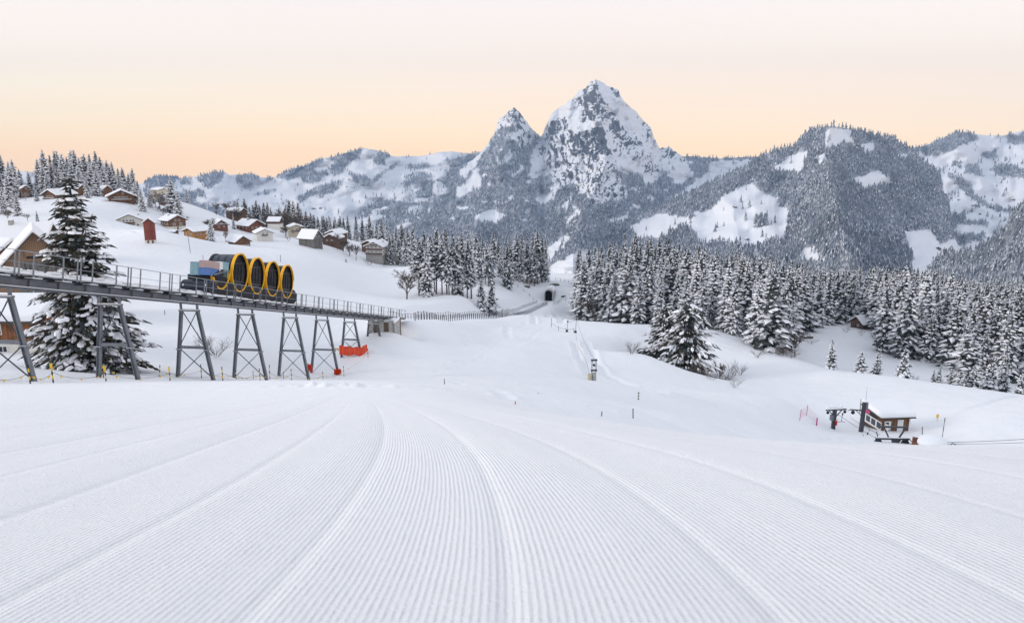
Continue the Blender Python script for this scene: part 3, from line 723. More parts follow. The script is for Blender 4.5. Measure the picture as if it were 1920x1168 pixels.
MYT = Sheet('twin_rock_peaks', MY_SKY, 545, 2200, lambda U: 5300 + 0 * U, 1.5, 300, my_relief, 0.85, rock=my_rock, wood=my_wood, back=700)

MYT.crag = 1.0; Sheet.crag = 0.0
# ---- the wide meadows at the rear, right
def rear_wood(U, Vv):
    a = np.zeros(U.shape, bool)
    for p in ([(1700, 282), (1757, 262), (1790, 248), (1830, 250), (1836, 262), (1800, 272), (1790, 285), (1740, 290)], [(1806, 312), (1830, 304), (1838, 322), (1846, 332), (1810, 326)], [(1852, 316), (1880, 305), (1925, 318), (1925, 336), (1870, 330)], [(1772, 324), (1800, 330), (1824, 352), (1826, 366), (1860, 384), (1905, 395), (1900, 404), (1850, 388), (1812, 366)], [(1786, 303), (1804, 303), (1804, 316), (1786, 312)], [(1840, 288), (1870, 280), (1870, 296), (1840, 296)], [(1890, 255), (1960, 240), (2100, 230), (2100, 262), (1940, 276), (1890, 270)], [(1775, 405), (1808, 396), (1812, 410), (1852, 415), (1850, 425), (1800, 420), (1780, 432)], [(1780, 455), (1800, 440), (1845, 436), (1850, 448), (1790, 462)]):
        a |= soft_poly(U, Vv, p, 6, 81)
    return a * 1.0
RGT = Sheet('meadow_slope', [(1560, 285), (1690, 276), (1713, 277), (1733, 275), (1757, 263), (1787, 250), (1807, 248), (1827, 252), (1853, 254), (1880, 255), (1897, 250), (1920, 245), (1980, 236), (2150, 215), (2350, 215)],
    560, 2000, 4600, 2.5, 120, lambda U, Vv: fbm(U / 70, Vv / 50, 3, 83) * 260 + fbm(U / 18, Vv / 18, 2, 85) * 12, 0.9, rock=lambda U, Vv: np.full(U.shape, -0.25), wood=rear_wood)

# ---- the wooded dome on the right
DOME_SKY = [(1060, 505), (1130, 443), (1180, 414), (1230, 389), (1280, 366), (1313, 353), (1347, 337), (1380, 319), (1410, 306), (1440, 287), (1470, 280), (1493, 273), (1503, 258), (1512, 250), (1533, 241), (1557, 237), (1600, 243), (1620, 248), (1647, 254), (1673, 260), (1693, 270), (1710, 280), (1727, 300), (1747, 313), (1760, 325), (1764, 338), (1768, 360), (1780, 387), (1782, 410), (1800, 440), (1850, 500), (1900, 540)]
DOME_CLEAR = [[(1323, 396), (1362, 364), (1407, 342), (1433, 363), (1457, 372), (1462, 388), (1477, 390), (1474, 408), (1477, 420), (1467, 450), (1420, 460), (1390, 467), (1347, 450), (1310, 457), (1305, 447), (1287, 435), (1283, 420), (1305, 405), (1300, 397)],
 [(1547, 250), (1557, 240), (1600, 243), (1593, 257), (1603, 270), (1580, 266), (1570, 278), (1547, 279)], [(1445, 318), (1487, 290), (1517, 281), (1510, 300), (1500, 328), (1480, 322)], [(1613, 272), (1643, 267), (1640, 282), (1623, 288)], [(1592, 336), (1617, 330), (1647, 318), (1673, 343), (1643, 347), (1623, 360), (1610, 345)],
 [(1497, 487), (1507, 467), (1530, 457), (1537, 483), (1560, 484), (1527, 500)], [(1693, 433), (1743, 430), (1763, 458), (1810, 440), (1850, 500), (1850, 540), (1720, 520), (1700, 500), (1713, 487), (1700, 460)], [(1180, 425), (1230, 402), (1290, 408), (1310, 432), (1290, 440), (1200, 448)], [(1530, 297), (1548, 287), (1553, 308), (1535, 305)], [(1682, 290), (1700, 288), (1700, 296)], [(1405, 470), (1425, 478), (1420, 488)]]
DOME_ADD = [[(1415, 405), (1440, 405), (1440, 425), (1412, 428)], [(1312, 458), (1340, 452), (1390, 456), (1388, 478), (1320, 475)], [(1252, 432), (1285, 420), (1306, 440), (1306, 470), (1255, 460)]]
def dome_wood(U, Vv):
    a = Vv > 0
    for p in DOME_CLEAR: a = a & ~soft_poly(U, Vv, p, 4, 91)
    for p in DOME_ADD: a = a | soft_poly(U, Vv, p, 4, 93)
    return a * 1.0
DOM = Sheet('wooded_dome', DOME_SKY, 580, 1300, 3300, 2.0, 160,
    lambda U, Vv: rib(U, Vv, [(1557, 237), (1545, 300), (1562, 400), (1590, 500)], 420, 55) + rib(U, Vv, [(1340, 340), (1380, 420), (1400, 500)], 160, 50) + fbm(U / 60, Vv / 50, 2, 95) * 150 + fbm(U / 14, Vv / 14, 2, 97) * 5, 0.9,
    rock=lambda U, Vv: np.where(soft_poly(U, Vv, [(1530, 290), (1555, 285), (1570, 330), (1580, 370), (1550, 360)], 9, 98), 0.05, -0.25), wood=dome_wood)

# ---- the near wooded knoll at the right edge
KNO = Sheet('wooded_knoll', [(1700, 560), (1735, 512), (1765, 478), (1813, 473), (1840, 466), (1860, 449), (1885, 433), (1890, 410), (1900, 394), (1920, 386), (1960, 380), (2060, 372), (2200, 360)],
    590, 760, 1500, 3.0, 60, lambda U, Vv: fbm(U / 40, Vv / 40, 3, 99) * 60, 0.9, rock=lambda U, Vv: np.where(soft_poly(U, Vv, [(1888, 400), (1925, 390), (1925, 430), (1890, 436)], 6, 99), 0.1, -0.25),
    wood=lambda U, Vv: (~soft_poly(U, Vv, [(1762, 506), (1800, 495), (1820, 500), (1800, 514), (1770, 515)], 3, 90)) * 1.0, back=500)

# ---- valley floor between the near slopes and the mountains, out to the horizon
vf = MB()
vf.poly([(-9000, 620, -460), (9000, 620, -460), (9000, 3200, -460), (-9000, 3200, -460)])
tag(vf.build('valley_floor', M['snow']), kind='structure')
# ------------------------------------------------------------------ viaduct
def deckv(u): return 510 + 0.1145 * u
VA, VB = atv(0, deckv(0), invD(0)), atv(762, deckv(762), invD(762))
VT = (VB - VA).normalized()
VS = Vector((VT.y, -VT.x, 0)).normalized()            # towards the camera side
VN = VS.cross(VT); VN = VN if VN.z > 0 else -VN
VL = (VB - VA).length
VM = Matrix(((VT.x, -VS.x, VN.x, VA.x), (VT.y, -VS.y, VN.y, VA.y), (VT.z, -VS.z, VN.z, VA.z), (0, 0, 0, 1)))   # local: x downhill, y away from the camera side, z up
def along(u, yl=0.0, zl=0.0):
    """track coordinate whose point (yl, zl) shows in photo column u"""
    lo, hi = -20.0, VL + 20
    for _ in range(40):
        m_ = (lo + hi) / 2; uu = pix(VM @ Vector((m_, yl, zl)))[0]
        if uu < u: lo = m_
        else: hi = m_
    return (lo + hi) / 2
X0, X1 = -7.0, VL
via = bpy.data.objects.new('railway_viaduct', None); COL.objects.link(via); via.matrix_world = VM
tag(via, 'grey steel funicular viaduct with railing descending past the spruce', 'viaduct')
gy = (1.05, 2.45)
for y in gy:
    b = MB()
    b.box(X0, X1, y - 0.02, y + 0.02, -0.62, -0.12)
    b.box(X0, X1, y - 0.16, y + 0.16, -0.12, -0.085).box(X0, X1, y - 0.17, y + 0.17, -0.66, -0.62)
    x = X0 + 0.8
    while x < X1:
        b.box(x - 0.015, x + 0.015, y - 0.15, y - 0.021, -0.62, -0.12); x += 2.35
    b.build('girder', M['steel'], via)
b = MB(); x = X0 + 0.3
while x < X1 - 0.2:
    b.box(x - 0.06, x + 0.06, 0.0, 3.4, -0.085, 0.0)
    if int(round((x - X0) / 1.17)) % 2 == 0: b.box(x - 0.42, x + 0.42, -0.02, 0.98, -0.20, -0.15)
    x += 1.17
b.build('cross_beams', M['steel_dark'], via)
b = MB(); x = X0 + 0.3
while x < X1 - 0.2:
    if int(round((x - X0) / 1.17)) % 2 == 0: b.box(x - 0.38, x + 0.38, 0.0, 0.5, -0.148, -0.095)
    x += 1.17
b.box(X0, X1, 0.885, 1.02, -0.618, -0.575)
b.build('lower_snow', M['snow'], via)
b = MB(); b.box(X0, X1, 0.0, 0.07, 0.0, 0.05).box(X0, X1, 3.33, 3.4, 0.0, 0.10).box(X0, X1, 0.07, 0.62, 0.012, 0.045)
b.build('walkway', M['steel_lite'], via)
b = MB()
for y in (1.15, 2.35):
    b.box(X0, X1, y - 0.035, y + 0.035, 0.20, 0.33); b.box(X0, X1, y - 0.08, y + 0.08, 0.005, 0.03)
b.build('rails', plain('cream_rail_beam', (0.50, 0.49, 0.45), 0.6), via)
b = MB()      # snow lying on the walkway and between the rails, broken edge
r_ = random.Random(3); x = X0
cells = []
while x < X1: cells.append(x); x += r_.uniform(0.25, 0.6)
for a, c in zip(cells[:-1], cells[1:]):
    hh = r_.uniform(0.12, 0.20)
    b.box(a, c, 0.10 + r_.uniform(0, .05), 0.60, 0.05, hh * 0.8); b.box(a, c, 0.601, 1.04, 0.05, hh * 1.5); b.box(a, c, 1.26, 2.24, 0.05, hh * r_.uniform(0.8, 1.5)); b.box(a, c, 2.45, 3.25, 0.05, hh * 1.6)
    if r_.random() < 0.85: b.box(a, c, 1.10, 1.20, 0.332, 0.332 + r_.uniform(0.03, 0.12))
b.build('snow_cover', M['snow'], via)
b = MB()
for y in (0.03,):
    b.tube([(X0, y, 1.29), (X1, y, 1.29)], 0.024, 6).tube([(X0, y, 0.66), (X1, y, 0.66)], 0.014, 5)
b.build('handrail', M['steel_lite'], via)
pm = MB(); pm.box(-0.035, 0.035, 0.0, 0.06, -0.09, 1.29); pm.box(-0.07, 0.07, -0.012, 0.0, -0.09, 0.02)
pme = pm.mesh('railing_post', M['steel'])
posts = []; x = -3.85; k = 0
while x < X1 - 0.3 and len(posts) < 78:
    posts += [x, x + 0.30, x + 1.35, x + 3.65]; x += 4.85
for x in posts:
    o = bpy.data.objects.new('railing_post', pme); link(o, via); o.location = (x, 0, 0)
# ---- pylons
PYL = [(2, 717, 'cut off by the picture edge beside the wooden house'), (204, 713, 'straddling the foot of the big near spruce'), (353.5, 714, 'next downhill from the big near spruce, before the bush'), (459, 715, 'under the yellow-ringed cabins, fourth counted from the wooden house'), (543, 714, 'just past the lower end of the train'), (603, 712, 'with small red mats at both of its feet'), (655, 690, 'with the wide orange-red mat wrapped round its feet'), (699.5, 646, 'shortest of the row, next to the concrete abutment')]
def pylon(u, vb, what, k):
    x = along(u if k else -6, 1.75, -1.0)
    top = VM @ Vector((x, 1.75, -0.66))
    fw = Vector((VT.x, VT.y, 0)).normalized(); sd_ = Vector((fw.y, -fw.x, 0))
    yaw = math.atan2(-fw.x, fw.y)          # local x to the right, local y downhill along the track
    gz = h(top.x, top.y)
    # a pylon without crossbar is the short one
    H_ = top.z - gz
    root = empty('viaduct_pylon', (top.x, top.y, gz), yaw, 'grey steel viaduct pylon ' + what, 'pylon', 'steel pylons under the viaduct')
    hb = H_ - 0.62
    t_, w_ = 0.70, 0.70 + 0.155 * (H_ - 0.5)
    zj = hb * 0.44
    wj = t_ + (w_ - t_) * (hb - zj) / hb
    for s in (-1, 1):
        lz = h(*(Vector((top.x, top.y, 0)) + sd_ * s * w_).xy) - gz
        b = MB()
        a0, a1 = Vector((s * (w_ + 0.02), 0, lz - 0.5)), Vector((s * t_, 0, hb))
        d = (a1 - a0).normalized()
        for off in (-0.12, 0.12):
            b.bar(a0 + Vector((off, 0, 0)), a1 + Vector((off * 0.85, 0, 0)), 0.24, 0.035, up=(1, 0, 0))
        b.bar(a0, a1, 0.03, 0.22, up=(1, 0, 0))
        leg = b.build('leg', M['steel'], root)
        if H_ > 4:
            j = MB(); j.box(s * wj - 0.2, s * wj + 0.2, -0.17, 0.17, zj - 0.04, zj + 0.04); j.build('flange_plate', M['steel_lite'], leg)
        b = MB(); b.box(s * t_ - 0.07, s * t_ + 0.07, -0.08, 0.08, H_ - 0.52, H_ + 0.0); b.build('bearing_post', M['steel'], root)
    b = MB(); b.box(-t_ - 0.18, t_ + 0.18, -0.13, 0.13, hb, hb + 0.10)
    b.build('head_beam', M['steel'], root)
    sn = MB(); sn.box(-t_ - 0.1, t_ + 0.1, -0.1, 0.1, hb + 0.10, hb + 0.15); sn.build('snow_cap', M['snow'], root)
    def X(z0, z1):
        q0 = t_ + (w_ - t_) * (hb - z0) / hb - 0.1; q1 = t_ + (w_ - t_) * (hb - z1) / hb - 0.1
        for s in (-1, 1):
            br = MB(); br.bar((s * q0, 0.03 * s, z0), (-s * q1, 0.03 * s, z1), 0.055, 0.055); br.build('brace', M['steel_dark'], root)
    if H_ > 4:
        cb = MB(); cb.box(-wj + 0.1, wj - 0.1, -0.09, 0.09, zj + 0.06, zj + 0.26); cb.build('crossbar', M['steel'], root)
        X(zj + 0.3, hb - 0.05); X(0.1, zj - 0.02)
    else:
        X(0.15, hb - 0.05)
    return root, sd_, w_, H_
PY = [pylon(u, vb, what, k) for k, (u, vb, what) in enumerate(PYL)]

def mat_curtain(name, P, z0, z1, wave, mi, label, cat='padding'):
    """padding mat hung round posts: a thick folded curtain along points P"""
    b = MB(); n = 28; Q = smooth_line(np.array(P), n) if len(P) > 2 else np.linspace(P[0], P[1], n)
    r2 = random.Random(int(z1 * 100))
    front, back = [], []
    for i in range(n):
        d = Vector(Q[min(i + 1, n - 1)]) - Vector(Q[max(i - 1, 0)]); d.z = 0; d.normalize(); nrm = Vector((d.y, -d.x, 0))
        w_ = math.sin(i * 1.9) * wave + r2.uniform(-1, 1) * wave * 0.5
        p = Vector(Q[i]) + nrm * w_
        s0 = z0 + 0.10 * math.sin(i * 0.6) + r2.uniform(-.03, .03) + (0.35 * (0.5 - abs(i / n - 0.5)) if n > 3 else 0); s1 = z1 + 0.07 * math.sin(i * 0.9) + r2.uniform(-.04, .04)
        front.append((p + Vector((0, 0, s0)), p + Vector((0, 0, s1)))); q = p + nrm * -0.09
        back.append((q + Vector((0, 0, s0)), q + Vector((0, 0, s1))))
    for i in range(n - 1):
        b.hexa((front[i][0], front[i + 1][0], back[i + 1][0], back[i][0], front[i][1], front[i + 1][1], back[i + 1][1], back[i][1]))
    return tag(b.build(name, mi), label, cat)
r7, sd7, w7, H7 = PY[6]
c7 = Vector(r7.location)
mat_curtain('padding_mat', [tuple(c7 - sd7 * 1.45 + Vector((0.0, -0.7, 0))), tuple(c7 + sd7 * 0.3 + Vector((0, -0.95, -0.05))), tuple(c7 + sd7 * 1.35 + Vector((0.2, -0.8, -0.1))), tuple(c7 + sd7 * 1.85 + Vector((0.3, 0.4, 0.05)))], 0.10, 1.40, 0.06, M['red'], 'wide orange-red padding mat hung round the feet of a viaduct pylon')
r6, sd6, w6, H6 = PY[5]
c6 = Vector(r6.location)
mat_curtain('padding_mat', [tuple(c6 - sd6 * (w6 + 0.35) + Vector((0, -0.4, 0.15))), tuple(c6 - sd6 * (w6 - 0.3) + Vector((0, -0.45, 0.15)))], 0.15, 1.15, 0.05, M['red'], 'small red mat slung round the uphill foot of a pylon, no rope near it')
mat_curtain('padding_mat', [tuple(c6 + sd6 * (w6 - 0.45) + Vector((0, -0.4, 0))), tuple(c6 + sd6 * (w6 + 0.4) + Vector((0, -0.45, 0.1)))], 0.05, 0.75, 0.12, M['red'], 'crumpled dark-red mat slumped at the downhill foot of a pylon')
mat_curtain('padding_mat', [tuple(c7 - sd7 * 2.2 + Vector((0, -0.6, 0))), tuple(c7 - sd7 * 1.55 + Vector((0, -0.6, 0)))], 0.65, 0.95, 0.05, M['yellow_flat'], 'small yellow roll strapped beside the wide orange-red mat')

# ---- concrete abutment at the end of the viaduct
ab = bpy.data.objects.new('concrete_abutment', None); COL.objects.link(ab)
xa = along(722, 0.6, -1.2); pa = VM @ Vector((xa, 1.75, 0))
ab.location = (pa.x, pa.y, pa.z); ab.rotation_euler = (0, 0, math.atan2(-VT.x, VT.y)); tag(ab, 'snow-capped concrete abutment with grey pilasters under the viaduct end', 'abutment')
b = MB(); b.box(-1.6, 2.3, 0.3, 4.4, -4.2, -1.0); b.build('wall', plain('rusty_concrete', (0.17, 0.13, 0.10), 0.9, var=0.3), ab)
for x in (-1.15, 0.45, 1.9):
    p = MB(); p.box(x - 0.32, x + 0.32, 0.1, 0.298, -4.2, -0.75); p.build('pilaster', M['concrete'], ab)
b = MB(); b.box(2.3, 2.5, 0.15, 3.0, -4.2, -1.1); b.build('wing_wall', M['concrete'], ab)
b = MB(); b.box(-1.6, 2.28, 0.35, 2.0, -0.998, -0.55); b.box(2.28, 2.52, 0.12, 3.05, -1.098, -0.6); b.build('snow_cap', M['snow'], ab, bevel=0.15)

# ------------------------------------------------------------------ the funicular train
TR = bpy.data.objects.new('funicular_train', None); COL.objects.link(TR); TR.matrix_world = VM
tag(TR, 'black funicular train with four barrel cabins ringed in yellow', 'train')
RC, ZC, YN, YF, EX = 1.70, 2.42, 0.55, 3.05, 0.87
xs = [along(u, YN, ZC) for u in (452, 484, 513, 540)]
pitch_ = (xs[3] - xs[0]) / 3
def arc(b, cx, r0, r1, y0, y1, a0, a1, n=40, mi=0, cz=ZC):
    for i in range(n):
        p, q = R(a0 + (a1 - a0) * i / n), R(a0 + (a1 - a0) * (i + 1) / n)
        P = lambda r, a, y: (cx + EX * r * math.cos(a), y, cz + r * math.sin(a))
        b.hexa((P(r0, p, y0), P(r1, p, y0), P(r1, p, y1), P(r0, p, y1), P(r0, q, y0), P(r1, q, y0), P(r1, q, y1), P(r0, q, y1)), mi)
    return b
def disc(b, cx, r, y, n=48, mi=0, rev=False, cz=ZC):
    pts = [(cx + EX * r * math.cos(2 * math.pi * i / n), y, cz + r * math.sin(2 * math.pi * i / n)) for i in range(n)]
    return b.poly(pts if not rev else pts[::-1], mi)
for k, cx in enumerate(xs):
    b = MB(); n = 48
    for i in range(n):
        p, q = 2 * math.pi * i / n, 2 * math.pi * (i + 1) / n; r = RC - 0.10
        P = lambda a, y: (cx + EX * r * math.cos(a), y, ZC + r * math.sin(a))
        b.poly([P(p, YN + 0.12), P(q, YN + 0.12), P(q, YF - 0.1), P(p, YF - 0.1)], 0, True)
    disc(b, cx, RC - 0.1, YN + 0.30, mi=0); disc(b, cx, RC - 0.1, YF - 0.15, mi=0, rev=True)
    barrel = b.build('cabin_barrel', M['black'], TR)
    up = arc(MB(), cx, RC - 0.045, RC + 0.045, YN - 0.02, YN + 0.24, 6, 178).build('upper_ring', M['yellow'], TR)
    lo = arc(MB(), cx, RC - 0.09, RC + 0.005, YN + 0.04, YN + 0.34, 176, 368).build('lower_ring', M['yellow'], TR)
    arc(MB(), cx, RC - 0.10, RC - 0.04, YF - 0.3, YF - 0.05, 0, 360, 48).build('far_ring', M['chassis'], TR)
    # glazed side with sliding doors: upper light, horizontal rail, two door leaves with posts, kick plate
    g = MB(); g.box(cx - 1.12, cx + 1.12, YN + 0.24, YN + 0.26, ZC - 0.72, ZC + 0.78); gl = g.build('side_glazing', M['glass'], barrel)
    t = MB(); t.bar((cx - 1.2, YN + 0.23, ZC + 0.70), (cx + 1.15, YN + 0.23, ZC + 0.95), 0.03, 0.07); t.build('glazing_bar', M['steel_dark'], barrel)
    for dx in (-0.58, 0.0, 0.58):
        p = MB(); p.box(cx + dx - 0.05, cx + dx + 0.05, YN + 0.20, YN + 0.238, ZC - 0.72, ZC + 0.72); p.build('door_post', M['chassis'], barrel)
    p = MB(); p.box(cx - 1.1, cx + 1.1, YN + 0.21, YN + 0.262, ZC - 0.86, ZC - 0.72); p.build('door_sill', M['steel_dark'], barrel)
    f_ = MB(); f_.box(cx - 0.62, cx + 0.62, YN + 0.22, YN + 0.26, ZC - 1.42, ZC - 0.862); f_.build('lower_panel', M['chassis'], barrel)
    # roof window strip along the barrel
    wv = arc(MB(), cx, RC - 0.10, RC - 0.085, YN + 0.6, YF - 0.55, 60, 96, 10); wv.build('roof_window', M['glass'], barrel)
    if k == 0:
        for y0, y1 in ((YN + 0.42, YN + 0.95), (YN + 1.05, YN + 1.6), (YN + 1.7, YF - 0.35)):
            arc(MB(), cx, RC - 0.10, RC - 0.082, y0, y1, 116, 166, 10).build('windscreen', M['cab_glass'], barrel)
# the wave of yellow starts with a lower arc on the loading platform
x0 = xs[0] - pitch_
arc(MB(), x0, RC - 0.09, RC + 0.005, YN + 0.0, YN + 0.30, 208, 352).build('platform_ring', M['yellow'], TR)
b = MB(); arc(b, x0, 0.2, RC - 0.14, YN + 0.2, YN + 0.28, 205, 360, 24); b.build('platform_side_panel', M['chassis'], TR)
b = MB(); b.bar((x0 - 1.5, YN + 0.18, ZC - 0.70), (x0 + 1.1, YN + 0.18, ZC - 0.05), 0.04, 0.07); b.build('panel_trim', M['steel_lite'], TR)
# chassis
xe0 = along(337, YF, 0.7); LN = x0 - 0.4 - xe0; xe1 = along(559, YN, 0.7)
ch = MB(); ch.prism([(xe0 + 0.6 * LN, 0.28), (xe1 - 0.7, 0.28), (xe1 - 0.1, 0.55), (xe1, 0.95), (xe1 - 0.25, 1.4), (xe1 - 0.8, 1.72), (xs[3] + 0.6, 1.45), (xs[0] - 0.5, 1.35), (x0 + 0.4, 1.55), (x0 - 0.5, 1.25), (xe0 + 0.6 * LN, 1.25)], YN + 0.12, YF - 0.1)
ch.build('chassis', M['chassis'], TR, bevel=0.06)
nose = MB(); nose.prism([(xe0 + 0.25, 0.35), (xe0 + 0.5 * LN, 0.35), (xe0 + 0.8 * LN, 0.30), (xe0 + LN, 1.3), (xe0 + 0.6 * LN, 1.45), (xe0 + 0.4, 1.40), (xe0 + 0.06, 1.14), (xe0, 0.75)], YN - 0.0, YF + 0.05)
nose.build('front_apron', plain('midnight_blue_lacquer', (0.012, 0.017, 0.032), 0.3, var=0.2), TR, bevel=0.14)
tray = MB(); tray.box(xe0 + 0.9, x0 + 1.3, YN + 0.12, YF - 0.12, 1.46, 1.76)
tray.box(xe0 + 0.9, xe0 + 0.98, YN + 0.10, YF - 0.10, 1.761, 1.86).box(xe0 + 1.0, x0 + 1.3, YF - 0.2, YF - 0.12, 1.761, 1.84)
tray.build('loading_tray', M['black'], TR)
for x_, y_ in ((xe0 + 0.02, YF - 0.25), (xe0 + 0.02, YN + 0.25)):
    l_ = MB(); l_.tube([(x_ - 0.02, y_, 0.92), (x_ + 0.06, y_ - 0.03, 0.92)], 0.085, 10)
    l_.build('headlight', M['lamp'], TR)
for i in range(7):
    bx = xe0 + 1.0 + i * (xe1 - xe0 - 2.2) / 6
    w_ = MB()
    for y in (1.15, 2.35): w_.tube([(bx, y - 0.09, 0.55), (bx, y + 0.09, 0.55)], 0.22, 12)
    w_.build('wheel_set', M['rubber'], TR)
# freight on the tray, each crate its own thing
def crate(u0, u1, yl0, yl1, z0, z1, m_, label, name='freight_crate', cat='crate', ribs=True, sn=False):
    if z1 > 300:            # the top given as a photo row
        zz_ = z0
        for q_ in range(60):
            zz_ += 0.05; xm_ = along((u0 + u1) / 2, yl0, zz_)
            if pix(VM @ Vector((xm_, yl0, zz_)))[1] < z1: break
        z1 = zz_
    xa_, xb_ = along(u0, yl0, z0), along(u1, yl0, z0)
    if xb_ < xa_: xa_, xb_ = xb_, xa_
    r_ = bpy.data.objects.new(name, None); COL.objects.link(r_); r_.matrix_world = VM @ Matrix.Translation((xa_, yl0, z0)); tag(r_, label, cat)
    w_, d_, h_ = xb_ - xa_, yl1 - yl0, z1 - z0
    b = MB(); b.box(0, w_, 0, d_, 0, h_); b.build('box', m_, r_, bevel=0.02)
    if ribs:
        b = MB(); b.box(-0.02, w_ + 0.02, -0.02, d_ + 0.02, h_ + 0.001, h_ + 0.05); b.build('lid', m_, r_)
        b = MB()
        for q in (0.25, 0.5, 0.75): b.box(w_ * q - 0.02, w_ * q + 0.02, -0.015, -0.002, 0.04, h_ - 0.05)
        b.box(-0.015, -0.002, d_ * .3, d_ * .3 + .04, 0.04, h_ - .05).box(-0.015, -0.002, d_ * .7, d_ * .7 + .04, 0.04, h_ - .05)
        b.build('ribs', m_, r_)
    return r_
zt = 1.765
crate(377, 389, 1.5, 2.5, zt, 494, M['teal'], 'teal plastic freight crate at the uphill end of the loading tray')
crate(390, 411, 0.75, 1.6, zt, 505.5, M['blue'], 'low blue freight crate on the loading tray, nearest the rail side')
crate(417, 428, 0.75, 1.75, zt, 493, M['teal'], 'pale teal freight crate standing against the first barrel cabin')
crate(389, 410, 1.65, 2.7, zt, 498, M['card'], 'brown cardboard load at the bottom of the stack on the tray', 'cardboard_load', 'carton', False)
crate(390, 411, 0.8, 1.62, zt + 0.36, 491, M['card'], 'brown cardboard load with whitish edges, topmost of the stack', 'cardboard_load', 'carton', False)
crate(411.5, 417, 0.76, 1.6, zt, 491, M['white'], 'narrow white parcel stack between the brown and the teal freight', 'parcel_stack', 'parcel', False)

# ------------------------------------------------------------------ line on the ground: rails, side fences, tunnel
cumT = np.concatenate([[0], np.cumsum(np.linalg.norm(np.diff(TRKS, axis=0), axis=1))])
def on_track(s, off=0.0):
    p = np.array([np.interp(s, cumT, TRKS[:, k]) for k in range(3)]); q = np.array([np.interp(min(s + 1, cumT[-1]), cumT, TRKS[:, k]) for k in range(3)]); o_ = np.array([np.interp(max(s - 1, 0), cumT, TRKS[:, k]) for k in range(3)])
    d = q - o_; d /= np.linalg.norm(d[:2]); n = np.array([d[1], -d[0]])
    return Vector((p[0] + n[0] * off, p[1] + n[1] * off, p[2]))
b = MB()
for off in (-1.0, -2.2):
    pts = [on_track(s, off) for s in np.linspace(cumT[-1] * 0.62, cumT[-1] - 1, 50)]
    pts = [Vector((p.x, p.y, h(p.x, p.y) + 0.10)) for p in pts]
    for p, q in zip(pts[:-1], pts[1:]): b.bar(p, q, 0.07, 0.12)
tag(b.build('railway_track', M['steel_dark']), kind='structure')
def post_fence(name, pts, gap, hgt, label, thick=0.09, wires=2, wire_r=0.014, jit=0.0, col='steel_dark'):
    P = smooth_line(np.array([tuple(p) for p in pts]), 200) if len(pts) > 2 else np.linspace(pts[0], pts[1], 200)
    cum = np.concatenate([[0], np.cumsum(np.linalg.norm(np.diff(P[:, :2], axis=0), axis=1))])
    r_ = random.Random(len(pts) + int(gap * 10)); root = empty(name, (P[0][0], P[0][1], h(P[0][0], P[0][1])), 0, label, 'fence')
    s = 0.0; tops = []; b0 = root.location.copy(); n = 0
    pm_ = MB(); pm_.box(-thick / 2, thick / 2, -thick / 2, thick / 2, -0.5, hgt); pme_ = pm_.mesh('post', M[col])
    while s <= cum[-1] and n < 98:
        x, y = np.interp(s, cum, P[:, 0]), np.interp(s, cum, P[:, 1]); z = h(x, y)
        o = bpy.data.objects.new('post', pme_); link(o, root); o.location = Vector((x, y, z)) - b0
        sc_ = 1 + r_.uniform(-jit, jit); o.scale = (1, 1, sc_)
        o.rotation_euler = (r_.uniform(-jit, jit) * 0.2, r_.uniform(-jit, jit) * 0.2, 0.4)
        tops.append((Vector((x, y, z)) - b0, hgt * sc_)); s += gap; n += 1
    w_ = MB()
    for k in range(wires):
        f_ = 0.92 - 0.42 * k
        for (p, a), (q, c) in zip(tops[:-1], tops[1:]): w_.bar(p + Vector((0, 0, a * f_)), q + Vector((0, 0, c * f_)), wire_r * 2)
    w_.build('wires', M['steel'], root)
    return root
L_ = cumT[-1]
post_fence('track_fence', [on_track(s, 1.2) for s in np.linspace(6.5, L_ * 0.9, 14)], 2.1, 1.35, 'long dark post fence along the near side of the buried railway', 0.12, 2, 0.02, 0.12)
post_fence('track_fence', [on_track(s, -4.2) for s in np.linspace(10, L_ * 0.93, 14)], 2.3, 1.3, 'thinner post fence along the far side of the buried railway', 0.08, 2, 0.02, 0.15)
g_ = lambda u, v, D: ground_at(u, v, D)[0]
post_fence('hill_fence', [g_(988, 524, 355), g_(1008, 523, 362), g_(1035, 525, 360), g_(1058, 529, 352), g_(1078, 538, 340)], 3.6, 1.5, 'thin wire fence curving over the hill above the tunnel mouth', 0.10)
post_fence('hill_fence', [g_(948, 524, 325), g_(965, 535, 318), g_(985, 549, 312), g_(1003, 565, 305)], 3.2, 1.4, 'thin fence running down the bank left of the tunnel mouth', 0.10)
post_fence('hill_fence', [on_track(L_ * 0.9, 3.5), g_(1045, 570, 300), g_(1058, 565, 305), g_(1080, 556, 310)], 3.0, 1.4, 'short thin fence on the mound right of the tunnel mouth', 0.10)
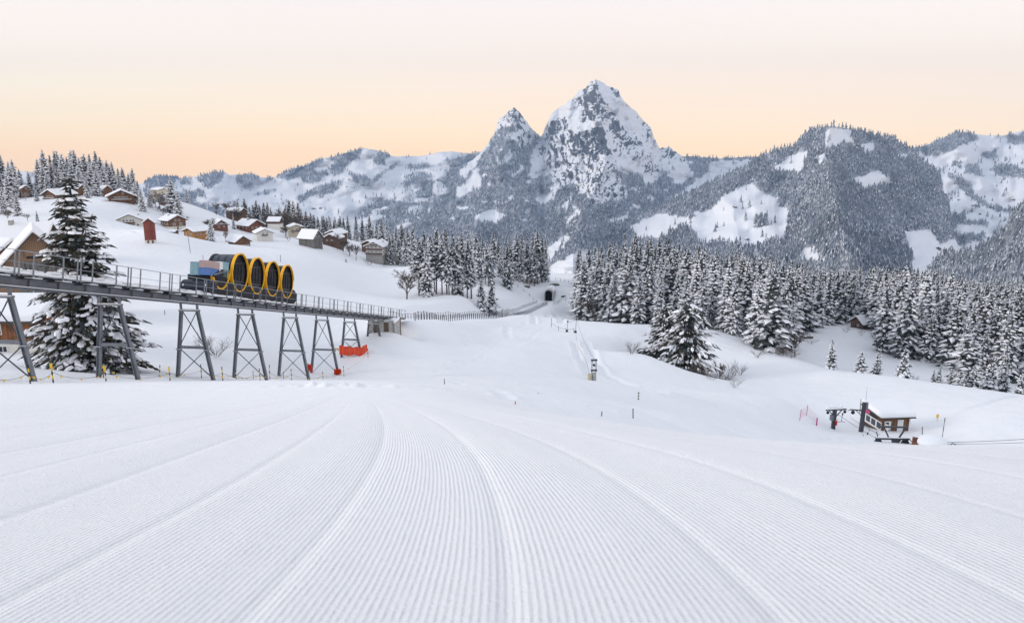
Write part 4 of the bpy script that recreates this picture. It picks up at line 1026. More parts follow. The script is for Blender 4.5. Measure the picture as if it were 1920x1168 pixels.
# tunnel portal
tp = Vector(TRKS[-1]); td = Vector(TRKS[-1] - TRKS[-6]); td.z = 0; td.normalize()
tu = empty('tunnel_portal', (tp.x, tp.y, h(tp.x, tp.y) - 0.1), math.atan2(-td.x, td.y), 'dark arched railway tunnel mouth with grey concrete hood in the hillside', 'tunnel')
tcx = -1.6; tu.location.z += 1.0
def arch(w_, z0, hs, n=14):
    return [(tcx - w_, z0), ] + [(tcx - w_ * math.cos(math.pi * i / n), hs + w_ * math.sin(math.pi * i / n) * 0.9) for i in range(n + 1)] + [(tcx + w_, z0)]
b = MB(); A, B = arch(1.95, -1.5, 2.5), arch(1.55, -1.5, 2.45)
for i in range(len(A) - 1):
    for y0, y1 in ((-1.2, 7.0),):
        b.hexa(((A[i][0], y0, A[i][1]), (A[i + 1][0], y0, A[i + 1][1]), (B[i + 1][0], y0, B[i + 1][1]), (B[i][0], y0, B[i][1]), (A[i][0], y1, A[i][1]), (A[i + 1][0], y1, A[i + 1][1]), (B[i + 1][0], y1, B[i + 1][1]), (B[i][0], y1, B[i][1])))
b.build('hood', M['concrete'], tu)
b = MB(); b.prism(arch(1.56, -2.5, 2.45), -0.9, 6.9); b.build('bore_dark_plug', plain('painted_bore_dark', (0.006, 0.006, 0.007), 1.0, spec=0.0), tu)  # solid black plug, the darkness of the tunnel is put into its colour
b = MB(); A2 = arch(2.1, 2.9, 2.95); b.prism(A2, 0.5, 7.5); b.build('snow_cap', M['snow'], tu, bevel=0.2)
# signal mast by the line
p = g_(918, 594, 200)
sm = empty('signal_mast', p, 0, 'small dark signal mast with square head beside the railway fence', 'signal')
MB().tube([(0, 0, -0.3), (0, 0, 1.6)], 0.09, 6).build('pole', M['steel_dark'], sm); MB().box(-0.28, 0.28, -0.12, 0.12, 1.55, 2.15).build('head', M['rubber'], sm); MB().box(-0.22, 0.22, -0.2, 0.2, 0.1, 0.75).build('cabinet', M['steel_dark'], sm)
# rock outcrops showing through the snow round the tunnel
M['rock'] = plain('bare_rock', (0.13, 0.125, 0.12), 0.95, var=0.4, scale=1.5)
for u, v, D, s, lab in ((1040, 535, 345, 1.6, 'dark rock outcrop directly above the tunnel mouth'), (987, 538, 340, 1.2, 'small dark rock on the bank left of the tunnel'), (1058, 556, 325, 0.9, 'little rock poking from the snow right of the tunnel')):
    p = g_(u, v, D); bm = bmesh.new(); bmesh.ops.create_icosphere(bm, subdivisions=3, radius=s)
    for v_ in bm.verts:
        q = v_.co; v_.co = Vector((q.x * 1.5, q.y * 0.8, q.z * 0.55)) * (1 + 0.45 * float(fbm(np.array([q.x * 1.7 + u]), np.array([q.z * 1.7 + q.y]), 3, 5)[0]))
    me = bpy.data.meshes.new('rock'); bm.to_mesh(me); bm.free(); me.materials.append(M['rock'])
    o = link(bpy.data.objects.new('rock', me)); o.location = p; tag(o, lab, 'rock')

# ------------------------------------------------------------------ marker poles and flagged ropes under the viaduct
def marker(u, vt, vb, D, label, bands=True, r0=0.036, group='yellow and black marker poles', name='marker_pole', m0='yellow_flat', m1='rubber', lean=0.0, cat='pole', cap=False):
    p = stand(u, D) if group else ground_at(u, vb, D)[0]; ub, vb_, Dp = pix(p)
    hgt = max(0.12, (vb - vt) * Dp / FPX)
    root = empty(name, p, random.uniform(0, 3), label, cat, group)
    n = 5 if bands else 1
    for k in range(n):
        z0 = -0.3 if k == 0 else hgt * k / n; z1 = hgt * (k + 1) / n
        b = MB(); b.tube([(lean * z0, 0, z0), (lean * z1, 0, z1)], r0, 6)
        b.build('band' if bands else 'pole', M[m0] if (k % 2 == 1) == bands else M[m1], root)
    if cap:
        b = MB(); b.tube([(lean * hgt * 0.72, 0, hgt * 0.72), (lean * hgt, 0, hgt * 1.0)], r0 * 1.7, 8); b.build('reflector_sleeve', M['yellow_flat'], root)
    return root, p, hgt
NEARP = [(57, 672, 709, 'left of the tree, behind the pylon foot'), (100, 682, 720, 'with fat yellow sleeve in front of the big spruce'), (199, 687, 716, 'with sleeve between the feet of the spruce pylon'), (319, 691, 718, 'beside the uphill foot of the third pylon'), (418, 690, 718, 'midway between third and fourth pylon'), (488, 694, 721, 'at the downhill foot of the fourth pylon'), (547, 698, 721, 'in front of the fifth pylon'), (606, 701, 721, 'in front of the red-matted pylon'), (645, 702, 722, 'just past the red-matted pylon'), (690, 705, 722, 'last of the front row, out on the open snow')]
row1 = []
for k, (u, vt, vb, what) in enumerate(NEARP):
    row1.append(marker(u, vt, vb, invD(u) - 3.0, 'yellow and black banded marker pole ' + what, cap=k in (1, 2, 3)))
FARP = [(194, 672, 702, 'behind the spruce pylon'), (299, 681, 705, 'leaning on the snow before the third pylon'), (378, 685, 712, 'seen between the feet of the third pylon'), (443, 683, 700, 'uphill of the fourth pylon, rear row'), (475, 683, 698, 'between the feet of the fourth pylon, rear row'), (506, 681, 709, 'tall one uphill of the fifth pylon, rear row'), (532, 680, 693, 'short one behind the fifth pylon, rear row')]
row2 = []
for u, vt, vb, what in FARP:
    row2.append(marker(u, vt, vb, invD(u) + 5.0, 'yellow and black marker pole ' + what, lean=0.12 if u == 299 else 0.03))
def flag_rope(row, label, seed, nfl):
    r_ = random.Random(seed); root = empty('flagged_rope', row[0][1], 0, label, 'rope'); b0 = Vector(row[0][1]); rope = MB(); fl = []
    for (r0, p0, h0), (r1, p1, h1) in zip(row[:-1], row[1:]):
        a, c = p0 + Vector((0, 0, h0 * 0.55)), p1 + Vector((0, 0, h1 * 0.55)); pts = []
        for i in range(13):
            t = i / 12; q = a.lerp(c, t) - Vector((0, 0, 0.35 * 4 * t * (1 - t)))
            q.z = max(q.z, h(q.x, q.y) + 0.08); pts.append(q - b0)
        rope.tube(pts, 0.010, 4, cap=False)
        for i in range(2, 12, nfl): fl.append(pts[i])
    rope.build('rope', M['steel_dark'], root)
    for q in fl:
        f_ = MB(); s_ = r_.uniform(0.06, 0.10); t_ = r_.uniform(-0.1, 0.1)
        f_.hexa(((q.x - s_, q.y - 0.01, q.z), (q.x + s_, q.y - 0.01, q.z), (q.x + s_, q.y + 0.01, q.z), (q.x - s_, q.y + 0.01, q.z), (q.x - s_ * .2 + t_, q.y - .01, q.z - 1.3 * s_), (q.x + s_ * .2 + t_, q.y - .01, q.z - 1.3 * s_), (q.x + s_ * .2 + t_, q.y + .01, q.z - 1.3 * s_), (q.x - s_ * .2 + t_, q.y + .01, q.z - 1.3 * s_)))
        f_.build('flag', M['yellow_flat'], root)
e0 = stand(-40, 36.5)
flag_rope([(None, e0, 1.0)] + row1, 'rope with small yellow flags strung along the front marker poles', 1, 4)
flag_rope(row2, 'rope with sparse yellow flags behind the pylons', 2, 5)

# ------------------------------------------------------------------ lone poles on the piste
for u, vt, vb, D, m0, lab in ((834, 722, 738, 44, 'twig', 'thin grey pole alone on the wide snow below the railway'), (1009, 752, 766, 40, 'rubber', 'thin dark pole at the edge of the run, near the tiny red one'), (966, 767, 773, 27, 'red_box', 'tiny red stake at the edge of the groomed run'), (1187, 765, 784, 38, 'rubber', 'dark pole on the snow below the striped lift pole'), (1128, 771, 780, 36, 'twig', 'faint thin pole in the snow left of the dark one'), (357, 444, 474, 178, 'twig', 'tall thin leaning pole on the slope right of the red tower'), (526, 478, 491, 190, 'rubber', 'short dark pole on the snow ridge behind the train'), (381, 478, 493, 150, 'twig', 'faint thin pole on the slope behind the loading tray'), (1690, 800, 806, 95, 'twig', 'little stake in the snow at the hut'), (309, 581, 590, 108, 'rubber', 'stub of a dark pole behind the third pylon'), (411, 485, 490, 150, 'twig', 'tiny stick showing above the freight')):
    if vb - vt < 7 and u not in (966,): continue
    marker(u, vt, vb, D, lab, False, 0.012 + 0.00028 * D, None, 'snow_pole', m1=m0, m0=m0, lean=0.1 if u == 357 else 0.04)
marker(1197, 735, 749, 84, 'black and white striped pole beside the ski lift track', True, 0.06, None, 'snow_pole', 'white', 'rubber')
# ------------------------------------------------------------------ conifers
BUSHES = []
M['needles'] = plain('spruce_needles', (0.052, 0.062, 0.061), 0.9, var=0.5, scale=0.9, spec=0.1)
M['needles_warm'] = plain('bare_spruce_twigs', (0.050, 0.042, 0.028), 0.9, var=0.5, scale=1.6, spec=0.1)
M['frost'] = plain('frosted_needles', (0.40, 0.42, 0.46), 0.95, var=0.35, scale=0.8, spec=0.05)
M['tree_snow'] = plain('snow_on_boughs', (0.88, 0.89, 0.92), 0.9, var=0.03, spec=0.1)

def fan(p0, az, length, rise, droop, width, nseg, r_, snow, thick, VV, FF, MI, needle_i=0, frost=0.12):
    """one bough: a drooping roof-shaped spray with a ragged outline, snow lying along its back"""
    t = np.linspace(0, 1, nseg + 1)
    run = length * t
    zc = rise * run - droop * length * t ** 2 + 0.06 * length * t ** 4
    ca, sa = math.cos(az), math.sin(az)
    wig = r_.normal(0, 0.03, nseg + 1) * length * t
    cx = p0[0] + ca * run - sa * wig; cy = p0[1] + sa * run + ca * wig; cz = p0[2] + zc
    prof = width * length * (np.sin(np.pi * np.clip(t * 0.93 + 0.07, 0, 1)) ** 0.7) * (0.62 + 0.55 * ((np.arange(nseg + 1) + r_.integers(0, 2)) % 2)) * r_.uniform(0.8, 1.2, nseg + 1)
    prof[-1] = 0.02
    sag = 0.42 * prof + r_.uniform(0, 0.1, nseg + 1) * length * 0.4
    off = len(VV) and sum(len(a) for a in VV)
    fwd = 0.22 * prof
    Cc = np.stack([cx, cy, cz], 1)
    Lf = np.stack([cx - sa * prof + ca * fwd, cy + ca * prof + sa * fwd, cz - sag], 1)
    Rt = np.stack([cx + sa * prof + ca * fwd, cy - ca * prof + sa * fwd, cz - sag], 1)
    n = nseg + 1
    VV.append(np.concatenate([Cc, Lf, Rt]))
    i = np.arange(nseg)
    FF.append(np.stack([off + i, off + i + 1, off + n + i + 1, off + n + i], 1))
    FF.append(np.stack([off + i + 1, off + i, off + 2 * n + i, off + 2 * n + i + 1], 1))
    MI.append(np.where(r_.random(2 * nseg) < frost, 2, needle_i))
    keep = np.where(r_.random(nseg) < snow)[0]
    if len(keep):
        off2 = off + 3 * n
        k = r_.uniform(0.55, 0.95, n)[:, None]
        up = (thick * r_.uniform(0.6, 1.3, n) * (0.5 + np.sin(np.pi * t)))[:, None] * np.array([[0, 0, 1.0]])
        C2 = Cc + up; L2 = Cc + (Lf - Cc) * k + np.array([[0, 0, 0.02 * length ** 0.5]]); R2 = Cc + (Rt - Cc) * (k[::-1] * 0.5 + k * 0.5) + np.array([[0, 0, 0.02 * length ** 0.5]])
        VV.append(np.concatenate([C2, L2, R2]))
        FF.append(np.stack([off2 + keep, off2 + keep + 1, off2 + n + keep + 1, off2 + n + keep], 1))
        FF.append(np.stack([off2 + keep + 1, off2 + keep, off2 + 2 * n + keep, off2 + 2 * n + keep + 1], 1))
        MI.append(np.full(2 * len(keep), 1))

def spruce(seed, height=20.0, rad=3.4, whorls=26, per=8, nseg=4, snow=0.62, thick=0.10, low=0.06, subs=0, needle=0, power=0.66, width=0.30, frost=0.24, jit=0.024):
    """crown arrays of a spruce of that height: whorls of drooping boughs, thinner and shorter upwards"""
    r_ = np.random.default_rng(seed)
    VV, FF, MI = [], [], []
    z = height * low
    hs = np.linspace(0, 1, whorls) ** 0.92
    for k, q in enumerate(hs):
        zz = z + (height * 0.985 - z) * q
        R_ = rad * ((1 - q) ** power) * r_.uniform(0.86, 1.12) + 0.12
        if q < 0.12: R_ *= 0.75 + 2.0 * q
        nb = max(4, int(round(per * (0.55 + 0.45 * (1 - q)) * r_.uniform(0.85, 1.15))))
        a0 = r_.uniform(0, 6.28)
        for b_ in range(nb):
            az = a0 + 6.283 * b_ / nb + r_.normal(0, 0.16)
            ln = R_ * r_.uniform(0.62, 1.18)
            p0 = (0, 0, zz + r_.normal(0, jit) * height * (1 - 0.8 * q))
            rise = 0.18 * q + 0.05 + (0.9 if q > 0.93 else 0) + r_.normal(0, 0.06)
            droop = (0.62 - 0.35 * q) * r_.uniform(0.7, 1.25)
            if subs and ln > 0.9:
                for s_ in range(subs):
                    f_ = 0.30 + 0.50 * s_ / subs + r_.uniform(-0.05, 0.05)
                    side = 1 if s_ % 2 else -1
                    zb = p0[2] + rise * ln * f_ - droop * ln * f_ ** 2
                    pb = (math.cos(az) * ln * f_, math.sin(az) * ln * f_, zb)
                    fan(pb, az + side * r_.uniform(0.5, 1.0), ln * (1 - f_) * r_.uniform(0.62, 0.95), rise * 0.5, droop * 1.1, width * 1.05, nseg, r_, snow, thick * r_.uniform(0.7, 1.5), VV, FF, MI, needle if r_.random() > 0.3 else 3, frost)
            fan(p0, az, ln, rise, droop, width, nseg, r_, snow, thick, VV, FF, MI, needle, frost)
    # shaded inner mass of twigs
    nr_, ns_ = 12, 8; qs = np.linspace(0.02, 0.97, nr_); off = sum(len(a) for a in VV); ang = np.arange(ns_) * 6.2832 / ns_
    P_ = []
    for j, q in enumerate(qs):
        rr_ = rad * 0.52 * (1 - q) ** power * r_.uniform(0.6, 1.25, ns_) + 0.05
        P_.append(np.stack([np.cos(ang + j) * rr_, np.sin(ang + j) * rr_, z + (height * 0.97 - z) * q + r_.normal(0, 0.25, ns_)], 1))
    VV.append(np.concatenate(P_)); i = np.arange(ns_); i2 = (i + 1) % ns_
    for j in range(nr_ - 1):
        FF.append(np.stack([off + j * ns_ + i, off + j * ns_ + i2, off + (j + 1) * ns_ + i2, off + (j + 1) * ns_ + i], 1)); MI.append(np.where(r_.random(ns_) < 0.22, 2, needle))
    # leader
    off = sum(len(a) for a in VV)
    tp = height
    VV.append(np.array([[0.09, 0, tp * 0.95], [-0.06, 0.08, tp * 0.95], [-0.06, -0.08, tp * 0.95], [0, 0, tp * 1.0]]))
    FF.append(np.array([[off, off + 1, off + 3, off + 3], [off + 1, off + 2, off + 3, off + 3], [off + 2, off, off + 3, off + 3]])); MI.append(np.array([0, 2, 0]))
    return np.concatenate(VV), np.concatenate(FF), np.concatenate(MI)
def close_spruce(seed, height, rad, whorls, per, tuft, snow, thick, power=0.8, low=0.02, warm=0.4, frost=0.05, droop0=0.55, width=0.36, lumps=False):
    r_ = np.random.default_rng(seed); VV, FF, MI = [], [], []
    z = height * low
    for q in np.linspace(0, 1, whorls) ** 0.9:
        zz = z + (height * 0.985 - z) * q
        R_ = rad * ((1 - q) ** power) * r_.uniform(0.8, 1.15) + 0.15
        if q < 0.1: R_ *= 0.8 + 2.0 * q
        nb = max(5, int(round(per * (0.5 + 0.5 * (1 - q)))))
        a0 = r_.uniform(0, 6.28)
        for b_ in range(nb):
            az = a0 + 6.283 * b_ / nb + r_.normal(0, 0.2); ln = R_ * r_.uniform(0.45, 1.22)
            p0 = np.array([0, 0, zz + r_.normal(0, 0.030) * height * (1 - q)])
            rise = 0.16 * q + 0.10 + (0.9 if q > 0.94 else 0) + r_.normal(0, 0.07); dr = (droop0 - 0.28 * q) * r_.uniform(0.6, 1.3)
            n = max(2, int(ln / tuft * 2.6)); loaded = r_.random() < snow * (1.12 - 0.5 * q)
            for s_ in range(n):
                f_ = 0.22 + 0.78 * (s_ + r_.uniform(0, 1)) / n; f_ = min(f_, 1.0)
                side = (1 if s_ % 2 else -1) * r_.uniform(0.15, 1.05) * (1.0 - 0.5 * f_)
                off_ = ln * 0.20 * side * (1 - f_ * 0.6)
                px_ = math.cos(az) * ln * f_ - math.sin(az) * off_; py_ = math.sin(az) * ln * f_ + math.cos(az) * off_
                pz_ = p0[2] + rise * ln * f_ - dr * ln * f_ ** 2 + 0.10 * ln * f_ ** 4 + r_.normal(0, 0.05)
                fan((px_, py_, pz_), az + side * 0.9, tuft * r_.uniform(0.7, 1.5), rise * 0.3 - 0.1, 0.55, width, 3, r_, (0.0 if lumps else (0.85 if (loaded and r_.random() < 0.85) else 0.12)), thick * r_.uniform(0.5, 1.6), VV, FF, MI, 3 if r_.random() < warm else 0, frost)
            if lumps and loaded and q < 0.93:
                # pillows of snow along the bough
                for s_ in range(max(1, int(ln * 3.4 * (1.3 - 0.6 * q)))):
                    if r_.random() < 0.22: continue
                    f_ = r_.uniform(0.3, 1.0); side = r_.normal(0, 0.16) * ln * (1.1 - f_ * 0.6)
                    c_ = np.array([math.cos(az) * ln * f_ - math.sin(az) * side, math.sin(az) * ln * f_ + math.cos(az) * side, p0[2] + rise * ln * f_ - dr * ln * f_ ** 2 + 0.10 * ln * f_ ** 4 + 0.03])
                    a_, b2_, h_ = tuft * r_.uniform(0.35, 0.95), tuft * r_.uniform(0.25, 0.55), tuft * r_.uniform(0.18, 0.42)
                    off = sum(len(x_) for x_ in VV); ang = np.arange(7) * 6.2832 / 7 + r_.uniform(0, 1); k1 = r_.uniform(0.8, 1.2, 7); ca, sa = math.cos(az + r_.normal(0, .5)), math.sin(az + r_.normal(0, .5))
                    def ring(sc, zo):
                        lx = np.cos(ang) * a_ * k1 * sc; ly = np.sin(ang) * b2_ * k1 * sc
                        return np.stack([c_[0] + lx * ca - ly * sa, c_[1] + lx * sa + ly * ca, c_[2] + zo - lx * (dr * f_ - rise * 0.5)], 1)
                    VV.append(np.concatenate([ring(1.0, -0.05), ring(0.75, h_ * 0.75), c_[None] + [[0, 0, h_]]]))
                    i = np.arange(7); j = (i + 1) % 7
                    FF.append(np.stack([off + i, off + j, off + 7 + j, off + 7 + i], 1)); FF.append(np.stack([off + 7 + i, off + 7 + j, off + 14 + 0 * i, off + 14 + 0 * i], 1)); MI.append(np.full(14, 1))
            # bare bough wood
            fan(p0, az, ln * 0.9, rise, dr, 0.05, 3, r_, 0.0, 0.0, VV, FF, MI, 3, 0)
    nr_, ns_ = 14, 9; ang = np.arange(ns_) * 6.2832 / ns_; off = sum(len(a) for a in VV); P_ = []
    for j, q in enumerate(np.linspace(0.0, 0.96, nr_)):
        rr_ = rad * 0.50 * (1 - q) ** power * r_.uniform(0.55, 1.2, ns_) + 0.05
        P_.append(np.stack([np.cos(ang + j) * rr_, np.sin(ang + j) * rr_, z + 0.3 + (height * 0.96 - z) * q + r_.normal(0, 0.25, ns_)], 1))
    VV.append(np.concatenate(P_)); i = np.arange(ns_); i2 = (i + 1) % ns_
    for j in range(nr_ - 1):
        FF.append(np.stack([off + j * ns_ + i, off + j * ns_ + i2, off + (j + 1) * ns_ + i2, off + (j + 1) * ns_ + i], 1)); MI.append(np.where(r_.random(ns_) < 0.5, 3, 0))
    return np.concatenate(VV), np.concatenate(FF), np.concatenate(MI)
TREE_MATS = lambda: [M['needles'], M['tree_snow'], M['frost'], M['needles_warm']]
def crown_mesh(name, arr):
    v, f, mi = arr
    q = f[f[:, 2] != f[:, 3]]; t3 = f[f[:, 2] == f[:, 3]][:, :3]
    o = np.concatenate([np.where(f[:, 2] != f[:, 3])[0], np.where(f[:, 2] == f[:, 3])[0]])
    return np_mesh(name, v, [q, t3], TREE_MATS(), mi[o])
def trunk_mesh(height, r0, top=0.93, lean=0.0):
    b = MB(); b.tube([(0, 0, -1.0), (0, 0, 0.0), (lean * 0.3, 0, height * 0.4), (lean, 0, height * top)], [r0 * 1.25, r0, r0 * 0.66, r0 * 0.1], 7)
    # a few dead stubs on the lower stem
    for k in range(10):
        zz = height * (0.03 + 0.025 * k); a = k * 2.4
        b.tube([(0, 0, zz), (math.cos(a) * r0 * 4, math.sin(a) * r0 * 4, zz - 0.15)], [0.035, 0.012], 3, cap=False)
    return b.mesh('trunk', M['bark'])
PROTO = []       # (crown mesh, trunk mesh, height)
for k in range(7):
    hh = 20.0
    PROTO.append((crown_mesh('crown', spruce(100 + k, hh, 3.2 + 0.25 * (k % 4), 29 + k % 3, 9, 4, (0.80, 0.68, 0.74, 0.60, 0.84, 0.66, 0.74)[k], 0.12, 0.05 + 0.02 * (k % 3))), trunk_mesh(hh, 0.24), hh))
for k in range(4):      # tall forest-edge trees with a bare lower stem
    PROTO.append((crown_mesh('crown', spruce(200 + k, 20.0, 2.5 + 0.2 * k, 26, 8, 4, 0.60, 0.11, 0.24 + 0.05 * k, power=0.6)), trunk_mesh(20.0, 0.24), 20.0))
for k in range(3):      # young, broad, heavily loaded
    PROTO.append((crown_mesh('crown', spruce(300 + k, 8.0, 2.3, 15, 9, 4, 0.80, 0.13, 0.01, width=0.36)), trunk_mesh(8.0, 0.13), 8.0))
for k in range(4):      # heavily loaded
    PROTO.append((crown_mesh('crown', spruce(350 + k, 20.0, 3.5, 25, 9, 4, 0.96, 0.22, 0.03, width=0.36, frost=0.35)), trunk_mesh(20.0, 0.24), 20.0))
LO = [spruce(400 + k, 20.0, 3.1, 21, 7, 2, (0.80, 0.62, 0.72, 0.55, 0.78)[k], 0.14, 0.05, width=0.36, jit=0.032) for k in range(5)]

TREES = 0
def tree(u, vtop, D, label, group, kind=0, wide=1.0, cat='tree', pos=None, height=None, name='spruce_tree'):
    """stand a spruce on the snow in photo column u at depth D, its tip reaching row vtop (or of the given height)"""
    global TREES
    TREES += 1
    p = pos if pos is not None else stand(u, D)
    if height is None:
        ub, vb, Dp = pix(p)
        height = max(1.5, (vb - vtop) * Dp / FPX * 1.02)
    cm, tm, hh = PROTO[kind]
    s = height / hh
    root = empty(name, (p.x, p.y, p.z - 0.15), random.uniform(0, 6.28), label, cat, group)
    root.scale = (s * wide, s * wide * random.uniform(0.9, 1.1), s)
    root.rotation_euler = (random.gauss(0, 0.022), random.gauss(0, 0.022), root.rotation_euler.z)
    link(bpy.data.objects.new('trunk', tm), root); link(bpy.data.objects.new('crown', cm), root)
    return root

# ---- the wood that crowns the village hill
G_HILL = 'spruces crowning the village hill'; L_HILL = 'snow-laden spruce in the wood crowning the village hill'
for u, vt, D in ((-12, 296, 370), (-40, 290, 380), (12, 292, 385), (22, 304, 360), (31, 300, 380), (44, 318, 390), (4, 322, 350), (60, 322, 395), (80, 300, 400), (92, 283, 405), (99, 292, 398), (107, 286, 402), (115, 286, 410), (120, 300, 392), (125, 291, 400), (134, 296, 396), (143, 284, 410), (149, 284, 402),
                 (157, 298, 395), (162, 296, 410), (167, 290, 405), (175, 291, 402), (181, 300, 398), (187, 286, 410), (196, 296, 405), (206, 302, 410), (212, 310, 400), (219, 304, 412), (228, 316, 405), (236, 315, 415), (243, 324, 410), (250, 316, 420), (260, 339, 415), (103, 306, 385), (140, 306, 385), (172, 306, 388), (200, 314, 395), (86, 312, 382), (112, 312, 380), (154, 312, 380), (226, 330, 398), (72, 330, 385)):
    tree(u, vt, D, L_HILL, G_HILL, random.choice((14, 15, 16, 17, 14, 15, 16, 4, 0)), random.uniform(1.1, 1.5))
for u, vt, D, w_, lab in ((183, 318, 372, 1.3, 'broad white-crusted spruce standing before the wood above the wide chalet'), (165, 333, 350, 1.2, 'spruce beside the near edge of the half-hidden hillside chalet'), (92, 325, 376, 1.3, 'bushy snow-clad spruce at the foot of the hilltop wood'), (122, 322, 374, 1.2, 'spruce in front of the hilltop wood, behind the near big spruce tip'),
                      (256, 341, 345, 1.3, 'dark-backed spruce just right of the wide brown chalet'), (268, 352, 330, 1.25, 'whiter slimmer spruce second from the wide brown chalet'), (281, 352, 345, 1.1, 'frosted spruce behind the pair by the wide brown chalet'),
                      (324, 335, 345, 1.5, 'big heavily loaded spruce behind the two-storey brown chalet'), (335, 358, 340, 1.3, 'spruce leaning into the big loaded one above the two-storey chalet'), (351, 354, 420, 1.5, 'lone spruce on the crest of the open snow slope'),
                      (33, 362, 250, 1.4, 'broad snow-loaded spruce on the bank behind the farm roofs'), (8, 352, 255, 1.3, 'spruce at the picture edge on the bank behind the farm roofs'), (69, 356, 340, 1.5, 'small round snowy spruce under the hilltop wood'), (77, 395, 185, 1.0, 'tiny dark spruce on the snow behind the farm roof'),
                      (396, 411, 270, 1.3, 'dark young spruce in front of the orange chalet'), (20, 330, 300, 1.2, 'spruce on the slope below the small red hut')):
    tree(u, vt, D, lab, None, random.choice((14, 15, 16, 17)), w_)
# ---- trees among the village houses
G_VIL = 'spruces behind the village houses'
for u, vt, D in ((447, 374, 420), (463, 372, 415), (483, 376, 415), (496, 380, 430), (512, 388, 425), (524, 390, 420), (540, 384, 430), (552, 376, 400), (568, 392, 400), (591, 403, 430), (604, 404, 440), (614, 408, 430), (478, 384, 430), (536, 396, 420), (437, 395, 410), (456, 384, 425), (472, 388, 420), (490, 384, 435), (504, 380, 430), (530, 394, 425), (546, 376, 410), (560, 380, 405), (578, 396, 405), (584, 398, 430), (598, 406, 425), (608, 404, 430), (621, 408, 425), (630, 406, 430), (571, 408, 420), (442, 388, 425), (450, 396, 440), (466, 394, 440), (480, 398, 445), (494, 396, 445), (508, 402, 445), (520, 398, 440), (533, 402, 445), (549, 400, 440), (562, 402, 445), (574, 406, 440), (588, 408, 440), (596, 410, 445), (606, 412, 445), (618, 404, 440), (627, 414, 440), (636, 410, 435), (645, 408, 430), (642, 420, 420)):
    tree(u, vt, D, 'snow-dusted spruce in the loose row behind the village houses', G_VIL, random.choice((0, 1, 3, 5, 6, 14)), random.uniform(1.1, 1.45))
tree(439, 400, 345, 'slender white spruce in front of the dark-red gabled house', None, 1, 0.9)
tree(649, 484, 300, 'small bushy spruce below the balconied hotel, beside bare trees', None, 12, 1.2)

for k, (u, vt, D) in enumerate(((292, 372, 350), (306, 388, 335), (296, 386, 340), (346, 404, 330), (428, 392, 385), (448, 386, 395), (454, 412, 365), (508, 398, 385), (534, 392, 395), (546, 398, 385), (566, 404, 385), (572, 420, 345), (406, 396, 380), (398, 406, 320), (536, 422, 345), (644, 446, 320), (656, 458, 315), (608, 446, 335), (470, 402, 365))):
    BUSHES.append((u, vt, D, k))
# ---- the dark stand between the hotel and the tunnel
G_MID = 'spruces of the stand between hotel and tunnel'; L_MID = 'tall snow-streaked spruce in the dark stand between hotel and tunnel'
for u, vt, D in ((640, 404, 400), (655, 402, 405), (668, 404, 400), (680, 408, 405), (694, 403, 398), (706, 410, 395), (716, 408, 385), (728, 412, 380), (742, 420, 370), (752, 418, 360), (738, 432, 340), (756, 420, 335), (768, 424, 320), (776, 418, 330), (732, 440, 330), (748, 444, 320), (650, 424, 390), (670, 428, 385), (690, 432, 380), (664, 444, 375), (640, 436, 380), (722, 448, 345),
                 (626, 412, 420), (634, 420, 410), (690, 418, 410), (712, 426, 390), (762, 440, 310), (650, 445, 370)):
    tree(u, vt, D, L_MID, G_MID, random.choice((0, 1, 2, 3, 4, 5, 6, 7)), random.uniform(0.9, 1.15))
for u, vt, D in ((786, 444, 222), (797, 432, 225), (808, 440, 221), (818, 428, 226), (829, 436, 220), (838, 426, 228), (848, 438, 222), (858, 444, 224), (868, 436, 232), (876, 448, 228), (884, 462, 230), (800, 452, 215), (842, 452, 217), (792, 470, 228), (815, 450, 232)):
    tree(u, vt, D, 'tall spruce with bare lower stem in the clump nearest the railway line', 'tall clump beside the railway line', random.choice((7, 8, 9, 10, 7, 8, 0)), random.uniform(0.95, 1.2))
for u, vt, D in ((880, 432, 320), (893, 436, 310), (905, 444, 315), (916, 450, 300), (925, 436, 335), (934, 440, 340), (948, 442, 335), (957, 452, 322), (968, 434, 345), (978, 438, 345), (988, 442, 340), (998, 436, 345), (1008, 432, 342), (1016, 440, 346), (910, 470, 300), (922, 480, 300), (938, 460, 330), (899, 455, 305), (976, 458, 338), (1002, 462, 338), (868, 446, 320), (1020, 448, 350)):
    tree(u, vt, D, L_MID, G_MID, random.choice((0, 2, 5, 7, 8, 9)), random.uniform(0.9, 1.15))
tree(952, 454, 318, 'slim whitened spruce at the front of the stand, its skirts reaching the snow', None, 3, 0.85)
tree(903, 522, 222, 'small snowy spruce on the knoll beside the tall clump', None, 11, 0.95)
tree(921, 535, 230, 'tiny half-buried spruce near the leafless bush on the knoll', None, 12, 1.2)

# ---- the big wood on the right
G_R = 'spruces of the big wood'; L_R = 'snow-covered spruce in the big dense wood below the mountains'
CAN = [(1075, 462), (1090, 452), (1100, 458), (1130, 446), (1185, 434), (1209, 436), (1253, 442), (1313, 456), (1349, 474), (1368, 466), (1413, 471), (1464, 483), (1511, 490), (1554, 497), (1601, 497), (1687, 497), (1740, 497), (1776, 508), (1812, 516), (1869, 520), (1930, 527), (2100, 530)]
FRONT = [(1075, 285), (1090, 262), (1110, 243), (1150, 224), (1190, 216), (1260, 208), (1320, 197), (1400, 186), (1450, 180), (1475, 182), (1490, 220), (1510, 240), (1560, 256), (1600, 262), (1640, 250), (1655, 215), (1700, 205), (1760, 200), (1790, 190), (1830, 184), (1900, 180), (2000, 176), (2100, 176)]
cu, cv = zip(*CAN); fu, fd = zip(*FRONT)
placed = []
rr = random.Random(11)
def try_place(u, D, mind):
    p = stand(u, D)
    for q in placed:
        if (q.x - p.x) ** 2 + (q.y - p.y) ** 2 < mind * mind: return None
    return p
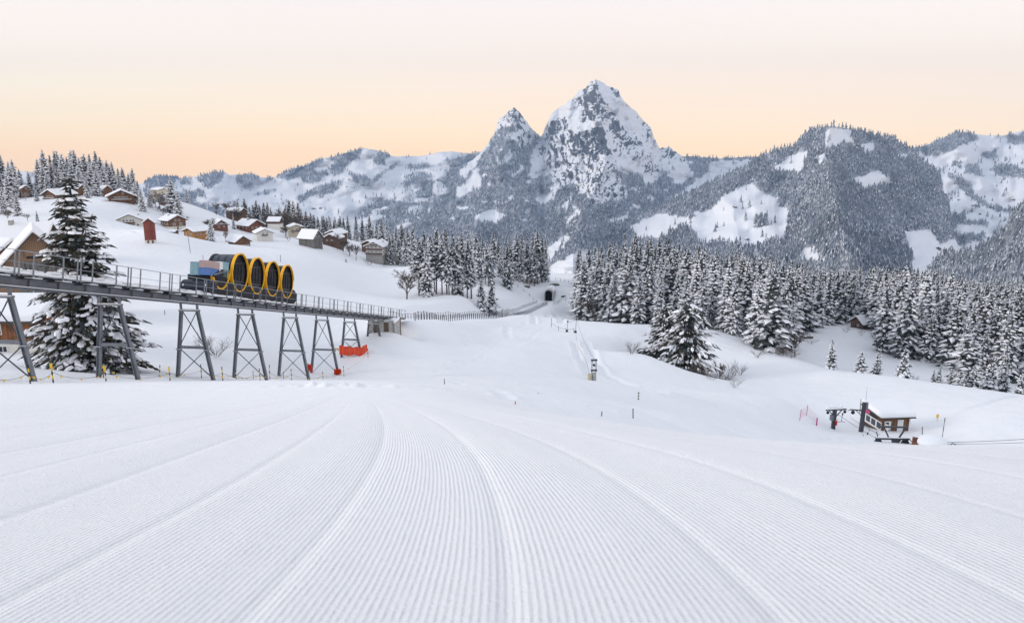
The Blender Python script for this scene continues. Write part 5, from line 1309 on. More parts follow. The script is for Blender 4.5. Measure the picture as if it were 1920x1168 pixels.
front, rest = [], []
for k in range(2600):
    u = rr.uniform(1082, 2040)
    d0 = float(np.interp(u, fu, fd)); t = rr.random()
    D = d0 + (430 - d0) * t ** 1.25
    p = try_place(u, D, 4.6 if D < d0 + 30 else 7.6)
    if p is None: continue
    placed.append(p)
    hgt = rr.uniform(14, 25) * (1.0 if D > d0 + 12 else rr.uniform(0.72, 1.0))
    ub, vb, Dp = pix(p)
    hmax = (vb - (float(np.interp(u, cu, cv)) + rr.uniform(-2, 14))) * Dp / FPX
    hgt = min(hgt, hmax)
    if hgt < 7: continue
    (front if D - d0 < 62 else rest).append((hgt * FPX / Dp * (1 if u < 1925 else 0.3), p, hgt, Dp))
front.sort(key=lambda t: -t[0])
NFRONT = 298 - TREES - 26
rest += front[NFRONT:]
for _, p, hgt, Dp in front[:NFRONT]:
    tree(0, 0, 0, L_R, G_R, rr.choice((0, 1, 2, 3, 4, 5, 6, 2, 4, 14, 15, 17)), rr.uniform(1.05, 1.5), pos=p, height=hgt)
VV, FF, MI = [], [], []; off = 0
for _, p, hgt, Dp in rest:
    v, f, mi = LO[rr.randrange(5)]
    s = hgt / 20.0; a = rr.uniform(0, 6.28); w_ = s * rr.uniform(1.05, 1.5)
    c_, s_ = math.cos(a), math.sin(a)
    q = np.stack([(v[:, 0] * c_ - v[:, 1] * s_) * w_ + p.x, (v[:, 0] * s_ + v[:, 1] * c_) * w_ + p.y, v[:, 2] * s + p.z - 0.2], 1)
    VV.append(q); FF.append(f + off); MI.append(mi); off += len(v)
wood = bpy.data.objects.new('spruce_wood', crown_mesh('spruce_wood', (np.concatenate(VV), np.concatenate(FF), np.concatenate(MI))))
link(wood); tag(wood, 'deep interior of the big snow-covered spruce wood', 'wood', kind='stuff')
print('TREES', TREES, 'rest', len(rest), 'front', len(front))

# ---- single trees in front of the wood
big = []
def special(u, vtop, D, label, arr, trunk_r, wide=1.0, height=None):
    p = stand(u, D); ub, vb, Dp = pix(p); hgt = (vb - vtop) * Dp / FPX
    root = empty('spruce_tree', (p.x, p.y, p.z - 0.1), 0.4, label, 'tree')
    v, f, mi = arr
    s = hgt / v[:, 2].max()
    root.scale = (s * wide, s * wide, s)
    link(bpy.data.objects.new('trunk', trunk_mesh(v[:, 2].max(), trunk_r)), root)
    link(bpy.data.objects.new('crown', crown_mesh('crown', (v, f, mi))), root)
    return root
special(170, 338, 62, 'tall dark spruce with thick snow clumps in front of the wooden barn', close_spruce(501, 15.5, 4.5, 38, 15, 0.42, 0.80, 0.12, 0.78, warm=0.45, lumps=True), 0.26, 0.98)
special(1283, 562, 146, 'large broad spruce in the hollow, nearest of the dark pair', close_spruce(502, 16.5, 5.4, 28, 11, 1.0, 0.62, 0.12, 0.62, warm=0.25, width=0.26, droop0=0.40), 0.28, 1.28)
special(1244, 570, 154, 'darker spruce half hidden behind the large broad one in the hollow', close_spruce(503, 16, 4.8, 28, 11, 1.0, 0.45, 0.10, 0.66, warm=0.25, width=0.26, droop0=0.40), 0.28, 1.25)
for u, vt, D, k, w_, lab in ((1557, 636, 170, 11, 0.85, 'lone slim spruce on the crest, its boughs spread in tiers'), (1612, 658, 166, 12, 1.25, 'round-topped spruce of the close pair on the crest'), (1641, 652, 168, 13, 0.85, 'pointed spruce of the close pair on the crest'), (1692, 652, 164, 12, 1.05, 'bushy spruce on the crest behind the lift hut roof'),
                         (1749, 692, 164, 11, 0.9, 'smallest dark spruce on the crest, left of its taller twin'), (1759, 687, 164, 13, 0.9, 'small dark spruce on the crest, taller of the twins'), (1782, 690, 163, 12, 1.2, 'low snow-smothered spruce at the start of the crest thicket'), (1808, 596, 172, 2, 1.5, 'broad tall spruce rising over the crest thicket'),
                         (1800, 694, 160, 13, 1.6, 'white rounded bush-like spruce at the foot of the broad tall one'), (1822, 684, 160, 11, 1.3, 'snow-plastered spruce in the middle of the crest thicket'), (1851, 668, 162, 12, 1.0, 'dense conical spruce near the right end of the crest thicket'), (1876, 640, 164, 4, 1.1, 'brownish tall spruce ending the crest thicket'), (1912, 692, 158, 13, 1.1, 'cut-off spruce at the picture edge on the crest'),
                         (1395, 590, 200, 2, 1.5, 'wide snow-layered spruce at the wood edge above the mound'), (1440, 560, 196, 5, 1.3, 'tall dark-bellied spruce at the wood edge above the mound'), (1190, 550, 222, 4, 1.5, 'broad white-tiered spruce at the near corner of the big wood'), (1333, 545, 206, 1, 1.1, 'dark narrow spruce at the wood edge, behind the large broad pair')):
    tree(u, vt, D, lab, None, k, w_)

# ------------------------------------------------------------------ leafless trees and bushes
def bare(seed, height, levels=4, spread=0.55, stems=1, r0=0.10, kids=4, multi=0.0, rf=0.5):
    r_ = random.Random(seed); b = MB()
    tops = []
    def grow(p, d, ln, r, lev):
        q = p + d * ln * 0.5 + Vector((r_.gauss(0, 0.04), r_.gauss(0, 0.04), 0.02)) * ln
        e = p + d * ln
        n = 5 if lev == levels else 3
        b.tube([p, q, e], [r, r * 0.8, r * 0.55], n, cap=False)
        if lev == 0: return
        for k in range(kids if lev < levels else kids + 2):
            f = r_.uniform(0.35, 1.0)
            o = p + (e - p) * f
            ax = Vector((r_.gauss(0, 1), r_.gauss(0, 1), r_.gauss(0, 0.4)))
            nd = (d + ax.normalized() * spread * r_.uniform(0.6, 1.4) + Vector((0, 0, 0.12))).normalized()
            grow(o, nd, ln * r_.uniform(0.42, 0.68), r * rf, lev - 1)
    for s_ in range(stems):
        a = 6.28 * s_ / max(1, stems) + r_.uniform(0, 1)
        d = Vector((math.cos(a) * multi, math.sin(a) * multi, 1)).normalized()
        grow(Vector((math.cos(a) * 0.1 * multi, math.sin(a) * 0.1 * multi, -0.3)), d, height * 0.5 * r_.uniform(0.8, 1.1), r0, levels)
    return b
M['frost_twig'] = plain('rime_covered_twigs', (0.30, 0.29, 0.29), 0.95, var=0.3, scale=3)
M['brown_twig'] = plain('brown_twigs', (0.10, 0.075, 0.06), 0.9, var=0.35, scale=5)
BARE = [(bare(1, 9, 4, 0.75, 1, 0.18, 5, rf=0.62), 9.0), (bare(2, 9, 4, 0.65, 1, 0.17, 5, rf=0.62), 9.0), (bare(3, 4, 3, 0.55, 7, 0.030, 3, 0.6), 3.6), (bare(4, 4, 3, 0.6, 9, 0.026, 3, 0.75), 3.6), (bare(5, 10, 5, 0.55, 1, 0.17, 3), 10.0)]
BMESH = [(b.mesh('branches', M['twig'], False), b.mesh('branches', M['frost_twig'], False), b.mesh('branches', M['brown_twig'], False), hh) for b, hh in BARE]
def bush(u, D, hgt, label, group=None, kind=2, col=0, wide=1.0, name='leafless_bush', cat='bush', vtop=None):
    p = stand(u, D)
    if vtop: q_ = pix(p); hgt = max(2.0, (q_[1] - vtop) * q_[2] / FPX)
    r_ = empty(name, (p.x, p.y, p.z), random.uniform(0, 6.28), label, cat, group)
    bm_ = BMESH[kind]; s = hgt / bm_[3]; r_.scale = (s * wide, s * wide, s)
    link(bpy.data.objects.new('branches', bm_[col]), r_)
    return r_
bush(405, 84, 3.0, 'dark leafless bush on the snow behind the third steel pylon', kind=3, col=2, wide=1.3)
bush(388, 86, 2.2, 'lower leafless bush beside the dark one behind the third pylon', kind=2, col=2, wide=1.1)
bush(763, 208, 8.5, 'leafless round-crowned tree standing alone left of the tall spruce clump', kind=0, col=0, wide=1.5, name='leafless_tree', cat='tree')
bush(945, 205, 4.0, 'leafless bush with upright stems on the knoll', kind=3, col=2, wide=0.9)
bush(1184, 128, 3.0, 'small leafless bush on the slope left of the big broad spruces', kind=2, col=2)
bush(1348, 142, 5.0, 'leafless frosted tree right of the large broad spruce', kind=1, col=0, name='leafless_tree', cat='tree', wide=0.9)
bush(1366, 144, 5.0, 'leafless bushy tree next to the frosted one, beside the mound', kind=3, col=0, wide=0.9)
bush(1388, 148, 3.4, 'low leafless bush at the left shoulder of the mound', kind=2, col=0, wide=1.1)
bush(1335, 122, 2.3, 'frosty round bush below the large broad spruce', kind=3, col=1, wide=1.3)
bush(1378, 118, 2.2, 'frosty low bush in the hollow under the mound', kind=2, col=1, wide=1.2)
bush(1300, 140, 3.0, 'reddish brown brushwood at the foot of the large broad spruce', kind=3, col=2, wide=1.8)
bush(1440, 172, 2.4, 'low brush on the crest behind the mound', kind=3, col=1, wide=2.0)
bush(1465, 172, 3.2, 'thicker brush on the crest behind the mound', kind=3, col=0, wide=1.6)
bush(1490, 190, 8.0, 'tall leafless thicket at the end of the wood edge', kind=1, col=0, wide=1.2, name='leafless_tree', cat='tree')
for u, D, hh, lab in ((1312, 128, 2.6, 'brown brush right at the skirt of the large broad spruce'), (1356, 126, 2.0, 'dry brush between the hollow and the mound foot'), (1420, 168, 2.2, 'thin brush on the far lip of the mound'), (1482, 176, 2.6, 'frosted brush beside the tall leafless thicket'), (1520, 214, 2.5, 'small frosted brush by the log pile'), (1586, 240, 2.2, 'frosted brush left of the forest hut'), (1662, 226, 3.2, 'grey brush at the wood edge right of the forest hut'), (1700, 214, 3.0, 'low brush under the reddish leafless tree')):
    bush(u, D, hh, lab, kind=3 if hh > 2.4 else 2, col=(0, 2, 1)[u % 3], wide=1.6)
bush(1710, 164, 3.0, 'leafless bush touching the bushy spruce on the crest', kind=3, col=0)
bush(1615, 236, 3.0, 'leafless bush just below the forest hut', kind=2, col=1)
bush(1640, 232, 3.5, 'frosted bush on the bank right of the forest hut', kind=3, col=1)
bush(1740, 205, 4.0, 'pale frosted thicket along the inner edge of the wood', kind=3, col=1, wide=2.2)
bush(1722, 212, 9.0, 'reddish leafless tree inside the wood above the thicket', kind=0, col=2, name='leafless_tree', cat='tree')
bush(1860, 172, 8.0, 'brown leafless tree among the crest thicket spruces', kind=1, col=2, name='leafless_tree', cat='tree', wide=1.2)
bush(1105, 250, 9.0, 'leafless tree at the corner of the wood near the tunnel', kind=1, col=0, name='leafless_tree', cat='tree', wide=1.2)
bush(1092, 262, 8.0, 'thin leafless tree nearest the tunnel at the wood corner', kind=0, col=0, name='leafless_tree', cat='tree', wide=0.9)
bush(1125, 238, 6.0, 'brushy leafless tree under the first spruces of the big wood', kind=3, col=0)
BT = {405: 379, 434: 375, 536: 381, 300: 352, 312: 360, 500: 390, 470: 405, 24: 352, 48: 358, 15: 392, 52: 398, 633: 436, 668: 452}
for u, D, hh, k, c, w_, lab in ((633, 318, 9, 0, 0, 1.0, 'leafless broad tree between the grey chalets and the hotel'), (668, 312, 7.5, 1, 0, 0.9, 'leafless slim tree before the left corner of the hotel'), (742, 318, 6, 1, 1, 1.0, 'leafless tree just right of the hotel'), (692, 310, 4, 3, 1, 1.2, 'frosted bush below the hotel balconies'), (722, 312, 4, 2, 1, 1.3, 'frosted bush under the right corner of the hotel'), (605, 325, 3, 3, 1, 1.2, 'round frosted bush beside the grey steep-roofed chalet'), (541, 320, 3, 2, 0, 0.9, 'leafless sapling on the snow bank beside the white house'),
                           (405, 405, 9, 0, 0, 1.1, 'leafless tree on the right end of the crest slope'), (434, 405, 10, 0, 0, 1.2, 'leafless tree over the dark-roofed house on the rise'), (536, 400, 12, 4, 2, 1.1, 'reddish leafless tall tree between village spruces'), (300, 345, 8, 1, 1, 1.3, 'frosted leafless tree left of the big loaded spruce'), (312, 350, 8, 0, 1, 1.0, 'leafless rime-covered tree below the cream house'), (423, 300, 5.5, 1, 0, 0.8, 'leafless sapling right of the dark young spruce'), (500, 380, 8, 4, 2, 1.0, 'brownish leafless tree behind the big dark-red house'), (470, 350, 6, 1, 0, 1.0, 'leafless tree before the dark-red gable'),
                           (24, 330, 9, 0, 0, 1.2, 'brown leafless tree above the farm roofs, beside snowy spruces'), (48, 345, 7, 1, 1, 1.2, 'rime-white leafless tree below the small red hut'), (15, 235, 6, 0, 0, 1.3, 'leafless tree behind the farm roofs at the picture edge'), (52, 230, 5, 1, 1, 1.2, 'frosted leafless tree behind the farm chimney'), (755, 305, 4, 3, 1, 1.0, 'frosted bush at the left foot of the dark stand'), (960, 330, 5, 3, 0, 1.4, 'leafless thicket at the right foot of the dark stand'), (992, 338, 5, 2, 0, 1.4, 'thin leafless thicket behind the tunnel hill spruces')):
    bush(u, D, hh, lab, kind=k, col=c, wide=w_, vtop=BT.get(u), name='leafless_tree' if hh >= 5 else 'leafless_bush', cat='tree' if hh >= 5 else 'bush')

for u, vt, D, k in BUSHES:
    bush(u, D, 6, 'leafless greyish tree growing between the village houses', 'leafless trees of the village', kind=(0, 1)[k % 2], col=(0, 2, 0, 2)[k % 4], wide=1.7, name='leafless_tree', cat='tree', vtop=vt)
for k, (u, D, hh) in enumerate(((1130, 262, 13), (1205, 240, 12), (1290, 230, 13), (1350, 235, 12), (1225, 300, 15), (1480, 260, 14), (1570, 290, 14), (1670, 240, 13), (1730, 250, 14), (1760, 225, 12), (1830, 215, 12), (1895, 230, 14), (1420, 270, 14), (1540, 300, 15), (1850, 260, 15))):
    bush(u, D, hh, 'leafless greyish tree among the spruces of the big wood', 'leafless trees of the big wood', kind=(0, 1, 4)[k % 3], col=k % 3, wide=1.1, name='leafless_tree', cat='tree')
# ------------------------------------------------------------------ far forests: small frosted conifers in the thousands, one mesh for each mountain
def far_template(seed, n=6, layers=4):
    r_ = np.random.default_rng(seed); v, f, mi = [], [], []
    for k in range(layers):
        z0 = 0.05 + 0.24 * k; z1 = z0 + 0.36 if k < layers - 1 else 1.0
        rad = 0.21 * (1 - 0.235 * k)
        b = len(v); v.append((0, 0, z1))
        for j in range(n):
            a = 6.283 * (j + 0.5 * (k % 2)) / n + r_.normal(0, 0.15); q = rad * r_.uniform(0.6, 1.25)
            v.append((math.cos(a) * q, math.sin(a) * q, z0 + r_.normal(0, 0.035)))
        for j in range(n):
            f.append((b, b + 1 + j, b + 1 + (j + 1) % n)); mi.append(int(r_.choice((0, 1, 2), p=(0.46, 0.06, 0.48))))
    return np.array(v), np.array(f), np.array(mi)
FT = [far_template(900 + k) for k in range(6)]
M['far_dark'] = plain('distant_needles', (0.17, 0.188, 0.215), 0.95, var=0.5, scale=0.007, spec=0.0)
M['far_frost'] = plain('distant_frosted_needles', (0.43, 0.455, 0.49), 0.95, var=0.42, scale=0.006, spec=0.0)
def far_forest(sheet, woodf, n, hgt, u0, u1, v0, v1, label, seed, single=0):
    r_ = np.random.default_rng(seed)
    U = r_.uniform(u0, u1, n); Vv = r_.uniform(v0, v1, n)
    sk = sheet.sky(U); ok = (Vv > sk + 0.3) & (woodf(U, Vv) > 0) & ((woodf(U, Vv - 4.5) > 0) | (Vv - 4.5 < sk))
    ok &= fbm(U / 9, Vv / 7, 3, seed) > -0.38
    U2 = r_.uniform(u0, u1, single); V2 = r_.uniform(v0, v1, single)        # lone trees out on the meadows
    ok2 = (V2 > sheet.sky(U2) + 1) & (fbm(U2 / 30, V2 / 22, 3, seed + 3) > 0.10)
    U = np.concatenate([U[ok], U2[ok2]]); Vv = np.concatenate([Vv[ok], V2[ok2]])
    X, Y, Z = sheet.point(U, Vv)
    VV, FF, MI = [], [], []; off = 0
    k = r_.integers(0, 6, len(U)); hs = hgt * r_.uniform(0.6, 1.25, len(U)); an = r_.uniform(0, 6.28, len(U)); wd = hs * r_.uniform(0.85, 1.5, len(U))
    for t in range(6):
        m_ = k == t; v, f, mi = FT[t]; c = np.cos(an[m_])[:, None]; s = np.sin(an[m_])[:, None]; w_ = wd[m_][:, None]
        q = np.stack([(v[None, :, 0] * c - v[None, :, 1] * s) * w_ + X[m_][:, None], (v[None, :, 0] * s + v[None, :, 1] * c) * w_ + Y[m_][:, None], v[None, :, 2] * hs[m_][:, None] + Z[m_][:, None] - 1.0], -1)
        cnt = m_.sum()
        VV.append(q.reshape(-1, 3)); FF.append((f[None] + (np.arange(cnt) * len(v))[:, None, None]).reshape(-1, 3) + off); MI.append(np.tile(mi, cnt)); off += cnt * len(v)
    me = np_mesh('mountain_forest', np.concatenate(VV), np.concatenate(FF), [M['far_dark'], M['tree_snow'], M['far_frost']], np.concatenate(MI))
    o = link(bpy.data.objects.new('mountain_forest', me)); tag(o, label, 'forest', kind='stuff')
    print('far forest', len(U))
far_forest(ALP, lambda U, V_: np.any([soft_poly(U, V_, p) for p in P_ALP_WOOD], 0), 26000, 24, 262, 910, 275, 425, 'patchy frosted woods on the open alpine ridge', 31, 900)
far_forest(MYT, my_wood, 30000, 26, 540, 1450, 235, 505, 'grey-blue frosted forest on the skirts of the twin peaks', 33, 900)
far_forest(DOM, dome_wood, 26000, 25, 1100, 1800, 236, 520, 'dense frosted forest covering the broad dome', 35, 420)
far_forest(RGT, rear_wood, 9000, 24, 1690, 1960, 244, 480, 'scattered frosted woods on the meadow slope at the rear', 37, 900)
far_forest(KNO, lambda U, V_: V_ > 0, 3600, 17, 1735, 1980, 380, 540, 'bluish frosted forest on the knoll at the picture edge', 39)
# ------------------------------------------------------------------ houses
WINF = {}
def window(root, w_, h_, loc, rot=0.0, frame='white', lit=False, cross=True, depth=0.06):
    key = (round(w_, 2), round(h_, 2), frame, cross)
    if key not in WINF:
        b = MB(); t = max(0.07, 0.10 * w_)
        b.box(-w_ / 2, w_ / 2, -depth, 0.0, h_ / 2 - t, h_ / 2, 0).box(-w_ / 2, w_ / 2, -depth, 0.0, -h_ / 2, -h_ / 2 + t, 0).box(-w_ / 2, -w_ / 2 + t, -depth, 0.0, -h_ / 2 + t, h_ / 2 - t, 0).box(w_ / 2 - t, w_ / 2, -depth, 0.0, -h_ / 2 + t, h_ / 2 - t, 0)
        if cross: b.box(-t * .35, t * .35, -depth * .9, 0.0, -h_ / 2 + t, h_ / 2 - t, 0)
        b.box(-w_ / 2 + t, w_ / 2 - t, -depth * 0.45, -0.002, -h_ / 2 + t, h_ / 2 - t, 1)
        WINF[key] = b.mesh('window', [M[frame], M['window']])
    o = bpy.data.objects.new('window', WINF[key]); link(o, root); o.location = loc; o.rotation_euler = (0, 0, rot)
    return o
def face_loc(face, a, z, w, d):
    if face == 'f': return (a, -d / 2 - 0.004, z), 0.0
    if face == 'r': return (w / 2 + 0.004, a, z), R(90)
    if face == 'l': return (-w / 2 - 0.004, a, z), R(-90)
    return (a, d / 2 + 0.004, z), R(180)
def house(u, D, vb, w, d, hw, pitch, yaw, wall, label, base=None, bh=0.0, ov=0.8, wins=(), chim=None, balc=(), snow=0.45, name='chalet', cat='house', sink=0.0, door=None, eave=None, vground=True, apex=None):
    p = ground_at(u, vb, D)[0] if vground else stand(u, D)
    yaw += math.degrees(math.atan2(CU - u, FPX))        # yaw is counted from the line of sight
    k_ = 0.87 if D > 240 and name != 'forest_hut' else 1.0
    if apex:      # put the tip of the front gable where the photograph shows it
        ap0 = hw + w / 2 * math.tan(R(pitch)) + 0.2 + snow
        q = atv(apex[0], apex[1], D); p = q - Vector((math.sin(R(yaw)) * (d / 2 + ov * 0.87), -math.cos(R(yaw)) * (d / 2 + ov * 0.87), ap0)) * k_; sink = 0
    root = empty(name, (p.x, p.y, p.z - sink), R(yaw), label, cat); root.scale = (k_,) * 3
    tp_ = math.tan(R(pitch)); ap = hw + w / 2 * tp_
    b = MB(); b.prism([(-w / 2, (bh if base else -5)), (w / 2, (bh if base else -5)), (w / 2, hw), (0, ap), (-w / 2, hw)], -d / 2, d / 2); b.build('wall', wall, root)
    if base: MB().box(-w / 2 - 0.03, w / 2 + 0.03, -d / 2 - 0.03, d / 2 + 0.03, -6, bh - 0.003).build('basement', base, root)
    t = 0.16; e = ov
    def slab(z_off, th, ex, ey, nm, m_, par, bev=0.0, round_=False):
        xe = w / 2 + ex; ze = hw - ex * tp_ + z_off
        out_ = [(-xe, ze), (0, ap + z_off), (xe, ze), (xe, ze + th), (0, ap + z_off + th * (1.05 if round_ else 1.0)), (-xe, ze + th)]
        b = MB(); y0, y1 = -d / 2 - ey, d / 2 + ey
        # two hexahedral wings meeting at the ridge
        b.hexa(((-xe, y0, ze), (0, y0, ap + z_off), (0, y1, ap + z_off), (-xe, y1, ze), (-xe, y0, ze + th), (0, y0, ap + z_off + th), (0, y1, ap + z_off + th), (-xe, y1, ze + th)))
        b.hexa(((0, y0, ap + z_off), (xe, y0, ze), (xe, y1, ze), (0, y1, ap + z_off), (0, y0, ap + z_off + th), (xe, y0, ze + th), (xe, y1, ze + th), (0, y1, ap + z_off + th)))
        if round_:
            me = b.mesh(nm, m_); bm = bmesh.new(); bm.from_mesh(me); bmesh.ops.remove_doubles(bm, verts=bm.verts, dist=0.001)
            bmesh.ops.delete(bm, geom=[f for f in bm.faces if abs(f.normal.x) > 0.8 and abs(f.calc_center_median().x) < 0.01], context='FACES')
            bm.to_mesh(me); bm.free(); o = link(bpy.data.objects.new(nm, me), par)
            m2 = o.modifiers.new('bevel', 'BEVEL'); m2.width = bev; m2.segments = 3; m2.limit_method = 'ANGLE'; m2.angle_limit = R(40)
            return o
        return b.build(nm, m_, par)
    roof = slab(0.004, t, e, e * 0.9, 'roof', eave or M['trim'], root)
    slab(0.006 + t, snow, e * 0.97, e * 0.87, 'snow_cover', M['snow'], roof, min(0.22, snow * 0.45), True)
    for fc, a, z, ww, hh in wins:
        l_, r_ = face_loc(fc, a, z, w, d); window(root, ww, hh, l_, r_)
    for z, hh, ww in balc:
        b = MB(); b.box(-ww / 2, ww / 2, -d / 2 - 1.0, -d / 2 - 0.005, z - 0.12, z).box(-ww / 2, ww / 2, -d / 2 - 1.0, -d / 2 - 0.92, z + 0.001, z + hh).box(-ww / 2, -ww / 2 + .08, -d / 2 - 0.918, -d / 2 - .005, z + 0.001, z + hh).box(ww / 2 - .08, ww / 2, -d / 2 - 0.918, -d / 2 - .005, z + 0.001, z + hh)
        bo = b.build('balcony', M['wood_dark'], root)
        MB().box(-ww / 2, ww / 2, -d / 2 - 1.02, -d / 2 - 0.9, z + hh + 0.002, z + hh + 0.16).build('snow_on_rail', M['snow'], bo)
    if door:
        l_, r_ = face_loc(*door[:3], w, d); dm = MB(); dm.box(-door[3] / 2, door[3] / 2, -0.05, 0.0, -door[4] / 2, door[4] / 2); o = dm.build('door', M['wood_dark'], root); o.location = l_; o.rotation_euler = (0, 0, r_)
    if chim:
        cx, cy_, ch_ = chim; zt_ = ap - abs(cx) * tp_
        c = MB(); c.box(cx - 0.4, cx + 0.4, cy_ - 0.4, cy_ + 0.4, zt_ - 0.3, zt_ + snow + ch_); co = c.build('chimney', M['stone'], roof)
        MB().box(cx - 0.48, cx + 0.48, cy_ - 0.48, cy_ + 0.48, zt_ + snow + ch_ + 0.003, zt_ + snow + ch_ + 0.35).build('snow_cap', M['snow'], co, bevel=0.1)
    return root
W = M
row = lambda f, xs_, z, w_, h_: [(f, x, z, w_, h_) for x in xs_]
# the farm beside the viaduct
house(62, 92, 610, 8.6, 9, 3.8, 47, 0, apex=(60, 428), wall= W['wood_barn'], label='steep-gabled weathered wooden barn behind the viaduct railing', ov=1.2, snow=0.5, name='wooden_barn', cat='barn', vground=False, sink=-1.7)
bb = [o for o in bpy.data.objects if o.name.startswith('wooden_barn')][0]
MB().box(-1.0, 1.0, -4.56, -4.50, 5.25, 5.55).build('hay_opening_dark', W['rubber'], bb); MB().box(-2.1, 2.1, -4.58, -4.505, -1.5, 4.9).build('barn_door', W['wood_grey'], bb)  # black slab on the gable paints the dark inside of the hay slot
fh = house(8, 84, 655, 7.0, 12.5, 3.9, 22, 90, W['wood_house'], 'farmhouse with reddish board wall and grey plaster base left of the spruce', base=W['plaster'], bh=1.55, ov=0.5, snow=0.75, name='farmhouse', wins=[('r', 2.05, 3.05, 0.85, 1.15), ('r', 2.35, 0.95, 1.0, 0.75), ('r', -1.2, 3.05, 0.85, 1.15)])
fh.rotation_euler = (0, 0, R(-90))
house(42, 150, 452, 8, 15, 1.6, 35, 70, apex=(99, 414), wall= W['wood_brown'], label='farm building with vast snowy roof and stone chimney behind the barn', ov=0.9, snow=0.7, name='farmhouse', chim=(-0.5, -1.0, 0.8))
house(6, 112, 476, 5, 8, 1.6, 30, 40, apex=(23, 445), wall= W['wood_barn'], label='low shed with snowy roof squeezed left of the barn', ov=0.7, snow=0.6, name='shed', cat='shed')
house(10, 260, 410, 7, 8, 2.2, 28, -5, apex=(12, 391), wall= W['wood_dark'], label='dark cabin under snowy trees above the farm roofs', ov=0.9, snow=0.6)
# village on the hill
house(220, 335, 377, 12, 11, 2.6, 25, 0, apex=(226, 355), wall= W['wood_brown'], label='wide brown chalet with a low gable and a row of white windows', ov=1.6, wins=row('f', (-2.9, -1.6, -0.3, 1.0, 2.4), 1.7, 1.05, 1.2) + [('f', 0.8, 4.0, 0.8, 1.0)], balc=((0.35, 0.5, 9.5),), snow=0.55)
house(212, 352, 360, 5, 4, 1.2, 20, 35, W['wood_dark'], 'small flat snowy roof just behind the wide brown chalet', ov=0.5, snow=0.6, name='shed', cat='shed')
house(100, 345, 378, 9, 12, 2.6, 26, -50, apex=(88, 354), wall= W['wood_brown'], label='half-hidden hillside chalet behind the near big spruce', ov=1.2, wins=row('f', (-2, 0, 2), 1.3, 1.0, 1.1), balc=((0.2, 0.6, 8),), snow=0.7)
house(147, 365, 354, 7, 8, 2.6, 25, 60, apex=(154, 345), wall= W['wood_brown'], label='red-brown chalet roof at the foot of the hilltop wood', ov=0.9, wins=row('r', (-2, 0), 1.5, 0.9, 1.0), snow=0.6)
house(197, 375, 355, 5, 7, 2.6, 36, 30, apex=(201, 347), wall= W['wood_brown'], label='narrow brown gable tucked among the hilltop spruces', ov=0.8, snow=0.5)
house(46, 368, 349, 3.6, 4, 1.6, 33, 15, apex=(48, 347), wall= W['wood_brown'], label='small red hut on the bank under the hilltop trees', ov=0.6, snow=0.5, name='hut', cat='hut', wins=[('f', 0, 1.5, 0.8, 0.8)])
house(247, 290, 419, 10.5, 10, 3.0, 24, -8, apex=(240, 400), wall= W['plaster'], label='white low-gabled house sunk behind the snow edge above the red tower', ov=1.1, wins=row('f', (-2.2, -0.9, 0.6, 1.6), 2.6, 0.75, 1.3) + row('f', (1.6, 3.4), 0.8, 1.0, 0.9), balc=((1.55, 0.7, 4.6),), snow=0.6, chim=(3, 2, 0.6))
house(327, 312, 428, 8.2, 8.5, 4.6, 26, 26, apex=(333, 402), wall= W['wood_brown'], label='two-storey brown chalet with white windows and white ground floor', base=W['plaster'], bh=1.5, ov=1.1, wins=row('f', (-0.9, 0.9), 4.5, 0.9, 1.1) + row('f', (-1.6, 1.6), 2.6, 1.3, 1.1) + row('f', (-1.5, 1.5), 0.8, 0.6, 0.6) + row('l', (-2.5, 0, 2.5), 2.8, 0.8, 1.0), snow=0.55, chim=(-1.5, 1, 0.6), door=('f', 0.0, 0.7, 0.8, 1.4))
house(300, 385, 371, 7.5, 7, 3.0, 14, 35, apex=(309, 351), wall= W['cream'], label='cream house with flat snowy roof between hilltop spruces', ov=0.7, wins=row('r', (-2, 1), 1.6, 1.2, 1.0) + row('f', (-1.5, 1.5), 1.6, 1.0, 1.0), snow=0.6)
house(308, 362, 384, 4, 6, 1.4, 48, -30, apex=(303, 367), wall= W['wood_dark'], label='steep dark gable wedged below the cream house', ov=0.6, snow=0.5)
house(326, 286, 438, 2.6, 3, 0.8, 25, 55, W['wood_dark'], 'tiny brown shed almost drowned in snow', ov=0.4, snow=0.35, name='shed', cat='shed')
house(371, 283, 450, 6.5, 9.5, 2.7, 20, -52, apex=(350, 426), wall= W['wood_orange'], label='orange timber chalet under a broad white roof', ov=0.9, wins=row('r', (-3, -1, 1.5), 1.5, 0.8, 0.9) + row('f', (-1.5, 1.2), 1.4, 0.8, 0.9), snow=0.55)
house(414, 330, 432, 6.2, 8, 2.7, 34, 14, apex=(415, 411), wall= W['wood_red'], label='dark-red gabled house behind the dark young spruce', ov=0.9, wins=row('f', (-1.2, 1.2), 1.6, 0.9, 1.0) + [('f', 0, 3.4, 1.4, 0.8)], snow=0.5, balc=((2.7, 0.2, 5.8),))
house(442, 400, 412, 8, 9, 3.2, 24, 62, apex=(457, 389), wall= W['wood_brown'], label='dark-roofed red-brown house on the rise among trees', ov=0.9, wins=row('r', (-2.5, 0, 2.5), 1.8, 1.2, 1.1), snow=0.5)
house(478, 345, 434, 9.0, 11, 2.8, 28, 36, apex=(482, 411), wall= W['wood_red'], label='big dark-red house with long snowy roof between the white and the red gable', ov=1.1, wins=row('f', (-2.5, 0, 2.5), 1.5, 1.0, 1.0) + row('l', (-3, 0, 3), 1.6, 0.9, 1.0), snow=0.55, chim=(-1, 0, 0.8))
house(456, 288, 462, 6.6, 8, 1.9, 33, 24, apex=(456, 441), wall= W['wood_brown'], label='brown hay barn with plain gable on the open snow', ov=0.8, base=W['stone'], bh=0.45, snow=0.5, name='hay_barn', cat='barn', wins=())
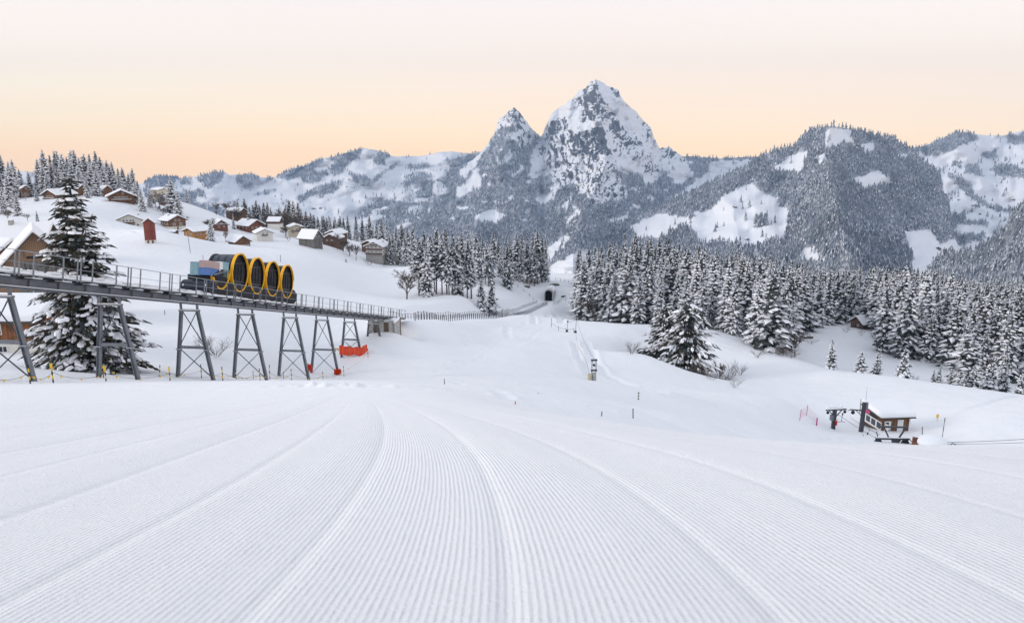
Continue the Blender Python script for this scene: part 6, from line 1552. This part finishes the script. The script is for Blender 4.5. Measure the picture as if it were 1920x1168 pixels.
house(497, 312, 451, 7.6, 8, 3.1, 24, 10, apex=(496, 428), wall= W['plaster'], label='white house with one dark balcony, right of the hay barn', ov=0.7, wins=row('f', (-0.7, 1.2), 2.7, 0.9, 1.1), balc=((2.0, 0.6, 2.8),), snow=0.55)
house(519, 372, 428, 5.2, 7, 2.3, 36, 66, apex=(528, 406), wall= W['wood_dark'], label='small dark cottage with steep white roof above the white house', ov=0.6, wins=row('r', (-1.5, 1.5), 1.2, 0.8, 0.9), snow=0.5, base=W['plaster'], bh=0.8)
house(557, 350, 443, 7.0, 8, 3.3, 20, 8, apex=(555, 420), wall= W['cream'], label='cream house with shallow roof behind the grey steep-roofed chalet', ov=0.8, wins=row('f', (-1.8, 0.2, 2.0), 2.2, 1.0, 1.1) + row('f', (-1.8, 1.8), 0.7, 1.0, 0.8), snow=0.55, balc=((1.4, 0.5, 5.5),))
house(586, 305, 463, 6.2, 9.0, 1.7, 46, 48, apex=(597, 430), wall= W['wood_grey'], label='grey steep-roofed chalet with long white roof side', ov=0.8, wins=row('f', (-1, 1), 2.2, 0.8, 0.9) + row('r', (-3, -1, 1, 3), 0.9, 0.7, 0.8) + [('f', 0, 3.8, 0.7, 0.7)], snow=0.55)
house(618, 322, 458, 7.5, 9, 2.0, 28, -20, apex=(617, 437), wall= W['wood_dark'], label='dark annex with rounded snowy roof beside the grey chalet', ov=0.8, wins=row('f', (-1.5, 1), 1.2, 0.9, 0.8), snow=0.7)
house(627, 345, 446, 8, 8, 2.0, 22, -30, apex=(622, 430), wall= W['wood_dark'], label='dark roof peeping out behind the annex', ov=0.8, snow=0.7)
house(702, 325, 491, 9.0, 9.5, 5.6, 25, -24, apex=(699, 452), wall= W['plaster'], label='three-storey white hotel with dark balconies at the edge of the stand', base=W['stone'], bh=1.2, ov=1.2, wins=row('f', (-3, -1.1, 1.1, 3), 5.0, 1.1, 1.1) + row('f', (-3.2, -1.2, 1.2, 3.2), 2.5, 1.1, 1.1) + row('f', (0,), 7.0, 1.0, 1.0) + row('r', (-3.5, -1, 1.5, 3.8), 4.8, 0.9, 0.9) + row('r', (-3.5, -1, 1.5, 3.8), 2.4, 0.9, 0.9), balc=((4.0, 0.8, 8.8), (1.7, 0.8, 8.8), (6.2, 0.6, 3.4)), snow=0.55, chim=(2.2, 1.5, 0.6), name='hotel')
house(693, 345, 470, 7, 8, 4.0, 24, -24, apex=(688, 450), wall= W['wood_dark'], label='snowy roof of the building behind the hotel', ov=0.8, snow=0.6)
house(1606, 248, 617, 5.0, 6.0, 2.2, 36, -44, apex=(1605, 591), wall= W['wood_dark'], label='dark log hut at the edge of the big wood', ov=0.8, snow=0.45, name='forest_hut', cat='hut', chim=(1.0, 1.8, 0.7), wins=[('f', 0.6, 1.3, 0.8, 0.7)])
# snow-buried bench and log pile left of the forest hut
p = stand(1514, 222); r_ = empty('log_pile', p, 0.2, 'snow-capped log pile at the wood edge, far left of the forest hut', 'log pile')
b = MB()
for k in range(5):
    for j in range(2): b.tube([(-1.8, k * 0.3, 0.15 + 0.28 * j), (1.8, k * 0.3, 0.15 + 0.28 * j)], 0.15, 7)
b.build('logs', M['bark'], r_); MB().box(-1.9, 1.9, -0.25, 1.5, 0.6, 1.05).build('snow_cap', M['snow'], r_, bevel=0.2)
# red transformer tower
p = ground_at(283, 455, 175)[0]
tw = empty('transformer_tower', p - Vector((0, 0, 0.2)), R(20), 'slim red board-clad tower with snowy gable roof on the open slope', 'tower')
MB().prism([(-1.0, 0.75), (1.0, 0.75), (1.0, 4.2), (0, 5.0), (-1.0, 4.2)], -1.0, 1.0).build('wall', W['red_paint'], tw)
MB().box(-1.03, 1.03, -1.03, 1.03, -1.5, 0.747).build('plinth', W['plaster'], tw)
for s in (-1, 1):
    b = MB(); b.hexa(((0, -1.3, 5.02), (s * 1.35, -1.3, 3.94), (s * 1.35, 1.3, 3.94), (0, 1.3, 5.02), (0, -1.3, 5.14), (s * 1.35, -1.3, 4.06), (s * 1.35, 1.3, 4.06), (0, 1.3, 5.14)))
    ro = b.build('roof', W['trim'], tw)
    b = MB(); b.hexa(((0, -1.28, 5.145), (s * 1.33, -1.28, 4.075), (s * 1.33, 1.28, 4.075), (0, 1.28, 5.145), (0, -1.28, 5.45), (s * 1.33, -1.28, 4.35), (s * 1.33, 1.28, 4.35), (0, 1.28, 5.45))); b.build('snow_cover', M['snow'], ro)
for x in (-0.55, 0.3): MB().box(x, x + 0.35, -1.06, -1.032, 0.05, 0.7).build('vent', W['wood_dark'], tw)
tw.scale = (1.12, 1.12, 1.16)
# far-off barns on the alpine meadows (a few pixels each)
barn = MB(); barn.prism([(-4, -2), (4, -2), (4, 2.5), (0, 4.6), (-4, 2.5)], -5, 5)
barn_me = barn.mesh('wall', M['wood_dark'])
br_ = MB(); br_.prism([(-5, 2.1), (0, 4.7), (5, 2.1), (5, 2.9), (0, 5.7), (-5, 2.9)], -5.6, 5.6); br_me = br_.mesh('roof', M['snow'])
for sh, u, v, lab in ((ALP, 453, 358, 'tiny barn on the alpine ridge, above the young village'), (ALP, 459, 349, 'tiny barn on the ridge snowfield between two thin woods'), (ALP, 469, 357, 'tiny barn on the ridge snowfield beside another barn'), (ALP, 517, 368, 'tiny barn beside a hedge on the ridge meadow'), (ALP, 478, 366, 'tiny barn near the lower rim of the ridge meadow'), (ALP, 588, 392, 'tiny long barn at the foot of the ridge meadow'), (ALP, 602, 391, 'tiny barn at the foot of the ridge meadow, right of the long one'), (ALP, 655, 337, 'tiny barn under the round ridge top'), (ALP, 664, 352, 'tiny barn in the line of barns under the round top'), (ALP, 650, 351, 'tiny barn first in the line under the round top'), (ALP, 676, 336, 'tiny barn between ridge wood and forest'), (ALP, 625, 362, 'tiny barn on the bare middle of the ridge meadow'),
                      (DOM, 1378, 389, 'tiny barn in the middle of the dome meadow'), (DOM, 1400, 450, 'tiny barn near the lower edge of the dome meadow'), (DOM, 1335, 452, 'tiny barn at the wood on the dome meadow edge'), (DOM, 1760, 467, 'dark barn on the snowy flat right of the dome'), (RGT, 1826, 386, 'small dark barn on the rear meadow slope'), (RGT, 1860, 389, 'small barn right of the dark one on the rear slope'), (RGT, 1903, 375, 'long barn near the picture edge on the rear slope'), (RGT, 1838, 402, 'tiny barn below the pair on the rear slope'), (RGT, 1798, 375, 'tiny barn beside the hedge on the rear slope'), (MYT, 1330, 322, 'tiny barn on the snowy saddle right of the peaks')):
    x, y, z = (float(q) for q in sh.point(np.array([float(u)]), np.array([float(v)])))if False else tuple(float(q[0]) for q in sh.point(np.array([float(u)]), np.array([float(v)])))
    r_ = empty('alpine_barn', (x, y, z), random.uniform(-1, 1), lab, 'barn', 'far-off barns on the mountain meadows'); s = 1.6 if 'long' in lab or 'dark' in lab else 1.25
    r_.scale = (s * (1.6 if 'long' in lab else 1), s, s)
    link(bpy.data.objects.new('wall', barn_me), r_); link(bpy.data.objects.new('roof', br_me), r_)
# ------------------------------------------------------------------ bottom station of the drag lift, right
DL = 98.0
def lp(u, v, D=DL): return atv(u, v, D)
K = DL / FPX                                   # metres for one photo pixel at the lift
def lift_base(u, D): return stand(u, D)
# operator's hut
c = stand(1661, 101)
hut = empty('lift_hut', (c.x, c.y, c.z + 0.1), R(5), 'small brown ski lift hut with thick snowy mono-pitch roof', 'hut')
w_, d_, h0, h1 = 4.0, 4.0, 2.1, 2.4
# local: front glazed end at -x, long board wall with door at -y; roof falls towards -y... ridge side at +y
b = MB()
b.hexa(((-w_ / 2, -d_ / 2, 0.0), (w_ / 2, -d_ / 2, 0.0), (w_ / 2, d_ / 2, 0.0), (-w_ / 2, d_ / 2, 0.0), (-w_ / 2, -d_ / 2, h0), (w_ / 2, -d_ / 2, h0), (w_ / 2, d_ / 2, h1), (-w_ / 2, d_ / 2, h1)))
b.build('wall', M['wood_brown'], hut)
MB().box(-w_ / 2 - .05, w_ / 2 + .05, -d_ / 2 - .05, d_ / 2 + .05, -1.2, -0.003).build('plinth', M['steel_dark'], hut)
def slope_slab(z0, th, ex, ey, m_, nm, par, bev=0):
    tl = (h1 - h0) / d_; za = h0 + z0 - ey * tl; zb = h1 + z0 + ey * tl
    b = MB(); b.hexa(((-w_ / 2 - ex, -d_ / 2 - ey, za), (w_ / 2 + ex, -d_ / 2 - ey, za), (w_ / 2 + ex, d_ / 2 + ey, zb), (-w_ / 2 - ex, d_ / 2 + ey, zb), (-w_ / 2 - ex, -d_ / 2 - ey, za + th), (w_ / 2 + ex, -d_ / 2 - ey, za + th), (w_ / 2 + ex, d_ / 2 + ey, zb + th), (-w_ / 2 - ex, d_ / 2 + ey, zb + th)))
    return b.build(nm, m_, par, bevel=bev)
roof = slope_slab(0.004, 0.10, 0.45, 0.55, M['trim'], 'roof', hut)
slope_slab(0.107, 0.72, 0.47, 0.57, M['snow'], 'snow_cover', roof, 0.25)
# glazed end (-x): white frame with two panes, open casement, pink banner above
def onx(y0, y1, z0, z1, m_, nm, t=0.04, par=hut):
    return MB().box(-w_ / 2 - t, -w_ / 2 - 0.003, y0, y1, z0, z1).build(nm, m_, par)
onx(-2.1, 2.0, 0.25, 1.45, M['white'], 'window_wall')
for y in (-1.55, -0.25, 1.0):
    onx(y - 0.48, y + 0.48, 0.5, 1.3, M['window'], 'window', 0.06)
onx(-0.9, 1.9, 1.52, 2.18, M['black'], 'banner', 0.05)
onx(0.7, 1.88, 1.60, 2.12, M['pink'], 'banner_field', 0.07)
txt = bpy.data.curves.new('banner_lettering', 'FONT')
# the long wall (-y): door, small white-framed window
MB().box(0.25, 1.05, -d_ / 2 - 0.05, -d_ / 2 - 0.003, 0.05, 1.75).build('door', M['white'], hut)
MB().box(-1.55, -0.65, -d_ / 2 - 0.05, -d_ / 2 - 0.003, 0.35, 1.60).build('window_frame', M['white'], hut)
MB().box(-1.45, -0.98, -d_ / 2 - 0.07, -d_ / 2 - 0.052, 0.65, 1.45).build('window', M['window'], hut)
MB().box(w_ / 2 - 0.14, w_ / 2 + 0.01, -d_ / 2 - 0.045, -d_ / 2 - 0.003, 0.0, h0).build('corner_board', M['white'], hut)
cs = MB(); cs.box(0, 0.05, -0.75, 0, 0.55, 1.35).build('open_casement', M['white'], hut).location = (-1.5, -d_ / 2 - 0.07, 0)
MB().tube([(-w_ / 2, d_ / 2, 2.0), (-w_ / 2 - 0.05, d_ / 2, 5.2)], [0.035, 0.012], 5).build('antenna', M['steel'], hut)
bpy.data.curves.remove(txt)
# T-shaped tower with red box, two T-bars
p = stand(1562, 99)
t1 = empty('lift_tower', (p.x, p.y, p.z), R(8), 'dark T-shaped lift tower with red control box and snow on its arm', 'lift tower')
MB().box(-0.2, 0.2, -0.2, 0.2, -0.6, 2.55).build('mast', M['steel_dark'], t1)
arm = MB(); arm.box(-1.25, 1.65, -0.09, 0.09, 2.55, 2.70); arm.bar((0.2, 0, 1.6), (1.0, 0, 2.55), 0.10); arm.bar((-0.2, 0, 1.9), (-0.8, 0, 2.55), 0.10); ao = arm.build('cross_arm', M['steel_dark'], t1)
r_ = random.Random(5); b = MB()
for k in range(9): b.box(-1.2 + k * 0.25, -0.93 + k * 0.25, -0.1, 0.1, 2.703, 2.80 + r_.uniform(0.1, 0.42))
b.build('snow_cap', M['snow'], ao, bevel=0.05)
for x in (-0.95, 1.45): MB().tube([(x, -0.05, 2.28), (x, 0.05, 2.28)], 0.2, 12).build('sheave', M['rubber'], t1); 
MB().box(-0.5, -0.21, -0.22, 0.22, 1.2, 1.95).build('motor_box', M['steel'], t1)
MB().box(0.0, 0.34, -0.30, -0.205, 0.55, 1.22).build('control_box', M['red_box'], t1)
def tbar(u, vt, vb, D, label):
    p = atv(u, vt, D); L_ = (vb - vt) * D / FPX
    o = empty('lift_bar', p, R(8), label, 'T-bar', None)
    MB().tube([(0, 0, 0), (0.28, 0, -0.25), (0.12, 0, -0.55), (0.0, 0, -0.85)], 0.022, 5).build('tow_cord', M['rubber'], o)
    MB().tube([(0, 0, -0.8), (-0.08, 0, -L_)], 0.032, 5).build('stem', M['steel_dark'], o)
    MB().tube([(0, 0, -0.72), (0, 0, -0.98)], 0.09, 7).build('cord_drum', M['rubber'], o)
    MB().tube([(-0.6, 0, -L_ - 0.02), (-0.08, 0, -L_ + 0.05), (0.42, 0, -L_ - 0.06)], 0.035, 5).build('cross_bar', M['steel_dark'], o)
    return o
tbar(1581, 765, 792, 99, 'T-bar hanging from the arm of the snow-topped tower')
tbar(1567, 783, 808, 98, 'T-bar hanging below the red control box')
tbar(1628, 801, 830, 96, 'T-bar with curled cord beside the steel mast')
tbar(1616, 812, 834, 95, 'T-bar at the foot of the steel mast')
# steel mast with single arm
p = stand(1614, 98)
t2 = empty('lift_mast', (p.x, p.y, p.z), R(5), 'dark steel lift mast with one long arm, left of the hut', 'lift mast')
hm = 4.1
m2 = MB(); m2.hexa(((-0.24, -0.2, -0.8), (0.24, -0.2, -0.8), (0.24, 0.2, -0.8), (-0.24, 0.2, -0.8), (-0.12, -0.14, hm), (0.30, -0.14, hm), (0.30, 0.14, hm), (-0.12, 0.14, hm))); m2.build('mast', M['steel_dark'], t2)
a2 = MB(); a2.bar((0.0, 0, 2.95), (-1.75, 0, 3.12), 0.14, 0.14); a2.bar((-0.1, 0, 2.2), (-0.95, 0, 2.98), 0.09); a2.bar((-1.75, 0, 3.12), (-2.1, 0, 2.95), 0.06); a2.build('arm', M['steel_dark'], t2)
MB().tube([(-1.35, -0.06, 2.72), (-1.35, 0.06, 2.72)], 0.25, 12).build('sheave', M['rubber'], t2)
MB().box(0.30, 0.58, -0.15, 0.15, 3.1, 4.0).build('junction_box', M['steel'], t2); MB().box(-0.10, 0.66, -0.18, 0.18, hm + 0.003, hm + 0.16).build('snow_cap', M['snow'], t2, bevel=0.05)
MB().tube([(-0.35, 0.1, 2.6), (-0.35, 0.1, 4.5)], 0.05, 5).build('conduit', M['steel'], t2)
# trestle with wheels
tz = atv(1676, 799, 91)
t3 = empty('lift_trestle', (tz.x, tz.y, tz.z), R(-3), 'low dark lift trestle with V-legs and wheel batteries before the hut', 'trestle')
MB().box(-1.65, 1.7, -0.1, 0.1, -0.18, 0.0).build('top_beam', M['steel_dark'], t3)
for s, a, c_ in ((-1, -1.15, -0.45), (1, 1.45, 0.75)): MB().bar((a, 0, -0.18), (c_, 0, -1.50), 0.15).build('leg', M['steel_dark'], t3)
MB().box(-2.0, 2.0, -0.12, 0.12, -1.72, -1.50).build('lower_beam', M['steel_dark'], t3)
MB().box(-1.95, 1.95, -0.1, 0.1, -1.497, -1.40).build('snow_cap', M['snow'], t3)
MB().prism([(-0.1, -1.72), (1.0, -1.72), (0.45, -2.6), (0.1, -2.6)], -0.15, 0.15).build('pedestal', M['steel_dark'], t3)
MB().bar((-1.75, 0, -1.5), (-2.0, 0, -0.75), 0.09).build('strut', M['steel_dark'], t3); MB().bar((2.0, 0, -1.55), (2.4, 0, -2.0), 0.08).build('guide_arm', M['steel_dark'], t3)
for x in (-1.9, -1.45, 1.35, 1.75): MB().tube([(x, -0.1, -2.1), (x, 0.1, -2.1)], 0.27, 12).build('wheel', M['rubber'], t3)
for x in (-1.68, 1.55): MB().box(x - 0.35, x + 0.35, -0.05, 0.05, -2.05, -1.72).build('wheel_bracket', M['steel_dark'], t3)
MB().box(-1.2, 0.0, -0.3, 0.3, -2.65, -2.45).build('foot_beam', M['wood_dark'], t3)
# small buried hut
p = atv(1738, 834, 90)
sh = empty('buried_hut', (p.x, p.y, p.z - 0.35), R(20), 'tiny wooden gable half buried in snow right of the trestle', 'hut')
MB().prism([(-1.0, -1.0), (1.0, -1.0), (1.0, 0.3), (0, 1.1), (-1.0, 0.3)], -1.6, 1.6).xf(Matrix.Rotation(R(40), 4, 'Z')).build('wall', M['wood_red'], sh)
bm = bmesh.new(); bmesh.ops.create_uvsphere(bm, u_segments=24, v_segments=12, radius=1)
for v_ in bm.verts: v_.co = Vector((v_.co.x * 1.95 + 0.75, v_.co.y * 1.6, max(v_.co.z, -0.2) * 0.85 + 0.62))
me = bpy.data.meshes.new('snow_cover'); bm.to_mesh(me); bm.free(); me.materials.append(M['snow']); me.polygons.foreach_set('use_smooth', [True] * len(me.polygons)); link(bpy.data.objects.new('snow_cover', me), sh)
# poles and nets round the station
marker(1729, 799, 822, 93, 'plain dark pole standing behind the half-buried hut', False, 0.06, None, 'snow_pole', 'twig', 'twig', 0.08)
marker(1766, 781, 824, 95, 'tall banded pole right of the lift hut', True, 0.055, None, 'snow_pole', 'concrete', 'twig', 0.03)
p = stand(1757, 103); sg = empty('warning_sign', p, 0.2, 'small yellow warning sign in the snow right of the lift hut', 'sign')
MB().tube([(0, 0, -0.2), (0, 0, 0.9)], 0.04, 5).build('stake', M['yellow_flat'], sg); MB().box(-0.18, 0.18, -0.03, 0.03, 0.45, 0.95).build('board', M['yellow_flat'], sg)
p = stand(1531, 97); mp = empty('magenta_post', p, 0, 'short magenta padded post left of the T-shaped tower', 'post')
MB().tube([(0, 0, -0.2), (0, 0, 1.05)], 0.09, 8).build('padding', M['pink'], mp); MB().tube([(0, 0, 1.05), (0, 0, 1.15)], 0.03, 5).build('tip', M['steel_dark'], mp)
a, b_ = stand(1512, 99), stand(1499, 94); c_ = stand(1530, 97.3)
net = empty('barrier_net', a, 0, 'thin magenta barrier net on leaning stakes left of the tower', 'net')
for q, l_ in ((a, 0.15), (b_, 0.25)): MB().tube([tuple(q - a + Vector((0, 0, -0.2))), tuple(q - a + Vector((l_ * 0.5, 0, 1.5)))], 0.035, 5).build('stake', M['pink'], net)
b = MB()
for (q0, q1) in ((b_, a), (a, c_)):
    for k in range(5):
        z = 0.25 + 0.28 * k; b.bar(q0 - a + Vector((0, 0, z)), q1 - a + Vector((0, 0, z)), 0.007)
    for k in range(14): q = q0.lerp(q1, k / 13) - a; b.bar(q + Vector((0, 0, 0.25)), q + Vector((0, 0, 1.37)), 0.006)
b.build('mesh', M['net'], net)
# cables
def cable(pts, label, r=0.02):
    P = [Vector(p) for p in pts]; b = MB(); b.tube(P, r, 5); o = b.build('lift_cable', M['steel_dark']); return tag(o, label, 'cable')
def sag(a, c, s, n=14): return [a.lerp(c, i / n) - Vector((0, 0, s * 4 * (i / n) * (1 - i / n))) for i in range(n + 1)]
cable(sag(atv(1565, 772, 99), atv(1648, 824, 93.5), 0.15), 'lift cable from the snow-topped tower down to the trestle', 0.022)
cable(sag(atv(1595, 783, 97), atv(1650, 815, 93.5), 0.1), 'lift cable from the steel mast arm to the trestle', 0.022)
cable(sag(atv(1702, 829, 93), atv(2000, 817, 80), 0.25), 'upper lift cable leaving the trestle towards the picture edge', 0.026)
cable(sag(atv(1702, 831, 93), atv(2000, 826, 80), 0.2), 'lower lift cable leaving the trestle towards the picture edge', 0.022)
for u, D, lab in ((1785, 86, 'hooped cable guide in the snow right of the half-buried hut'), (1719, 90, 'small hoop against the half-buried gable')):
    p = atv(u, 834, D); o = empty('cable_guide', p, 0.3, lab, 'hoop', None); MB().tube([(-0.3, 0, -0.8), (-0.28, 0, -0.1), (0, 0, 0.22), (0.35, 0, 0.1), (0.55, 0, -0.1)], 0.045, 6).build('hoop', M['steel_dark'], o)

# ------------------------------------------------------------------ rope tow in the middle distance
p = stand(1113, 100)
t4 = empty('rope_tow_gantry', p, R(10), 'H-shaped rope tow frame with beige lower housing on the piste', 'lift frame')
hh = 46 * 100 / FPX
for x in (-0.28, 0.28): MB().tube([(x, 0, -0.4), (x, 0, hh * 0.98)], 0.06, 6).build('post', M['steel'], t4)
for z in (hh * 0.90, hh * 0.47): MB().box(-0.42, 0.42, -0.12, 0.12, z, z + 0.2).build('cross_piece', M['steel_dark'], t4)
MB().box(-0.75, -0.35, -0.25, 0.25, 0.1, 1.15).build('housing', plain('beige_housing', (0.50, 0.44, 0.30), 0.7), t4); MB().box(-0.15, 0.25, -0.2, 0.2, -0.1, 1.3).build('drive_box', M['concrete'], t4); MB().tube([(0, -0.1, hh * 0.72), (0, 0.1, hh * 0.72)], 0.16, 10).build('sheave', M['rubber'], t4)
PO = []
for u, vt, vb, D, lab in ((1063, 603, 625, 172, 'slim rope tow post with dark foot, upper of the two'), (1079, 612, 642, 160, 'slanting rope tow post with dark fittings, lower of the two')):
    p = stand(u, D); hgt = (vb - vt) * D / FPX; o = empty('rope_tow_post', p, 0, lab, 'post', None)
    MB().tube([(0, 0, -0.3), (0.15, 0, hgt)], 0.055, 6).build('pole', M['steel'], o); MB().box(-0.25, 0.25, -0.2, 0.2, -0.1, 0.45).build('foot', M['rubber'], o); MB().box(0.0, 0.3, -0.1, 0.1, hgt * 0.85, hgt * 0.85 + 0.3).build('fitting', M['steel_dark'], o)
    PO.append(p + Vector((0.13, 0, hgt * 0.93)))
p5 = Vector(t4.location)
cable(sag(PO[0], PO[1], 0.5) + sag(PO[1], p5 + Vector((0.1, 0, hh * 0.92)), 0.8), 'thin overhead rope of the tow between posts and frame', 0.02)
cable([stand(1079, 158) + Vector((0, 0, 0.5)), stand(1083, 135) + Vector((0, 0, 0.5)), stand(1097, 115) + Vector((0, 0, 0.5)), p5 + Vector((-0.4, 0, 0.7))], 'tow rope lying low along the track to the frame', 0.02)
a, c_ = stand(1034, 178), stand(1076, 163)
rf = empty('rope_barrier', a, 0, 'low rope barrier with thin stakes left of the tow posts', 'barrier')
for k in range(4): q = a.lerp(c_, k / 3); q.z = h(q.x, q.y); MB().tube([tuple(q - a - Vector((0, 0, 0.2))), tuple(q - a + Vector((0, 0, 1.1 if k else 2.2)))], 0.05, 5).build('stake', M['steel_dark'], rf)
MB().tube([tuple(a.lerp(c_, k / 6) - a + Vector((0, 0, h(*a.lerp(c_, k / 6).xy) - a.lerp(c_, k / 6).z + 0.85))) for k in range(7)], 0.03, 4).build('rope', M['steel_dark'], rf)
# ------------------------------------------------------------------ the air between here and the mountains
m, nt, b = mat('valley_air'); nt.nodes.remove(b)
pv = N(nt, 'ShaderNodeVolumePrincipled'); pv.inputs['Color'].default_value = (0.44, 0.65, 1.0, 1); pv.inputs['Density'].default_value = HAZE
pv.inputs['Anisotropy'].default_value = 0.0
nt.links.new(pv.outputs[0], nt.nodes['Material Output'].inputs['Volume'])
hz = MB().box(-6500, 6500, -60, 6700, -1400, 800).build('haze', m)
tag(hz, kind='stuff')
